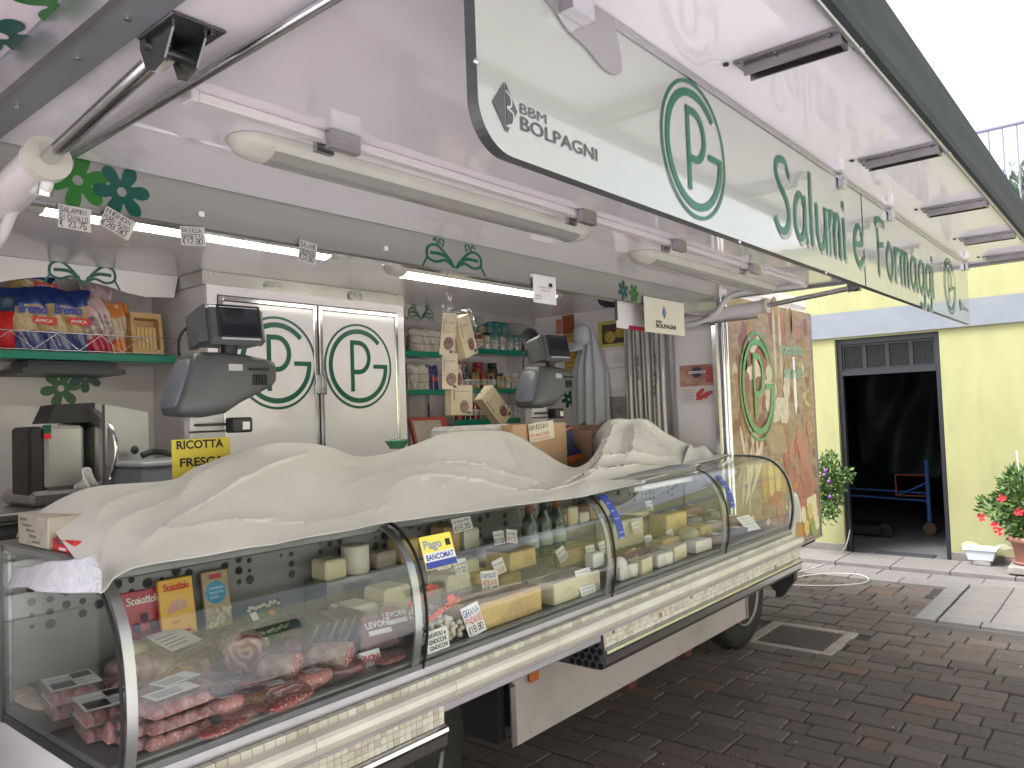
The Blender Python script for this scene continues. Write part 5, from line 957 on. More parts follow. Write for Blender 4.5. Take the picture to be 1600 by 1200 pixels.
for k in range(6):
    c = DECK(476+13*k, 1030+1*k)+Vector((0, .0, .0)); c.y = 1.93+.0*k; c.x = 1.33+.035*k; t = thing('sliced_meat_pack', c, ('navy tray of sliced meat, first of the row of six', 'navy tray of sliced meat, second of the row of six', 'navy tray of sliced meat, third of the row of six', 'navy tray of sliced meat, fourth of the row of six', 'navy tray of sliced meat, fifth of the row of six', 'navy tray of sliced meat, last of the row beside the triangular packs')[k], 'meat pack', 'navy sliced meat packs standing in a row')
    M = fr(c, (.12, 1, 0), (.55, 0, 1)); b = MB(); b.rbox(-.01, .15, .0, .115, -.010, .0, .004, 0, M); build(b, 'tray', DK, t); b = MB(); b.rbox(-.012, .152, .113, .119, -.014, .003, .001, 0, M); b.rbox(-.016, -.011, .0, .119, -.013, .003, .001, 0, M); build(b, 'rim', CLEARP, t)
LV = mat('levoni_ham', (.50, .20, .20), (.40, .14, .14), 16, .35, coat=.5)
for k in range(2):
    c = DECK(592, 1018) if k == 0 else DECK(618, 1000); t = thing('levoni_pack', c, ('triangular pack of sliced ham lettered LEVONI in front', 'triangular pack of sliced ham behind the lettered one')[k], 'ham pack', 'triangular ham packs'); M = fr(c, (1, -.15, 0), (0, .55, .85)) @ Matrix.Translation((-.07, 0, 0))
    tri = [(-.005, 0), (.155, 0), (.150, .03), (.105, .115), (.045, .125), (.035, .11)]; b = MB(); b.prism(tri, .018, 0, M, .012); b.prism([(p[0]*.9+.008, p[1]*.88+.006) for p in tri], .0121, 0, M, 0); build(b, 'blister', CLEARP, t)
    b = MB(); b.prism([(p[0]*.82+.013, p[1]*.8+.01) for p in tri], .0115, 0, M, .002); build(b, 'ham', LV, t)
    b = MB(); printed(b, 'LEVONI', M @ Matrix.Translation((.04, .068, .0185)), .019, 0, .025, wmax=.085); b.prism([(.045, .045), (.125, .045), (.125, .060), (.045, .060)], .0192, 0, M, .0185); build(b, 'white_print', PAPER, t)
M = fr(DECK(562, 1046)+Vector((0, -.0, .0)), (1, -.1, 0), (0, .3, 1)); card('levoni_card', M, .075, .042, [(('LEVONI', .062), 1, .007, .011, .02, 'pw')], 'small white card reading LEVONI in red at the front rail', 'card')
FILLS = ((470, 1030, -.3, (.05, .035, .03), 'raw', 'small pink vacuum pack between the salami halves', 'meat'), (455, 1100, .3, (.08, .03, .012), 'salami', 'flat sliced salami pack at the middle of the front rail', 'salami'), (330, 1090, .1, (.06, .03, .02), 'dark', 'dark cured meat end behind the sausage pack', 'cured meat'), (500, 1012, .2, (.08, .05, .03), 'ham', 'pink ham piece in film behind the second salami', 'ham'), (420, 985, .1, (.12, .05, .02), 'dark', 'dark cured loin in film behind the green bags', 'cured meat'), (350, 1010, .3, (.09, .05, .02), 'pale', 'pale tripe pack behind the pancetta roll', 'meat'), (540, 985, .0, (.12, .06, .03), 'pale', 'large pale meat pack behind the navy trays', 'meat'), (610, 1035, .1, (.05, .03, .01), 'raw', 'thin pink pack at the foot of the glass seam', 'meat'), (190, 1075, .5, (.06, .04, .02), 'layers', 'striped bacon end behind the sausage sleeves', 'bacon'), (165, 1040, .3, (.10, .06, .015), 'raw', 'flat pink pack leaning at the back left', 'meat'), (100, 1090, .3, (.05, .05, .015), 'dark', 'dark cured slices at the far left corner', 'cured meat'))
for (x, y, a, d_, m, w_, c_) in FILLS: vac(DECK(x, y), a, d_, MEATS[m], w_, c_)
for k in range(3): tray(Vector((.86, 1.755, DZ+.033*k)), .05*k, .17, .13, .031, MEATS['raw' if k else 'sausage'], ('lowest wide mince tray behind the end frame', 'middle wide mince tray behind the end frame', 'top wide mince tray with a white label behind the end frame')[k], 'mince tray', 'wide mince trays behind the end frame', 8, (.11, .06, .0, .0) if k == 2 else None)
for k, (X, Y, m, w_, a) in enumerate(((1.03, 1.76, 'raw', 'small front pack with a pale label, first along the rail', .3), (1.13, 1.745, 'layers', 'small front pack with a pale label, second along the rail', -.3), (1.24, 1.75, 'sausage', 'small front pack with a pale label, third along the rail', .2), (1.34, 1.745, 'dark', 'small front pack with a pale label, fourth along the rail', -.2), (1.06, 1.85, 'layers', 'second row pack with a pale label, left one', .4), (1.19, 1.86, 'raw', 'second row pack with a pale label, right one', -.1))):
    c = Vector((X, Y, DZ)); t = vac(c, a, (.058, .036, .02), MEATS[m], w_, 'meat pack'); M = turn(c, a); b = MB(); b.box(-.03, .012, -.022, .012, .0455, .046, 0, M); L = build(b, 'label_card', PAPER, t); b = MB()
    for q in range(3): scribble(b, M @ Matrix.Translation((-.026, .002-.009*q, .0455)), .034, .006)
    build(b, 'print', INK, L)
# ---- second module: gnocchi bags, hard cheeses, bottles
CH = [mat('cheese_pale', (.70, .64, .43), (.66, .60, .39), 12, .45, bump=.05), mat('cheese_rind', (.52, .36, .17), (.44, .29, .13), 10, .5, bump=.1), mat('cheese_white', (.74, .72, .62), (.70, .67, .56), 10, .5), mat('cheese_gold', (.60, .44, .18), (.52, .36, .13), 8, .5), mat('cheese_grey', (.36, .32, .25), (.28, .24, .18), 14, .7, bump=.2), mat('cheese_brown', (.20, .09, .05), (.14, .06, .04), 9, .4)]
def block(x, y, lx, ly, h, label, m, a=0, top=None, wrap=False, z=0, cat='cheese', name='cheese_block', wedge=0, group=None):
    c = DECK(x, y)+Vector((0, ly/2, z)); M = turn(c, a); t = thing(name, c, label, cat, group); b = MB()
    if wedge: b.prism([(-lx/2, -ly/2), (lx/2, -ly/2*(1-wedge)), (lx/2, ly/2*(1-wedge)), (-lx/2, ly/2)], h, 0, M)
    else: b.rbox(-lx/2, lx/2, -ly/2, ly/2, 0, h, .006, 0, M)
    build(b, 'cheese', m, t)
    if top: b = MB(); b.rbox(-lx/2+.002, lx/2-.002, -ly/2+.002, ly/2-.002, h+.0005, h+.006, .002, 0, M); build(b, 'rind', top, t)
    if wrap: b = MB(); film(b, M, lx*1.08, ly*1.1, h+.008, seed=int(x)); build(b, 'film', FILM, t)
    return t
def wheelc(x, y, r, h, label, m, z=0, cat='cheese', side=None, y0=None):
    c = DECK(x, y)+Vector((0, r, z)); t = thing('round_cheese', c, label, cat); b = MB(); b.lathe([(r*.95, 0), (r, .006), (r, h-.006), (r*.95, h)], 36, 0, Matrix.Translation(c)); build(b, 'cheese', m, t)
    if side: b = MB(); b.lathe([(r*.9, h+.0005), (r*.88, h+.004)], 36, 0, Matrix.Translation(c)); build(b, 'top_label', side, t)
    return t
for k, (x, y, w_) in enumerate(((705, 1008, 'front bag of white gnocchi with red script beside the pasta notice'), (672, 985, 'rear bag of white gnocchi behind the glass seam'))):
    c = DECK(x, y)+Vector((0, .05, 0)); t = thing('white_gnocchi_bag', c, w_, 'gnocchi bag'); R = random.Random(9+k); b = MB()
    for i in range(90): u, v = R.random(), R.random(); b.ell((c.x+(u-.5)*.15, c.y+(R.random()-.5)*.06, c.z+.012+v*.075*(1-abs(u-.5))), (.011, .009, .009), 8, 5, 0)
    build(b, 'gnocchi', mat('white_gnocchi', (.70, .66, .55), (.64, .60, .48), 30, .6), t, kind='stuff')
    b = MB(); M = fr(c+Vector((0, -.045, 0)), (1, 0, 0), (0, .25, 1)); b.grid(lambda u, v: ((u-.5)*.18, v*.17, .012*math.sin(PI*u)*math.sin(PI*min(1, v*1.6))+.004*math.sin(u*17+v*9)), 16, 12, 0, True, M); build(b, 'bag', FILM, t)
    b = MB(); script(b, 'mammaRita', M @ Matrix.Translation((-.075, .085, .014)) @ Matrix.Rotation(.25, 4, 'Z'), .022, .15, .0045, 0); b.prism([(.018*math.cos(i*PI/8), .010*math.sin(i*PI/8)) for i in range(16)], .0145, 0, M @ Matrix.Translation((.03, .135, 0)), .0142); build(b, 'print', mat('red_orange_print', (.65, .07, .03), rough=.4), t)
block(800, 972, .34, .13, .085, 'long golden block of grana cheese along the front rail', CH[3], .0, CH[1], True)
block(905, 935, .30, .13, .08, 'long pale film wrapped cheese block continuing the front row', CH[0], .0, None, True)
block(820, 925, .17, .13, .07, 'tan parmesan block lying on the grana', CH[3], .05, CH[5], True, .092)
block(730, 938, .16, .12, .075, 'pale yellow cheese block behind the gnocchi bag', CH[0], 0, CH[4], False, .07)
block(735, 948, .2, .12, .065, 'grey rind cheese under the pale yellow block', CH[4], 0)
wheelc(690, 925, .085, .12, 'large pale cheese wheel beside the glass seam', CH[2], .02)
wheelc(752, 905, .055, .095, 'white lidded plastic tub of cheese', mat('tub_white', (.72, .73, .70), rough=.3), .07, 'tub', mat('tub_lid', (.35, .38, .37), rough=.3))
wheelc(822, 898, .06, .18, 'tall pale cylinder of provolone standing behind the parmesan', CH[0], .02)
block(905, 890, .28, .16, .06, 'low tan cheese slab under the bottles', CH[1], 0, CH[3], True, .03)
block(735, 862, .10, .08, .06, 'small pale cheese wedge on the rear step', CH[0], .1, None, False, .19, wedge=.5); block(800, 852, .12, .06, .05, 'brown smoked cheese on the rear step', CH[4], 0, None, False, .20)
block(845, 850, .09, .05, .075, 'yellow cheese piece beside the bottles', CH[0], 0, None, False, .18)
b = MB(); b.box(1.60, 3.50, 2.17, 2.30, .902, 1.055); build(b, 'rear_step', STEEL, ct)
BOT = glass('bottle_glass', (.10, .22, .12), 1.5, .02, haze=.25)
for k, X in enumerate((2.60, 2.70, 2.80)):
    c = Vector((X, 2.09, .99)); t = thing('wine_bottle', c, ('sparkling wine bottle with orange foil, left of the three', 'dark sparkling wine bottle in the middle of the three', 'sparkling wine bottle with orange foil, right of the three')[k], 'bottle', 'sparkling wine bottles in the case'); b = MB()
    b.lathe([(.036, 0), (.038, .006), (.038, .12), (.032, .15), (.016, .19), (.0145, .25)], 20, 0, Matrix.Translation(c)); build(b, 'glass', mat('dark_bottle', (.015, .05, .03), rough=.08, coat=.5), t)
    b = MB(); b.lathe([(.0175, .185), (.016, .25), (.018, .262), (.014, .272)], 20, 0, Matrix.Translation(c)); build(b, 'foil', mat('copper_foil', (.45, .20, .05), rough=.35, metal=.6) if k != 1 else DARK, t)
    b = MB(); b.lathe([(.0385, .04), (.0385, .095)], 20, 0, Matrix.Translation(c)); build(b, 'label', mat('bottle_label', (.35, .40, .36), rough=.5), t)
b = MB(); b.box(2.44, 2.95, 2.03, 2.165, .902, .99); build(b, 'bottle_step', STEEL, ct)
block(938, 905, .08, .05, .06, 'white carton beside the bottles at the glass seam', PAPER, 0, None, False, .05, 'carton', 'white_carton')
for k in range(7):
    X = 1.66+.115*k; c = Vector((X, 2.235, 1.056)); t = thing('rear_cheese', c, ('first', 'second', 'third', 'fourth', 'fifth', 'sixth', 'seventh')[k]+' cheese from the glass seam on the rear step of the cheese window', 'cheese', 'cheeses on the rear step'); b = MB(); hh = (.07, .10, .06, .09, .05, .11, .08)[k]
    if k % 3 == 1: b.lathe([(.045, 0), (.05, .006), (.05, hh-.006), (.045, hh)], 28, 0, Matrix.Translation(c))
    else: b.rbox(X-.045, X+.045, 2.19, 2.28, 1.056, 1.056+hh, .008)
    build(b, 'cheese', CH[(0, 2, 4, 3, 0, 1, 2)[k]], t)
for k in range(6):
    X = 2.98+.095*k; c = Vector((X, 2.235, 1.056)); t = thing('rear_cheese', c, ('first', 'second', 'third', 'fourth', 'fifth', 'sixth')[k]+' cheese right of the bottles on the rear step', 'cheese', 'cheeses on the rear step'); b = MB(); b.rbox(X-.04, X+.04, 2.19, 2.28, 1.056, 1.056+(.06, .09, .05, .08, .1, .06)[k], .008); build(b, 'cheese', CH[(3, 0, 2, 1, 0, 4)[k]], t)
for k in range(6):
    X = 1.62+.15*k; c = Vector((X, 2.06, .9015)); t = thing('middle_cheese', c, ('first', 'second', 'third', 'fourth', 'fifth', 'sixth')[k]+' cheese from the seam in the middle row of the cheese window', 'cheese', 'cheeses in the middle row'); b = MB(); b.rbox(X-.06, X+.06, 2.0, 2.12, .902, .902+(.10, .13, .09, .12, .1, .07)[k], .01); build(b, 'cheese', CH[(2, 0, 4, 0, 3, 1)[k]], t)
# ---- third module
rc = random.Random(31)
for (x, y, lx, ly, h, z, m, w_, wd) in ((985, 905, .10, .07, .045, 0, 2, 'soft white cheese with a green seal at the front rail', 0), (1015, 896, .09, .06, .05, 0, 0, 'pale cheese wedge second along the far front row', .5), (1042, 885, .10, .06, .045, 0, 2, 'white cheese slab third along the far front row', 0), (1068, 874, .12, .07, .05, 0, 0, 'long pale cheese wedge fourth along the far front row', .6), (1102, 862, .12, .06, .045, 0, 2, 'white cheese block last along the far front row', 0), (990, 882, .13, .06, .05, .0, 5, 'dark wine coloured cheese behind the front row', 0), (1050, 862, .14, .06, .05, 0, 1, 'brown rind cheese behind the white slabs', 0), (985, 860, .22, .10, .10, .02, 0, 'large cut pale cheese with several price tags', 0), (1060, 845, .16, .10, .09, .03, 3, 'tan cheese with ridged side near the far seam', 0), (1105, 845, .12, .09, .06, .0, 1, 'orange brown cheese block near the far seam', 0)):
    block(x, y, lx*1.25, ly*1.15, h*1.3, w_, CH[m], rc.uniform(-.08, .08), CH[4] if m == 0 and not wd else None, rc.random() < .5, z, wedge=wd)
wheelc(1010, 842, .15, .10, 'big flat pale cheese wheel at the back of the third window', CH[0], .05)
c = DECK(966, 905); vac(c, .2, (.045, .04, .045), CH[2], 'white mozzarella bag beside the black glass seam', 'mozzarella')
for k, (x, y, m, w_) in enumerate(((1092, 833, mat('aqua_label', (.16, .42, .46), rough=.5), 'small aqua price card on the far cheeses'), (1110, 830, mat('lime_label', (.42, .50, .05), rough=.5), 'lime green price card near the far seam'))):
    card('colour_card', fr(px(x, y, 'y', 1.98), (1, 0, 0), (0, .2, 1)), .055, .045, [('3,50', 0, .008, .012, .016, 'h')], w_, 'price card', m)
# ---- fourth module: dark packs
PK = [mat('pack_'+n, c_, rough=.35, coat=.3) for n, c_ in (('navy', (.03, .04, .10)), ('brown', (.13, .07, .04)), ('wine', (.16, .03, .04)), ('grey', (.22, .22, .22)), ('cream', (.5, .45, .33)), ('black', (.02, .02, .022)))]
WD = ('front left', 'front middle', 'front right', 'second row left', 'second row middle', 'second row right', 'third row left', 'third row middle', 'third row right', 'rear left', 'rear middle', 'rear right')
PN = ('navy', 'brown', 'wine red', 'grey', 'cream', 'black')
for k in range(12):
    X = 3.72+(k % 3)*.25; Y = 1.78+(k//3)*.13; m = (k*5+1) % 6; c = Vector((X, Y, DZ)); t = thing('deli_pack', c, f'{PN[m]} vacuum pack, {WD[k]} place in the farthest window', 'deli pack', 'deli packs in the farthest window'); b = MB(); M = turn(c, rc.uniform(-.25, .25)); b.ell((0, 0, .025+.012*(k//3)), (.10, .055, .025+.012*(k//3)), 20, 10, 0, M, .6); build(b, 'pack', PK[m], t)
    b = MB(); b.box(-.03, .03, -.035, .01, .052+.024*(k//3), .0525+.024*(k//3), 0, M); build(b, 'label', PAPER, t)
# ---- price tags in the case
def tag(x, y, Y, lines, label, wd=.075, h=.072, a=0, lean=.25, base=PAPER):
    c = px(x, y, 'y', Y); M = rot(fr(c, (1, -.12, 0), (0, lean, 1)), a) @ Matrix.Translation((-wd/2, -h/2, 0)); n = len(lines); L = []
    for i, (t, mi) in enumerate(lines):
        if t == '~': L.append((wd*.85, mi, wd*.07, h*.6, h*.22, 'x')); continue
        L.append(((t, wd*.9), mi, wd*.07, h*(.93-(i+1)*.86/n)+h*.04, h*.62/n, 'hw'))
    return card('price_tag', M, wd, h, L, label, 'price tag', base, group='handwritten price tags in the case')
tag(740, 968, 1.70, [('GRANA', 2), ('PADANO', 1), ('€18.90', 0)], 'price tag reading GRANA PADANO €18.90 at the front rail', .075, .095, .18)
tag(766, 910, 1.86, [('PARMIGIANO', 2), ('REGGIANO', 1), ('€25.99', 0)], 'price tag reading PARMIGIANO REGGIANO €25.99', .078, .082, -.08)
tag(826, 803, 2.17, [('TOMA', 0), ('€14', 1)], 'grey price tag reading TOMA at the back', .12, .08, .05, .2, mat('grey_tag', (.42, .43, .41), rough=.6))
tag(722, 818, 2.15, [('~', 0), ('€15,20', 0)], 'price tag at the top left of the cheese window', .10, .06, .1)
for i, (x, y, Y, p, a, w_) in enumerate(((780, 885, 1.95, '€18,90', .2, 'small tilted price tag above the parmesan'), (720, 885, 2.0, '€9,50', 0, 'small price tag left of the white tub'), (780, 840, 2.1, '€13,50', 0, 'price tag with red print at the rear step'), (800, 838, 2.08, '€11,20', -.2, 'narrow tilted price tag at the rear step'), (857, 825, 2.1, '€12,80', -.1, 'price tag on the yellow cheese piece'), (878, 866, 1.98, '€16,80', .35, 'strongly tilted price tag before the left bottle'), (923, 862, 1.98, '€12,90', 0, 'price tag before the right bottle'), (943, 855, 1.98, '€7,90', .1, 'price tag at the seam beside the bottles'), (692, 877, 2.0, '€8,50', 0, 'wide price tag on the large pale wheel'), (989, 868, 1.86, '€13,90', .15, 'price tag with red price on the large cut cheese'), (1014, 845, 1.95, '€9,90', 0, 'upright price tag beside the big flat wheel'), (1048, 836, 1.97, '€12,50', .2, 'tilted price tag on the big flat wheel'), (994, 824, 2.02, '€8,90', .1, 'price tag at the back of the third window'), (1015, 790, 2.2, '€6', 0, 'tag on the rear panel of the third window'))):
    tag(x, y, Y, [('~', 0), (p, 1 if i % 3 == 0 else 0)], w_, .058, .056, a)
# ================================================================== INSIDE THE TRUCK
def xs_(x, y, Y): return px(x, y, 'y', Y)
# --- tall cabinet with the two monogram doors
CYF = 3.23
cb = thing('tall_cabinet', (2.365, 3.5, .56), 'white double door cabinet with green PG monograms and aluminium frames', 'cabinet')
b = MB(); b.box(1.775, 2.955, CYF+.02, 3.749, .561, 2.236); build(b, 'carcass', INT_PANEL, cb)
b = MB(); b.box(1.76, 2.965, CYF+.005, 3.749, 2.237, 2.2985); cor = build(b, 'cornice', mat('cornice_alu', (.52, .51, .47), (.47, .46, .42), 3, .25, .5), cb)
b = MB(); Mc = fr((0, CYF+.0045, 0)); swirl(b, Mc @ Matrix.Translation((2.10, 2.262, 0)), .062, 0, .001, False); build(b, 'swirl_print', DGREEN, cor)
b = MB(); swirl(b, Mc @ Matrix.Translation((2.60, 2.268, 0)), .062, 0, .001); build(b, 'swirl_print', DGREEN, cor)
b = MB(); swirl(b, fr((1.7595, 3.5, 2.262), (0, -1, 0), (0, 0, 1)), .06, 0, .001); build(b, 'swirl_print', DGREEN, cor)
for X in (1.80, 2.33, 2.90):
    for dz in (.010, .045): b = MB(); b.cyl((X, CYF+.005, 2.245+dz), (X, CYF+.001, 2.245+dz), .005, n=8); build(b, 'rivet', CHROME, cor)
b = MB()
for x0, x1, z0, z1 in ((1.776, 1.825, .9, 2.236), (2.905, 2.954, .9, 2.236), (1.825, 2.905, 2.195, 2.236)): b.box(x0, x1, CYF, CYF+.0195, z0, z1)
build(b, 'frame', WHITE_PANEL, cb)
for k, (x0, x1) in enumerate(((1.828, 2.362), (2.372, 2.902))):
    b = MB(); b.box(x0+.024, x1-.024, CYF-.004, CYF+.012, .95, 2.165); d = build(b, 'door', WHITE_PANEL, cb)
    b = MB()
    for a in ((x0, x0+.0235, .93, 2.19), (x1-.0235, x1, .93, 2.19), (x0+.0235, x1-.0235, 2.1655, 2.19)): b.rbox(a[0], a[1], CYF-.010, CYF+.013, a[2], a[3], .004)
    build(b, 'door_frame', CHROME, d)
    cc = xs_(432 if k == 0 else 560, 567 if k == 0 else 572, CYF); rr_ = .5*(xs_(560, 508, CYF).z-xs_(560, 636, CYF).z)
    b = MB(); pg_logo(b, fr((cc.x, CYF-.0045, cc.z)), rr_); build(b, 'monogram', GREEN, d)
    hx = x1-.012 if k == 0 else x0+.012; b = MB(); b.rbox(hx-.016, hx+.016, CYF-.026, CYF-.0105, 1.74, 1.84, .004); build(b, 'handle', CHROME, d)
# --- left recess: valance, shelf and packets
va = [xs_(x, y, 3.45) for x, y in ((-60, 455), (-20, 445), (20, 437), (60, 433), (95, 433), (130, 438), (165, 446), (200, 458), (228, 464), (272, 465))]
b = MB(); b.prism([(p.x, p.z) for p in va]+[(1.758, 2.2985), (va[0].x, 2.2985)], .012, 0, fr((0, 3.462, 0))); vl = build(b, 'valance', mat('valance_white', (.70, .69, .68), rough=.2, coat=.2), None, 'white arched valance with a leaf print above the packet shelf', 'valance')
b = MB(); c = xs_(130, 432, 3.449); leafpair(b, fr((c.x, 3.4495, c.z+.01)), .13); build(b, 'leaf_print', DGREEN, vl)
sz = 1.925
def shelf(x0, x1, y0, y1, z, label, zig=True, bars=0):
    t = thing('wall_shelf', ((x0+x1)/2, y1, z), label, 'shelf'); b = MB(); b.box(x0, x1, y0+.012, y1-.001, z-.02, z); build(b, 'board', mat('shelf_steel', (.45, .45, .45), rough=.3, metal=.6), t)
    b = MB(); b.rbox(x0, x1, y0, y0+.0115, z-.030, z+.004, .003); build(b, 'green_edge', mat('shelf_green', (0, .19, .12), rough=.3), t)
    b = MB()
    if zig:
        n = int((x1-x0)/.085); P = [(x0+(x1-x0)*i/n, y0+.006, z+.012 if i % 2 == 0 else z+.08) for i in range(n+1)]; b.tube(P, .0022, 6); b.cyl((x0, y0+.006, z+.083), (x1, y0+.006, z+.083), .0025, n=6); b.cyl((x0, y0+.006, z+.010), (x1, y0+.006, z+.010), .0022, n=6)
    else:
        for dz in (.05, .10): b.cyl((x0, y0+.006, z+dz), (x1, y0+.006, z+dz), .002, n=6)
        n = int((x1-x0)/.05)
        for i in range(n+1): b.cyl((x0+(x1-x0)*i/n, y0+.006, z+.004), (x0+(x1-x0)*i/n, y0+.006, z+.10), .0015, n=6)
    build(b, 'wire_guard', CHROME, t); return t
shelf(.30, 1.757, 3.45, 3.75, sz, 'green edged shelf with a zigzag wire guard holding packets')
b = MB(); b.box(1.12, 1.52, 3.47, 3.74, sz-.085, sz-.062); b.box(1.15, 1.5, 3.5, 3.7, sz-.062, sz-.031); build(b, 'under_shelf_tray', mat('dark_tray', (.03, .035, .045), rough=.4), None, 'dark slim tray fixed under the green edged shelf', 'tray')
b = MB(); Mw = fr((0, 3.7495, 0)); c = px(95, 607, 'y', 3.75); flower(b, Mw @ Matrix.Translation((c.x, c.z, 0)), .085, 6, 0, .001, .2); build(b, 'green_flower_print', LGREEN, tk)
b = MB(); c = px(133, 588, 'y', 3.75); flower(b, Mw @ Matrix.Translation((c.x, c.z, 0)), .075, 6, 0, .0016, .5); build(b, 'teal_flower_print', DGREEN, tk)
def bag(x, wd, h, label, body, top, low, cat, depth=.07, y=3.56, lettering=None, z=sz, name='packet', crumple=.02):
    """pillow bag standing on a shelf"""
    X = px(x, 500, 'y', y).x; t = thing(name, (X, y, z), label, cat); R = random.Random(int(x)+5); ph = R.uniform(0, 6)
    def f(s):
        def g_(u, v):
            pinch = math.sin(PI*min(1, max(0, u)))**.45*(1 if v < .75 else max(0, 1-((v-.75)/.25)**1.5)*.9+.06); return (X+(u-.5)*wd*(1-.10*math.sin(PI*v)+.05*(v > .85)), y+s*depth*.5*pinch+crumple*.3*math.sin(u*17+ph+v*11), z+.002+v*h+.3*crumple*math.sin(u*9+ph))
        return g_
    def sect(nm, v0, v1, m):
        b = MB()
        for s in (-1, 1): b.grid(lambda u, v: f(s)(u, v0+(v1-v0)*v), 16, 10, 0, True, None, s > 0)
        build(b, nm, m, t)
    sect('lower_band', 0, .32, low); sect('body', .32, .72, body); sect('top', .72, 1, top)
    if lettering: b = MB(); lettering(b, fr((X, y-depth*.5-.006, z+h*.48))); build(b, 'lettering', [PAPER, RED, BLUE], t)
    return t
PAST = mat('pasta_nests', (.50, .36, .15), (.36, .24, .09), 28, .35, bump=.4, bsc=40, coat=.5); BLF = mat('blue_film', (.012, .026, .12), (.018, .045, .19), 10, .25, coat=.5)
def brl(b, M):
    script(b, 'Brema', M @ Matrix.Translation((-.05, .035, 0)), .035, .11, .007, 2, .0018); b.prism([(0, -.005), (.09, -.012), (.09, .018), (0, .022)], .001, 1, M, .0002); printed(b, 'AMICA', M @ Matrix.Translation((.010, -.001, 0)), .013, 0, .02, wmax=.066, z=.0016)
bag(43, .20, .27, 'left clear and blue bag of pasta nests on the shelf', PAST, BLF, BLF, 'pasta bag', .10, 3.56, brl)
bag(98, .22, .28, 'right clear and blue bag of pasta nests on the shelf', PAST, BLF, BLF, 'pasta bag', .10, 3.555, brl)
bag(45, .20, .12, 'blue bag of pasta nests lying on top behind the left bag', PAST, BLF, BLF, 'pasta bag', .12, 3.66, brl, sz+.23)
bag(152, .17, .24, 'shiny pink and white bag of biscuits with a crumpled top', mat('silver_pack', (.55, .48, .46), (.3, .2, .2), 40, .2, .3, bump=.8, bsc=50), mat('pink_film', (.62, .38, .40), (.6, .5, .5), 14, .3, coat=.4), mat('cherry_film', (.42, .02, .06), rough=.3, coat=.4), 'biscuit bag', .08, 3.55, None, sz, 'packet', .05)
bag(152, .13, .36, 'pale bread bag with a crumpled top behind the biscuit bag', mat('bread_pack', (.50, .38, .30), rough=.4), mat('clear_top', (.62, .50, .52), (.5, .36, .38), 20, .3, coat=.3), MATS['cherry_film'], 'bread bag', .06, 3.64, None, sz, 'packet', .05)
bag(184, .085, .24, 'narrow orange topped bread bag tied at the neck', mat('toast_pack', (.50, .34, .22), (.6, .5, .42), 12, .35, coat=.3), mat('orange_film', (.60, .20, .04), rough=.3, coat=.3), MATS['orange_film'], 'bread bag', .07, 3.55)
bag(214, .12, .16, 'short packet of breadsticks with a red top', mat('stick_pack', (.50, .36, .24), (.35, .16, .12), 40, .4), mat('red_top', (.40, .03, .05), rough=.35), MATS['stick_pack'], 'packet', .06, 3.55)
t = thing('chip_tube', (px(8, 500, 'y', 3.56).x, 3.56, sz), 'red and dark tube of chips at the left edge of the shelf', 'tube'); b = MB(); Mt = Matrix.Translation((px(8, 500, 'y', 3.56).x, 3.56, sz)); b.lathe([(.042, .002), (.042, .165)], 24, 0, Mt); build(b, 'red_body', RED, t); b = MB(); b.lathe([(.042, .1655), (.042, .22), (.04, .225)], 24, 0, Mt); build(b, 'dark_top', mat('navy_print', (.03, .06, .11), rough=.4), t)
t = thing('wooden_box', (1.66, 3.6, sz), 'pale wooden box of breadsticks at the right end of the shelf', 'box'); b = MB(); Mq = fr((1.60, 3.50, sz+.002), (1, 0, 0), (.12, .15, 1))
WOODL = mat('poplar', (.50, .34, .15), (.42, .27, .11), 5, .6, stretch=(1, 1, 12)); b.box(-.05, .09, 0, .19, -.012, 0, 0, Mq); build(b, 'back', WOODL, t)
for a in ((-.05, .09, .165, .19), (-.05, -.035, 0, .165), (.075, .09, 0, .165), (-.035, .075, 0, .02)): b = MB(); b.box(a[0], a[1], a[2], a[3], .0005, .045, 0, Mq); build(b, 'frame_slat', WOODL, t)
for k in range(6): b = MB(); b.box(-.033+.018*k, -.018+.018*k, .022, .13, .001, .02, 0, Mq); build(b, 'breadstick', mat('breadstick', (.60, .42, .18), rough=.7), t)
# --- back worktop with the meat slicer
wt = thing('back_worktop', (.95, 3.3, .56), 'steel worktop with drawers along the back wall at the left', 'worktop'); b = MB(); b.rbox(.2, 1.757, 2.93, 3.748, 1.305, 1.335, .006); build(b, 'top', STEEL, wt)
for k in range(3): b = MB(); b.rbox(.2, 1.757, 2.95, 2.97, 1.30-.11*(k+1)+.006, 1.30-.11*k-.004, .006); build(b, 'drawer_front', STEEL, wt); b = MB(); b.box(.2, 1.757, 2.935, 2.9495, 1.30-.11*k-.016, 1.30-.11*k-.008); build(b, 'drawer_grip', DARK, wt)
b = MB(); b.box(.2, 1.757, 2.971, 3.74, .57, 1.304); build(b, 'carcass', ALU, wt)
SY = 3.12; sx0 = xs_(32, 740, SY).x; sx1 = xs_(200, 740, SY).x; sw = sx1-sx0
sc_ = thing('meat_slicer', ((sx0+sx1)/2, SY, 1.336), 'steel meat slicer with dark guard and round blade on the worktop', 'slicer')
def sp(x, y, Y=SY): return xs_(x, y, Y)
b = MB(); b.rbox(sx0, sx1+.12, SY-.09, SY+.20, 1.337, 1.392, .015); build(b, 'base', STEEL, sc_)
b = MB(); p0 = sp(58, 745); p1 = sp(118, 665); b.rbox(p0.x, p1.x, SY-.08, SY+.12, 1.393, p1.z, .012); build(b, 'motor_housing', mat('slicer_alu', (.50, .50, .48), (.45, .45, .43), 3, .3, .6), sc_)
b = MB(); p0 = sp(33, 745); b.rbox(p0.x, sp(57, 700).x, SY-.075, SY+.10, 1.345, sp(50, 667).z, .01); build(b, 'side_cover', DARK, sc_)
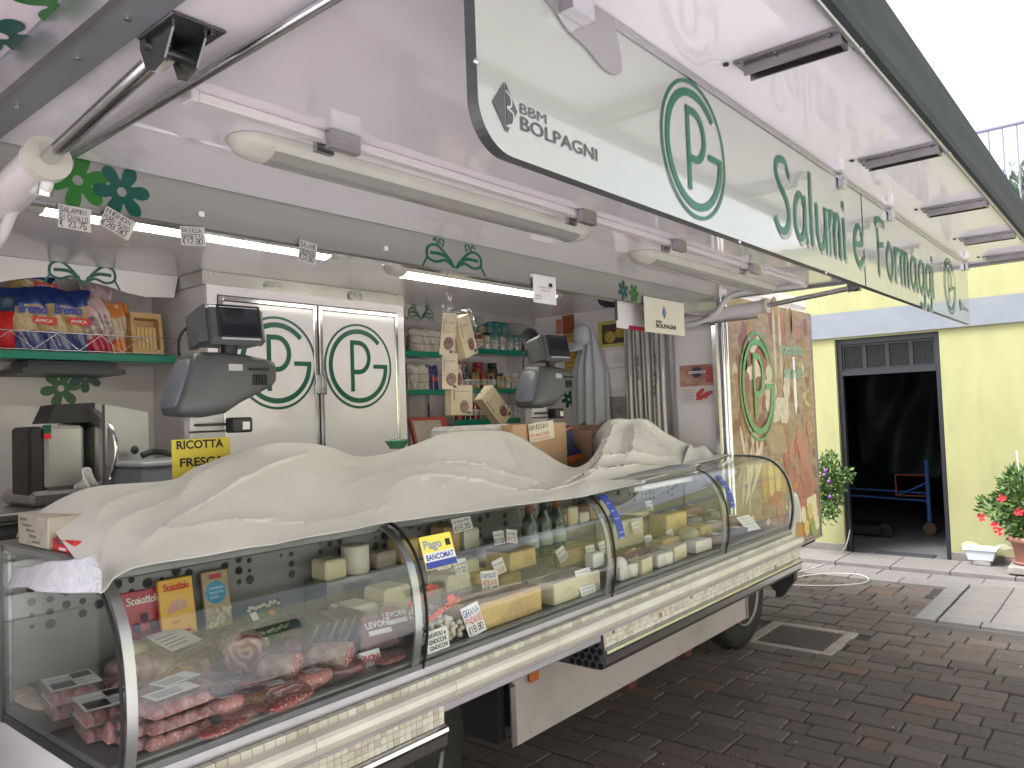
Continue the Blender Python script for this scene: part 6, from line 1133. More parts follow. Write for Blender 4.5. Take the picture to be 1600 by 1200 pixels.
b = MB(); p0 = sp(64, 662); p1 = sp(138, 630); b.prism([(p0.x, p0.z), (p1.x+.0, p0.z), (p1.x, p1.z), (p0.x+.03, p1.z-.005)], .15, 0, fr((0, SY+.09, 0))); build(b, 'top_guard', DARK, sc_)
b = MB(); pc_ = sp(150, 700); b.prism([(0, sp(138, 634).z), (.17, sp(200, 646).z), (.17, sp(198, 722).z), (.05, 1.40), (0, 1.40)], .02, 0, fr((sp(139, 700).x, SY-.12, 0), (1, .12, 0))); build(b, 'carriage_plate', mat('carriage_alu', (.34, .345, .35), (.30, .305, .31), 3, .3, .7), sc_)
b = MB(); b.lathe([(.165, -.006), (.168, 0), (.15, .006), (.02, .008)], 48, 0, fr((sp(128, 700).x, SY-.02, sp(128, 705).z), (.35, -1, 0), (0, 0, 1))); build(b, 'blade', CHROME, sc_)
b = MB(); c = sp(70, 672, SY-.083); b.box(c.x-.005, c.x+.02, SY-.085, SY-.0805, c.z-.012, c.z+.018); build(b, 'green_switch', DGREEN, sc_); b = MB(); b.box(c.x-.004, c.x+.02, SY-.086, SY-.0805, c.z-.032, c.z-.013); build(b, 'red_switch', RED, sc_)
b = MB(); b.ell(tuple(sp(209, 703, SY-.12)), (.018, .018, .018), 12, 8); b.cyl(sp(209, 703, SY-.12), sp(195, 725, SY-.05), .007); build(b, 'knob', DARK, sc_)
b = MB(); c = sp(135, 740, SY-.16); b.grid(lambda u, v: (c.x+(u-.5)*.08*(1-.5*v), c.y+.02*math.sin(u*9+v*5), 1.394+v*.075*math.sin(PI*(.15+.7*u))), 12, 8); build(b, 'crumpled_paper', PAPER, None, 'crumpled white paper lying before the slicer', 'paper', solid=.002)
# --- grey food bin
t = thing('grey_bin', (1.32, 2.75, 1.336), 'grey plastic food bin with a pale lid behind the yellow sign', 'bin'); p0 = xs_(213, 750, 2.8); p1 = xs_(330, 720, 2.8); b = MB(); b.rbox(p0.x, p1.x, 2.75, 3.05, p0.z-.1, p1.z-.004, .01); build(b, 'body', mat('bin_grey', (.20, .22, .25), rough=.45), t); b = MB(); b.rbox(p0.x-.006, p1.x+.006, 2.744, 3.056, p1.z-.0035, p1.z+.014, .004); build(b, 'lid', mat('lid_grey', (.40, .43, .47), rough=.4), t)
b = MB(); b.tube(smooth2([xs_(222, 712, 2.9), xs_(240, 706, 2.9), xs_(262, 708, 2.85), xs_(275, 712, 2.85)], 5), .012, 8); build(b, 'knife_handle', DARK, None, 'black knife handle lying on the grey bin', 'knife')
# --- two hanging scales
GS = mat('scale_grey', (.085, .088, .095), (.075, .078, .085), 6, .42); GS2 = mat('scale_panel', (.14, .155, .185), rough=.4)
def scale(X, Y, label, tint=None):
    t = thing('price_scale', (X, Y, 1.318), label, 'scale', 'dark grey price scales on posts'); Z = 1.63
    def loft(name, secs, m, n=36, pw=.42):
        b = MB(); vs = []
        f = lambda q: math.copysign(abs(q)**pw, q)
        for (x, y, z, ry, rz, sh) in secs: vs += [(x+sh*f(math.sin(2*PI*i/n)), y+ry*f(math.cos(2*PI*i/n)), z+rz*f(math.sin(2*PI*i/n))) for i in range(n)]
        b.add(vs, [(k*n+i, k*n+(i+1) % n, (k+1)*n+(i+1) % n, (k+1)*n+i) for k in range(len(secs)-1) for i in range(n)]+[tuple(range(n))[::-1], tuple(range((len(secs)-1)*n, len(secs)*n))], 0, True); return build(b, name, m, t)
    loft('body', [(X-.15, Y-.01, Z+.105, .06, .085, .03), (X-.14, Y-.01, Z+.105, .075, .10, .03), (X-.06, Y, Z+.103, .085, .105, .02), (X+.0, Y, Z+.108, .085, .10, .012), (X+.05, Y, Z+.122, .082, .082, .01), (X+.12, Y, Z+.133, .075, .062, .01), (X+.17, Y, Z+.14, .06, .045, .005), (X+.185, Y, Z+.142, .045, .032, 0)], GS)
    loft('side_panel', [(X-.158, Y-.01, Z+.105, .05, .07, .026), (X-.150, Y-.01, Z+.105, .056, .082, .03)], GS2)
    M = fr((X-.075, Y-.075, Z+.235), (1, -.12, 0), (0, .22, 1)); b = MB(); b.rbox(0, .20, 0, .135, -.035, 0, .016, 0, M); build(b, 'display_head', GS, t, bevel=.004)
    b = MB(); b.prism([(0, .004), (-.03, .0), (-.03, .11), (0, .13)], .0, 0, M, -.09); b.add([(0, .01, -.035), (.2, .01, -.035), (.17, .02, -.12), (.02, .02, -.12), (0, .13, -.035), (.2, .13, -.035), (.17, .09, -.12), (.02, .09, -.12)], [(4, 5, 6, 7), (0, 3, 2, 1), (3, 7, 6, 2), (0, 4, 7, 3), (1, 2, 6, 5)], 0, False, M) if True else 0; build(b, 'display_back', GS, t)
    b = MB(); b.box(.045, .172, .026, .122, .0005, .002, 0, M); build(b, 'screen', mat('dark_screen', (.012, .015, .022), rough=.12, coat=.3), t); b = MB(); b.box(.045, .175, .012, .019, .0005, .0022, 0, M); build(b, 'brand_strip', mat('strip_grey', (.45, .45, .45), rough=.4), t)
    b = MB()
    for a in ((.036, .181, .124, .130), (.036, .181, .019, .0245), (.036, .0435, .0245, .124), (.1735, .181, .0245, .124)): b.box(a[0], a[1], a[2], a[3], .0005, .004, 0, M)
    build(b, 'bezel', DARK, t)
    b = MB(); b.tube(smooth2([Vector((X-.08, Y+.03, Z+.30)), Vector((X-.115, Y+.03, Z+.26)), Vector((X-.11, Y+.04, Z+.18)), Vector((X-.06, Y+.05, Z+.0)), Vector((X-.03, Y+.06, 1.40))], 6), .0045, 8); build(b, 'cable', BLACK, t)
    b = MB()
    for q in range(5): b.box(X+.075+.011*q, X+.082+.011*q, Y-.0835, Y-.0795, Z+.10, Z+.135)
    build(b, 'vent_grille', BLACK, t)
    b = MB(); b.cyl((X+.02, Y-.03, Z+.19), (X+.02, Y-.03, Z+.245), .025); build(b, 'neck', DARK, t)
    b = MB(); b.rbox(X-.015, X+.035, Y-.0885, Y-.0835, Z+.145, Z+.168, .002); build(b, 'badge', mat('badge_silver', (.42, .43, .43), rough=.4), t)
    b = MB(); b.box(X+.06, X+.13, Y-.0885, Y-.0815, Z+.148, Z+.156); build(b, 'vent_slot', BLACK, t)
    b = MB(); b.rbox(X-.10, X+.02, Y-.0, Y+.05, 1.32, Z+.02, .006); build(b, 'post', mat('post_white', (.60, .60, .60), rough=.35), t)
    b = MB(); b.rbox(X+.015, X+.085, Y-.06, Y-.0005, Z-.055, Z-.005, .006); b.rbox(X-.09, X+.014, Y-.02, Y-.001, Z-.03, Z-.022, .002); b.rbox(X-.11, X+.014, Y-.02, Y-.001, Z-.05, Z-.045, .002); build(b, 'card_reader', DARK, t); b = MB(); b.box(X+.045, X+.07, Y-.063, Y-.0605, Z-.045, Z-.02); build(b, 'reader_label', PAPER, t)
    return t
s1 = scale(1.335, 2.36, 'dark grey price scale with a blank screen behind the yellow ricotta sign')
s2 = copy_tree(s1); s2.location.x += 1.76; s2['label'] = 'bluish grey price scale before the clock and the white coat'
# --- yellow ricotta sign
p0 = xs_(270, 750, 2.30); p1 = xs_(360, 683, 2.30)
card('ricotta_sign', fr((p0.x, 2.30, p0.z-.07), (1, 0, 0), (0, .02, 1)), p1.x-p0.x, p1.z-p0.z+.07, [(('RICOTTA', .155), 0, .013, .162, .026, 'pw'), (('FRESCA', .145), 0, .022, .108, .026, 'pw')], 'yellow card reading RICOTTA FRESCA half hidden by the cloth', 'sign', mat('ricotta_yellow', (.66, .56, .06), rough=.5))
# --- right recess shelves with jars and bags
Xa = 2.96
shelf(Xa, 3.62, 3.50, 3.75, 2.015, 'upper green edged shelf with white bags right of the cabinet', False); shelf(3.72, 4.44, 3.50, 3.75, 2.055, 'upper green edged shelf with jars at the far end', False)
shelf(Xa, 3.55, 3.50, 3.75, 1.775, 'lower green edged shelf with white bags and a blue packet', False); shelf(3.66, 4.44, 3.50, 3.75, 1.785, 'lower green edged shelf with jars at the far end', False)
shelf(3.62, 4.30, 3.50, 3.75, 1.575, 'lowest green edged shelf behind the hanging boxes', False)
b = MB(); c = xs_(655, 488, 3.45); b.prism([(Xa+.001, 2.2985), (Xa+.001, 2.225), (3.2, 2.215), (3.4, 2.20), (3.8, 2.20), (3.95, 2.245), (4.44, 2.25), (4.44, 2.2985)], .01, 0, fr((0, 3.462, 0))); vr = build(b, 'valance', MATS['cornice_alu'], None, 'grey valance with leaf prints above the jar shelves', 'valance')
b = MB(); leafpair(b, fr((3.30, 3.4515, 2.245)), .10); swirl(b, fr((3.82, 3.4515, 2.25)), .055, 0); build(b, 'leaf_print', DGREEN, vr)
WB = mat('white_bag', (.60, .55, .48), (.42, .34, .27), 22, .6, bump=.4)
NM = ('first', 'second', 'third', 'fourth')
for k in range(4): bag(648+13.5*k, .095, .15, f'{NM[k]} white flour bag from the left on the upper shelf', WB, mat('bag_top', (.66, .63, .58), (.55, .5, .45), 15, .6), WB, 'flour bag', .08, 3.58, None, 2.016, 'flour_bag')
for k in range(2): bag(642+15*k, .09, .16, ('left white sugar bag on the lower shelf', 'right white sugar bag on the lower shelf')[k], WB, MATS['bag_top'], WB, 'sugar bag', .08, 3.58, None, 1.776, 'sugar_bag')
t = bag(671, .11, .16, 'dark blue packet with a red emblem on the lower shelf', mat('blue_pack', (.02, .03, .13), rough=.4), MATS['blue_pack'], MATS['blue_pack'], 'packet', .05, 3.58, None, 1.776); b = MB(); X = px(671, 500, 'y', 3.58).x; b.prism([(-.03, 0), (0, .02), (.03, 0), (0, -.02)], .001, 0, fr((X, 3.551, 1.85))); build(b, 'emblem', RED, t)
JC = [mat('jar_'+n, c_, rough=.15, coat=.6) for n, c_ in (('olive', (.12, .12, .04)), ('tomato', (.25, .04, .02)), ('honey', (.36, .20, .05)), ('dark', (.05, .03, .03)), ('cream', (.45, .40, .30)), ('aqua', (.16, .28, .26)))]
LID = [mat('lid_gold', (.45, .33, .12), rough=.3, metal=.7), DARK, PAPER, mat('lid_red', (.3, .02, .03), rough=.3), mat('lid_teal', (.05, .22, .22), rough=.3)]
def jar(X, Y, z, r, h, m, l, label, group):
    t = thing('jar', (X, Y, z), label, 'jar', group); b = MB(); M = Matrix.Translation((X, Y, z)); b.lathe([(r*.93, .001), (r, .006), (r, h*.78), (r*.85, h*.84)], 16, 0, M); build(b, 'glass_body', JC[m], t)
    b = MB(); b.lathe([(r*.9, h*.841), (r*.9, h), (r*.8, h+.002)], 16, 0, M); build(b, 'lid', LID[l], t); b = MB(); b.lathe([(r*1.005, h*.25), (r*1.005, h*.6)], 16, 0, M); build(b, 'label', mat('jar_label', (.50, .48, .42), (.36, .33, .28), 30, .6), t)
OR = ('first', 'second', 'third', 'fourth', 'fifth', 'sixth', 'seventh', 'eighth'); rj = random.Random(12)
for k in range(8): jar(3.77+.083*k, 3.56, 2.056, .036, .12, (1, 3, 1, 4, 5, 4, 5, 5)[k], (2, 2, 0, 1, 4, 4, 4, 4)[k], f'{OR[k]} jar from the left in the front row of the upper jar shelf', 'jars on the upper jar shelf')
for k in range(5): jar(3.98+.085*k, 3.65, 2.056, .038, .22, (5, 4, 5, 5, 5)[k], 4, f'{OR[k]} tall teal lidded jar from the left behind the upper jars', 'tall jars behind')
for k in range(8): jar(3.72+.085*k, 3.56, 1.786, .036, .11, (4, 3, 2, 1, 3, 2, 4, 4)[k], (2, 1, 0, 3, 0, 1, 2, 2)[k], f'{OR[k]} jar from the left on the lower jar shelf', 'jars on the lower jar shelf')
for k in range(3): jar(3.86+.16*k, 3.65, 1.786, .038, .19, (3, 1, 3)[k], (3, 3, 1)[k], f'{OR[k]} taller dark jar behind the lower jars', 'dark jars behind')
for k in range(6): jar(3.72+.08*k, 3.56, 1.576, .032, .12, (1, 3, 1, 0, 2, 0)[k], (3, 1, 3, 0, 0, 1)[k], f'{OR[k]} jar from the left on the lowest shelf', 'jars on the lowest shelf')
t = thing('red_box', (3.28, 3.6, 1.33), 'red framed box with a pale sheet leaning under the shelves', 'box'); M = fr((3.20, 3.42, 1.43), (1, -.12, 0), (.15, .35, 1)); b = MB(); b.rbox(0, .28, 0, .19, -.03, 0, .004, 0, M); build(b, 'box', mat('brick_red_box', (.36, .06, .03), rough=.5), t); b = MB(); b.box(.015, .23, .02, .165, .0005, .002, 0, M); build(b, 'sheet', mat('beige_sheet', (.45, .40, .33), (.36, .31, .25), 30, .6), t)
for X in (3.42, 3.60): b = MB(); b.box(X, X+.02, 3.73, 3.749, 1.35, 1.755); build(b, 'shelf_rail', CHROME, tk)
b = MB(); b.rbox(2.98, 4.40, 3.2, 3.748, 1.30, 1.335, .006); build(b, 'side_worktop', STEEL, None, 'steel worktop below the jar shelves', 'worktop')
# green crystal dish before the cabinet
b = MB(); c = xs_(620, 690, 2.5); b.lathe([(.03, -.03), (.05, 0), (.055, .004), (.045, .008), (.02, .012)], 14, 0, Matrix.Translation(c), False); build(b, 'green_dish', mat('green_crystal', (.14, .42, .22), rough=.08, coat=.6), None, 'small faceted green glass dish before the right cabinet door', 'dish')
# --- hanging gift boxes
BOXM = mat('cream_box', (.62, .54, .36), (.56, .48, .31), 12, .55); SAL = MATS['speck'] if 'speck' in MATS else INK
def gift(x, y, w_, h_, d_, ang, yaw, label, Y=2.5):
    w_, h_, d_ = w_*1.3, h_*1.3, d_*1.2; c = px(x, y, 'y', Y); t = thing('gift_box', c, label, 'gift box', 'cream gift boxes hanging on a string'); M = rot(fr(c, (math.cos(yaw), -math.sin(yaw), 0), (0, 0, 1)), ang)
    b = MB(); b.rbox(-w_/2, w_/2, -h_/2, h_/2, -d_, 0, .002, 0, M); build(b, 'box', BOXM, t)
    b = MB(); b.prism([(.024*math.cos(i*PI/12), .03*math.sin(i*PI/12)) for i in range(24)], .0008, 0, M @ Matrix.Translation((w_*.1, -h_*.22, 0)), .0002); build(b, 'window', mat('salami_window', (.10, .04, .035), (.28, .16, .13), 40, .2), t)
    b = MB(); b.prism([(-w_*.38, 0), (-w_*.34, 0), (-w_*.34, h_*.35), (-w_*.38, h_*.35)], .0008, 0, M, .0002); b.prism([(w_*.2, -h_*.45), (w_*.42, -h_*.45), (w_*.42, -h_*.38), (w_*.2, -h_*.38)], .0008, 0, M, .0002); scribble(b, M @ Matrix.Translation((-w_*.25, h_*.25, 0)), w_*.6, .012); build(b, 'print', GREYINK, t)
    b = MB(); film(b, M @ Matrix.Translation((0, h_*.25, .002)), w_*1.25, h_*.8, .02, seed=int(x)); build(b, 'cellophane', FILM, t)
gift(700, 522, .05, .15, .07, -.12, .9, 'cream gift box at the upper left of the hanging string'); gift(731, 525, .08, .15, .05, .33, -.1, 'cream gift box with a round window at the upper right of the string')
gift(703, 580, .055, .13, .06, -.05, .8, 'cream gift box in the middle left of the hanging string'); gift(716, 585, .05, .075, .05, 0, -.2, 'small cream gift box in the middle of the hanging string')
gift(722, 625, .09, .11, .05, -.03, .3, 'cream gift box below the middle with a round window'); gift(778, 635, .08, .15, .05, .75, .1, 'tilted cream gift box at the lower right end of the string')
st_ = [px(x, y, 'y', 2.5) for x, y in ((701, 424), (698, 436), (703, 440), (702, 455), (706, 480), (712, 530), (718, 570), (735, 600), (752, 615))]
t = thing('hanging_string', st_[0], 'thin string with a wire hook and clear wrapping carrying the gift boxes', 'string'); b = MB(); b.tube(smooth2(st_, 4), .0018, 6); b.tube([Vector(st_[0]), Vector((st_[0].x, 2.5, 2.29))], .0012, 5); build(b, 'string', GREYINK, t)
b = MB(); c = px(703, 480, 'y', 2.49); M = fr(c, (1, 0, 0), (0, 0, 1)); b.lathe([(.008, .05), (.004, .03), (.012, .0), (.028, -.05), (.03, -.09), (.02, -.12)], 14, 0, Matrix.Translation(c)); b.lathe([(.004, .03), (.014, .055), (.02, .065)], 10, 0, Matrix.Translation(c)); build(b, 'wrapping', FILM, t)
# --- end wall
EX = 4.4595
def ew(x, y): return px(x, y, 'x', EX)
ME = lambda c: fr((EX, c.y, c.z), (0, -1, 0), (0, 0, 1))
t = thing('wall_clock', ew(827, 532), 'round white wall clock with a grey rim beside the scale', 'clock'); M = ME(ew(829, 532)); b = MB(); b.lathe([(.088, 0), (.09, .012), (.08, .015), (.079, .008)], 36, 0, M); build(b, 'rim', GREYP, t); b = MB(); b.lathe([(.079, .001), (.078, .0075)], 36, 0, M); build(b, 'dial', PAPER, t); b = MB()
for k in range(12): b.ribbon([(.062*math.cos(k*PI/6), .062*math.sin(k*PI/6)), (.07*math.cos(k*PI/6), .07*math.sin(k*PI/6))], .006, M, 0, .0085)
b.ribbon([(0, 0), (.03, .03)], .006, M, 0, .009); b.ribbon([(0, 0), (.005, .06)], .004, M, 0, .0095); build(b, 'hands', INK, t)
def sheet(name, x0, y0, x1, y1, m, label, cat, dx=.002, extra=None):
    a = ew(x0, y1); c = ew(x1, y0); w_, h_ = a.y-c.y, c.z-a.z; M = fr((EX-dx+.0005, a.y, a.z), (0, -1, 0), (0, 0, 1)); b = MB(); b.box(0, w_, 0, h_, -.001, 0, 0, M); o = build(b, name, m, None, label, cat)
    if extra: extra(o, M, w_, h_)
    return o
OCH = mat('ochre_print', (.50, .30, .04), (.38, .22, .03), 30, .5)
def rows(o, M, w_, h_):
    b = MB()
    for k in range(9): b.prism([(w_*.12, 0), (w_*.88, 0), (w_*.88, h_*.07), (w_*.12, h_*.07)], .0008, 0, M @ Matrix.Translation((0, h_*(.05+.10*k), 0)), .0002)
    build(b, 'print', mat('pale_ochre', (.60, .42, .12), rough=.5), o)
sheet('ochre_poster', 884, 520, 901, 602, OCH, 'tall ochre poster strip on the end wall', 'poster', .002, rows); sheet('red_poster', 880, 491, 897, 522, mat('food_photo', (.40, .10, .04), (.15, .08, .03), 22, .4), 'small red food picture above the ochre poster', 'poster', .004)
sheet('narrow_poster', 870, 499, 878, 522, mat('striped_photo', (.5, .3, .2), (.6, .1, .05), 40, .4), 'narrow striped picture left of the ochre poster', 'poster', .006)
def fruit(o, M, w_, h_):
    b = MB(); b.box(w_*.12, w_*.88, h_*.12, h_*.86, .0002, .0012, 0, M); build(b, 'picture', mat('fruit_ground', (.10, .05, .07), (.03, .05, .02), 12, .4), o)
    b = MB(); b.prism([(w_*.17*math.cos(i*PI/9), h_*.22*math.sin(i*PI/9)) for i in range(18)], .0018, 0, M @ Matrix.Translation((w_*.36, h_*.38, 0)), .0013); b.prism([(w_*.16*math.cos(i*PI/9), h_*.2*math.sin(i*PI/9)) for i in range(18)], .0018, 0, M @ Matrix.Translation((w_*.68, h_*.5, 0)), .0013); build(b, 'quince_print', mat('quince', (.50, .36, .05), (.3, .26, .05), 10, .4), o)
sheet('fruit_calendar', 936, 497, 986, 544, mat('lime_frame', (.46, .46, .10), rough=.5), 'calendar picture of yellow quinces in a lime frame', 'calendar', .004, fruit)
def lines_(o, M, w_, h_):
    b = MB()
    for k in range(6): scribble(b, M @ Matrix.Translation((w_*.3, h_*(.2+.1*k), 0)), w_*.4, .008)
    build(b, 'print', GREYINK, o)
sheet('calendar_sheet', 948, 545, 985, 574, PAPER, 'white calendar page below the quince picture', 'paper', .002, lines_); sheet('white_notice', 948, 575, 982, 608, PAPER, 'blank white sheet hanging below the calendar page', 'paper', .003)
b = MB(); c = ew(889, 624); flower(b, ME(c), .062, 6, 0, .0015, .2); build(b, 'teal_flower_print', DGREEN, tk)
for yy, R_ in ((600, .055), (628, .04)): b = MB(); flower(b, ME(ew(905, yy)), R_, 6, 0, .001, .5); build(b, 'green_flower_print', LGREEN, tk)
sheet('silver_panel', 950, 618, 993, 668, MATS['cornice_alu'], 'grey metal panel with a swirl ornament near the curtain', 'panel', .002, lambda o, M, w_, h_: build((lambda q: (swirl(q, M @ Matrix.Translation((w_*.5, h_*.6, 0)), .06), q)[1])(MB()), 'swirl_print', GREYINK, o))
# coat and cap on a hook
CO = mat('white_coat', (.52, .53, .57), (.46, .47, .51), 4, .85)
t = thing('white_coat', ew(928, 560), 'white work coat hanging from a hook on the end wall', 'coat'); T0, T1 = ew(905, 520), ew(950, 520); zt_, zb2 = ew(925, 515).z, ew(925, 665).z
def coat(u, v):
    hw = .02+.125*min(1, v*2.2)**.7; y = (T0.y+T1.y)/2+.02-(u-.5)*2*hw*(1+.08*v); return (EX-.03-.045*math.sin(PI*u)*min(1, v*3)-.014*math.sin(u*26+v*2)*min(1, v*2), y, zt_-v*(zt_-zb2)-.02*math.sin(u*13)*v)
b = MB(); b.grid(coat, 60, 30); build(b, 'coat', CO, t, solid=.003)
t = thing('work_hat', ew(922, 530), 'white peaked hat hanging over the coat on the same hook', 'hat'); c = ew(920, 530); b = MB(); b.ell((EX-.085, c.y, c.z+.025), (.045, .062, .075), 18, 10, 0, None, .8); build(b, 'crown', CO, t); b = MB(); b.grid(lambda u, v: (EX-.10-.05*math.sin(PI*u)*v, c.y+.05-(u-.5)*.13, c.z-.02-.055*v-.015*math.cos(PI*(u-.5))*v), 14, 6); build(b, 'visor', CO, t, solid=.004)
# strip curtain
t = thing('strip_curtain', (4.40, 2.55, .6), 'shiny plastic strip curtain with green print in the end doorway', 'curtain'); PV = mat('pvc_strip', (.46, .45, .42), (.32, .32, .30), 3, .12, coat=.7, spec=.8); PV2 = mat('pvc_dark', (.22, .22, .21), (.40, .40, .36), 3, .12, coat=.7)
ya, yb = ew(985, 600).y, ew(1048, 600).y
for k in range(9):
    y0 = ya-(ya-yb)*k/9; b = MB(); w_ = (ya-yb)/9*.95; b.grid(lambda u, v: (4.40-.02*math.sin(PI*u)-.012*(k % 2)+.004*math.sin(v*7+k), y0-u*w_, 2.25-v*1.3), 8, 10); build(b, 'strip', (PV, PV2)[k in (0, 3, 7)], t, solid=.002)
b = MB(); b.cyl((4.41, ya+.02, 2.26), (4.41, yb-.02, 2.26), .012); build(b, 'rod', CHROME, t)
b = MB()
for k, (x, y) in enumerate(((997, 565), (998, 585), (1024, 560), (1025, 590), (1023, 610))): c = px(x, y, 'x', 4.365); leafpair(b, fr((4.364, c.y, c.z), (0, -1, 0), (0, 0, 1)) @ Matrix.Rotation(PI/2, 4, 'Z'), .03)
build(b, 'leaf_print', DGREEN, t)
b = MB(); b.box(4.40, 4.4585, 2.13-.02, 2.13, .9, 2.15) if False else b.box(4.425, 4.458, ew(1052, 600).y-.02, ew(1052, 600).y, .9, 2.2); build(b, 'jamb', ALU, tk)
def ham(o, M, w_, h_):
    b = MB(); b.box(.003, w_-.003, h_*.45, h_-.003, .0002, .001, 0, M); build(b, 'photo', mat('ham_photo', (.30, .12, .09), (.50, .30, .22), 12, .35), o)
    b = MB(); b.prism([(.035*math.cos(i*PI/12), .035*math.sin(i*PI/12)) for i in range(24)], .002, 0, M @ Matrix.Translation((w_*.47, h_*.80, 0)), .0011); build(b, 'badge', mat('badge_navy', (.02, .03, .10), rough=.4), o)
    b = MB(); b.box(w_*.26, w_*.70, h_*.77, h_*.83, .0021, .0026, 0, M); build(b, 'badge_band', PAPER, o); b = MB(); printed(b, 'ZUARINA', M @ Matrix.Translation((w_*.28, h_*.782, .002)), h_*.035, 0, .03, wmax=w_*.40); 
    for k in range(5): scribble(b, M @ Matrix.Translation((w_*.1, h_*(.10+.06*k), 0)), w_*.28, h_*.03)
    build(b, 'lettering', INK, o)
    b = MB(); R = random.Random(3)
    for k in range(7): b.prism([((.022+R.random()*.006)*math.cos(i*PI/8), .013*math.sin(i*PI/8)) for i in range(16)], .0012+.0002*k, 0, rot(M @ Matrix.Translation((w_*(.5+.07*(k % 5)), h_*(.16+.05*(k//2)), 0)), R.random()), .0004)
    for k in range(5): b.prism([(.03*math.cos(i*PI/8), .014*math.sin(i*PI/8)) for i in range(16)], .0018+.0002*k, 0, M @ Matrix.Translation((w_*(.8+.02*(k % 3)), h_*(.58+.07*k), 0)), .0012)
    build(b, 'ham_print', mat('ham_red', (.52, .08, .08), (.42, .05, .05), 60, .4), o, kind='stuff')
sheet('ham_poster', 1064, 567, 1120, 632, mat('poster_white', (.60, .56, .54), rough=.3), 'sliced ham poster with a round blue ZUARINA badge', 'poster', .003, ham)
# --- things hanging from the header
def hang(x, y, wd, h, lines, label, a=0, Y=2.028, base=PAPER):
    c = px(x, y, 'y', Y); M = rot(fr((c.x, Y, c.z)), a) @ Matrix.Translation((-wd/2, -h/2, 0)); L = [((t, wd*.9), 0, wd*.05, h*(.70-.31*i), h*(.26 if '€' in t else .21), 'hw') for i, t in enumerate(lines)]
    return card('hanging_price_tag', M, wd, h, L, label, 'price tag', base, group='handwritten tags hanging below the header')
TG = mat('tag_paper', (.50, .49, .46), rough=.7)
hang(117, 341, .076, .058, ['SALAMINI', 'DI CAVALLO', '€ 23.75'], 'hanging tag reading SALAMINI DI CAVALLO €23.75', -.03, 2.026, TG); hang(184, 349, .080, .054, ['MIGNON', 'PURO SUINO', '€28.90'], 'tilted hanging tag reading MIGNON PURO SUINO €28.90', -.42, 2.020, TG)
hang(302, 369, .072, .052, ['SALSICCIA', 'BAGETTA', '€12,90'], 'hanging tag reading SALSICCIA BAGETTA €12,90', .10, 2.026, TG); hang(481, 394, .066, .068, ['SALAME', 'CREMONESE', '€32,80'], 'hanging tag reading SALAME CREMONESE €32,80', -.12, 2.026, TG)
def spx(x0, y0, x1, y1, Y): a = xs_(x0, y1, Y); c = xs_(x1, y0, Y); return fr((a.x, Y, a.z)), c.x-a.x, c.z-a.z
M, w_, h_ = spx(834, 434, 868, 472, 2.025); card('info_sheet', M, w_, h_, [(w_*.5, 0, w_*.25, h_*.55, h_*.06, 'x'), (w_*.35, 0, w_*.35, h_*.44, h_*.06, 'x'), ((w_*.16, h_*.14), 0, w_*.68, h_*.62, 0, 'r'), (w_*.3, 0, w_*.08, h_*.12, h_*.08, 'x'), (w_*.3, 0, w_*.08, h_*.22, h_*.08, 'x')], 'white printed sheet hanging below the header beside the lamp', 'notice')
M, w_, h_ = spx(1008, 474, 1068, 518, 2.025); mk = card('maker_sheet', M, w_, h_, [], 'cream sheet with a blue diamond logo reading BOLPAGNI', 'notice', mat('cream_paper', (.68, .66, .54), rough=.5))
b = MB(); Q = M @ Matrix.Translation((w_*.48, h_*.62, 0)); b.prism([(-.022, 0), (0, -.038), (.022, 0), (0, .038)], .001, 0, Q, .0002); b.prism([(-.012, 0), (0, -.022), (.012, 0), (0, .022)], .0016, 1, Q, .0011); printed(b, 'BBM', M @ Matrix.Translation((w_*.26, h_*.30, 0)), h_*.07, 2, .03, wmax=w_*.14); printed(b, 'BOLPAGNI', M @ Matrix.Translation((w_*.26, h_*.16, 0)), h_*.12, 2, .04, wmax=w_*.5); build(b, 'logo', [mat('navy_ink', (.02, .05, .12), rough=.4), mat('sky_ink', (.10, .30, .50), rough=.4), INK], mk)
M, w_, h_ = spx(966, 462, 1006, 512, 2.10); t = thing('hanging_folder', M.translation, 'white folder with a dark red lower edge hanging below the header', 'folder'); b = MB(); b.rbox(0, w_, 0, h_, -.012, 0, .002, 0, M); build(b, 'cover', WHITE_PANEL, t); b = MB(); b.box(w_*.38, w_+.003, -.001, h_*.1, -.0125, .0015, 0, M); build(b, 'red_edge', mat('dark_red', (.35, .02, .05), rough=.4), t); b = MB(); b.box(-.006, -.0005, h_*.2, h_, -.013, .001, 0, M); build(b, 'spine', DARK, t)
t = thing('navy_hat', px(950, 470, 'y', 2.35), 'dark navy peaked hat hanging behind the header flowers', 'hat'); c = px(950, 468, 'y', 2.35); b = MB(); b.ell(tuple(c), (.055, .06, .045), 18, 10); build(b, 'crown', mat('navy_cloth', (.012, .016, .03), rough=.9), t)
b = MB(); b.grid(lambda u, v: (c.x-.05+(u)*.10, c.y-.045-.035*v*math.sin(PI*u), c.z-.015-.04*v), 12, 5); build(b, 'visor', MATS['navy_cloth'], t, solid=.004)
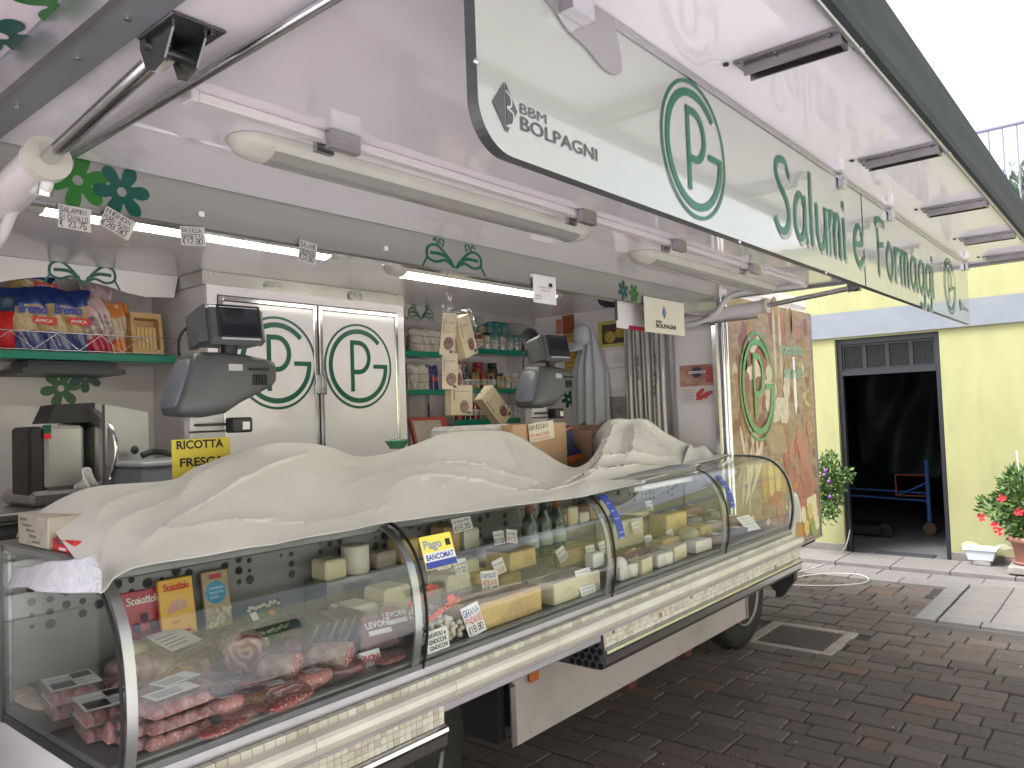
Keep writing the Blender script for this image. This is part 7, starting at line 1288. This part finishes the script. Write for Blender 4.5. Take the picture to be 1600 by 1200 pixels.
# --- boxes standing on the counter behind the cloth
p0 = xs_(803, 728, 2.14); p1 = xs_(884, 660, 2.14); bx2 = thing('grissini_box', ((p0.x+p1.x)/2, 2.2, 1.318), 'brown cardboard box with a handwritten GRISSINI tag on the counter', 'box'); b = MB(); Q = fr((p0.x, 2.14, 1.319), (1, .0, 0)); b.box(0, p1.x-p0.x, 0, p1.z-1.319, -.15, 0, 0, Q); build(b, 'carton', CARD, bx2); b = MB(); b.box(-.001, p1.x-p0.x+.001, .09, .10, .0, .001, 0, Q); build(b, 'tape', mat('tape', (.40, .28, .16), rough=.3), bx2)
M, w_, h_ = spx(828, 661, 866, 692, 2.128); card('grissini_tag', rot(M, .08), w_, h_, [(('GRISSINI', w_*.9), 0, .004, h_*.66, h_*.24, 'hw'), (w_*.85, 1, .004, h_*.25, h_*.26, 'x'), (w_*.8, 1, .006, h_*.08, h_*.12, 'x')], 'handwritten paper tag reading GRISSINI on the cardboard box', 'tag', mat('tag_cream', (.62, .58, .45), rough=.7))
p0 = xs_(886, 728, 2.2); p1 = xs_(955, 662, 2.3); b = MB(); b.box(p0.x+.10, p1.x+.06, 2.28, 2.34, 1.319, p1.z); b.box(p0.x+.10, p0.x+.11, 2.12, 2.28, 1.319, p1.z-.02); build(b, 'open_carton', mat('brown_carton', (.28, .17, .11), (.24, .14, .09), 5, .85), None, 'dark brown open carton behind the cloth hollow', 'carton')
b = MB(); q = [xs_(x, y, 2.12) for x, y in ((884, 672), (900, 665), (905, 690), (920, 712), (900, 724), (893, 715))]; b.prism([(p.x, p.z) for p in q], .05, 0, fr((0, 2.2, 0))); nb2 = build(b, 'navy_bag', mat('navy_pack', (.02, .028, .07), rough=.45), None, 'navy blue paper bag with orange ends beside the cardboard box', 'bag')
b = MB(); q = [xs_(x, y, 2.12) for x, y in ((893, 714), (918, 708), (920, 714), (898, 726))]; b.prism([(p.x, p.z) for p in q], .053, 0, fr((0, 2.2, 0))); q = [xs_(x, y, 2.12) for x, y in ((884, 673), (900, 666), (900, 669), (885, 676))]; b.prism([(p.x, p.z) for p in q], .053, 0, fr((0, 2.2, 0))); build(b, 'orange_end', mat('orange_end', (.45, .12, .04), rough=.5), nb2)
b = MB(); c = xs_(925, 690, 2.2); b.ell((c.x, c.y, c.z-.02), (.055, .04, .06), 16, 12); b.ell((c.x+.01, c.y, c.z+.04), (.03, .025, .03), 12, 8); build(b, 'clear_bag', glass('crinkle_film', (.85, .82, .8), 1.5, .08, bump=1., bsc=70, haze=.08), None, 'crinkled clear plastic bag in the open carton', 'plastic bag')
p0 = xs_(700, 690, 2.22); p1 = xs_(797, 662, 2.22); b = MB(); b.rbox(p0.x, p1.x, 2.2, 2.33, 1.319, p1.z, .015); build(b, 'wrapped_box', mat('bubble_wrap', (.66, .64, .62), (.52, .5, .48), 40, .3, bump=.8, bsc=90, coat=.3), None, 'white bubble wrapped box peeping above the cloth', 'box')
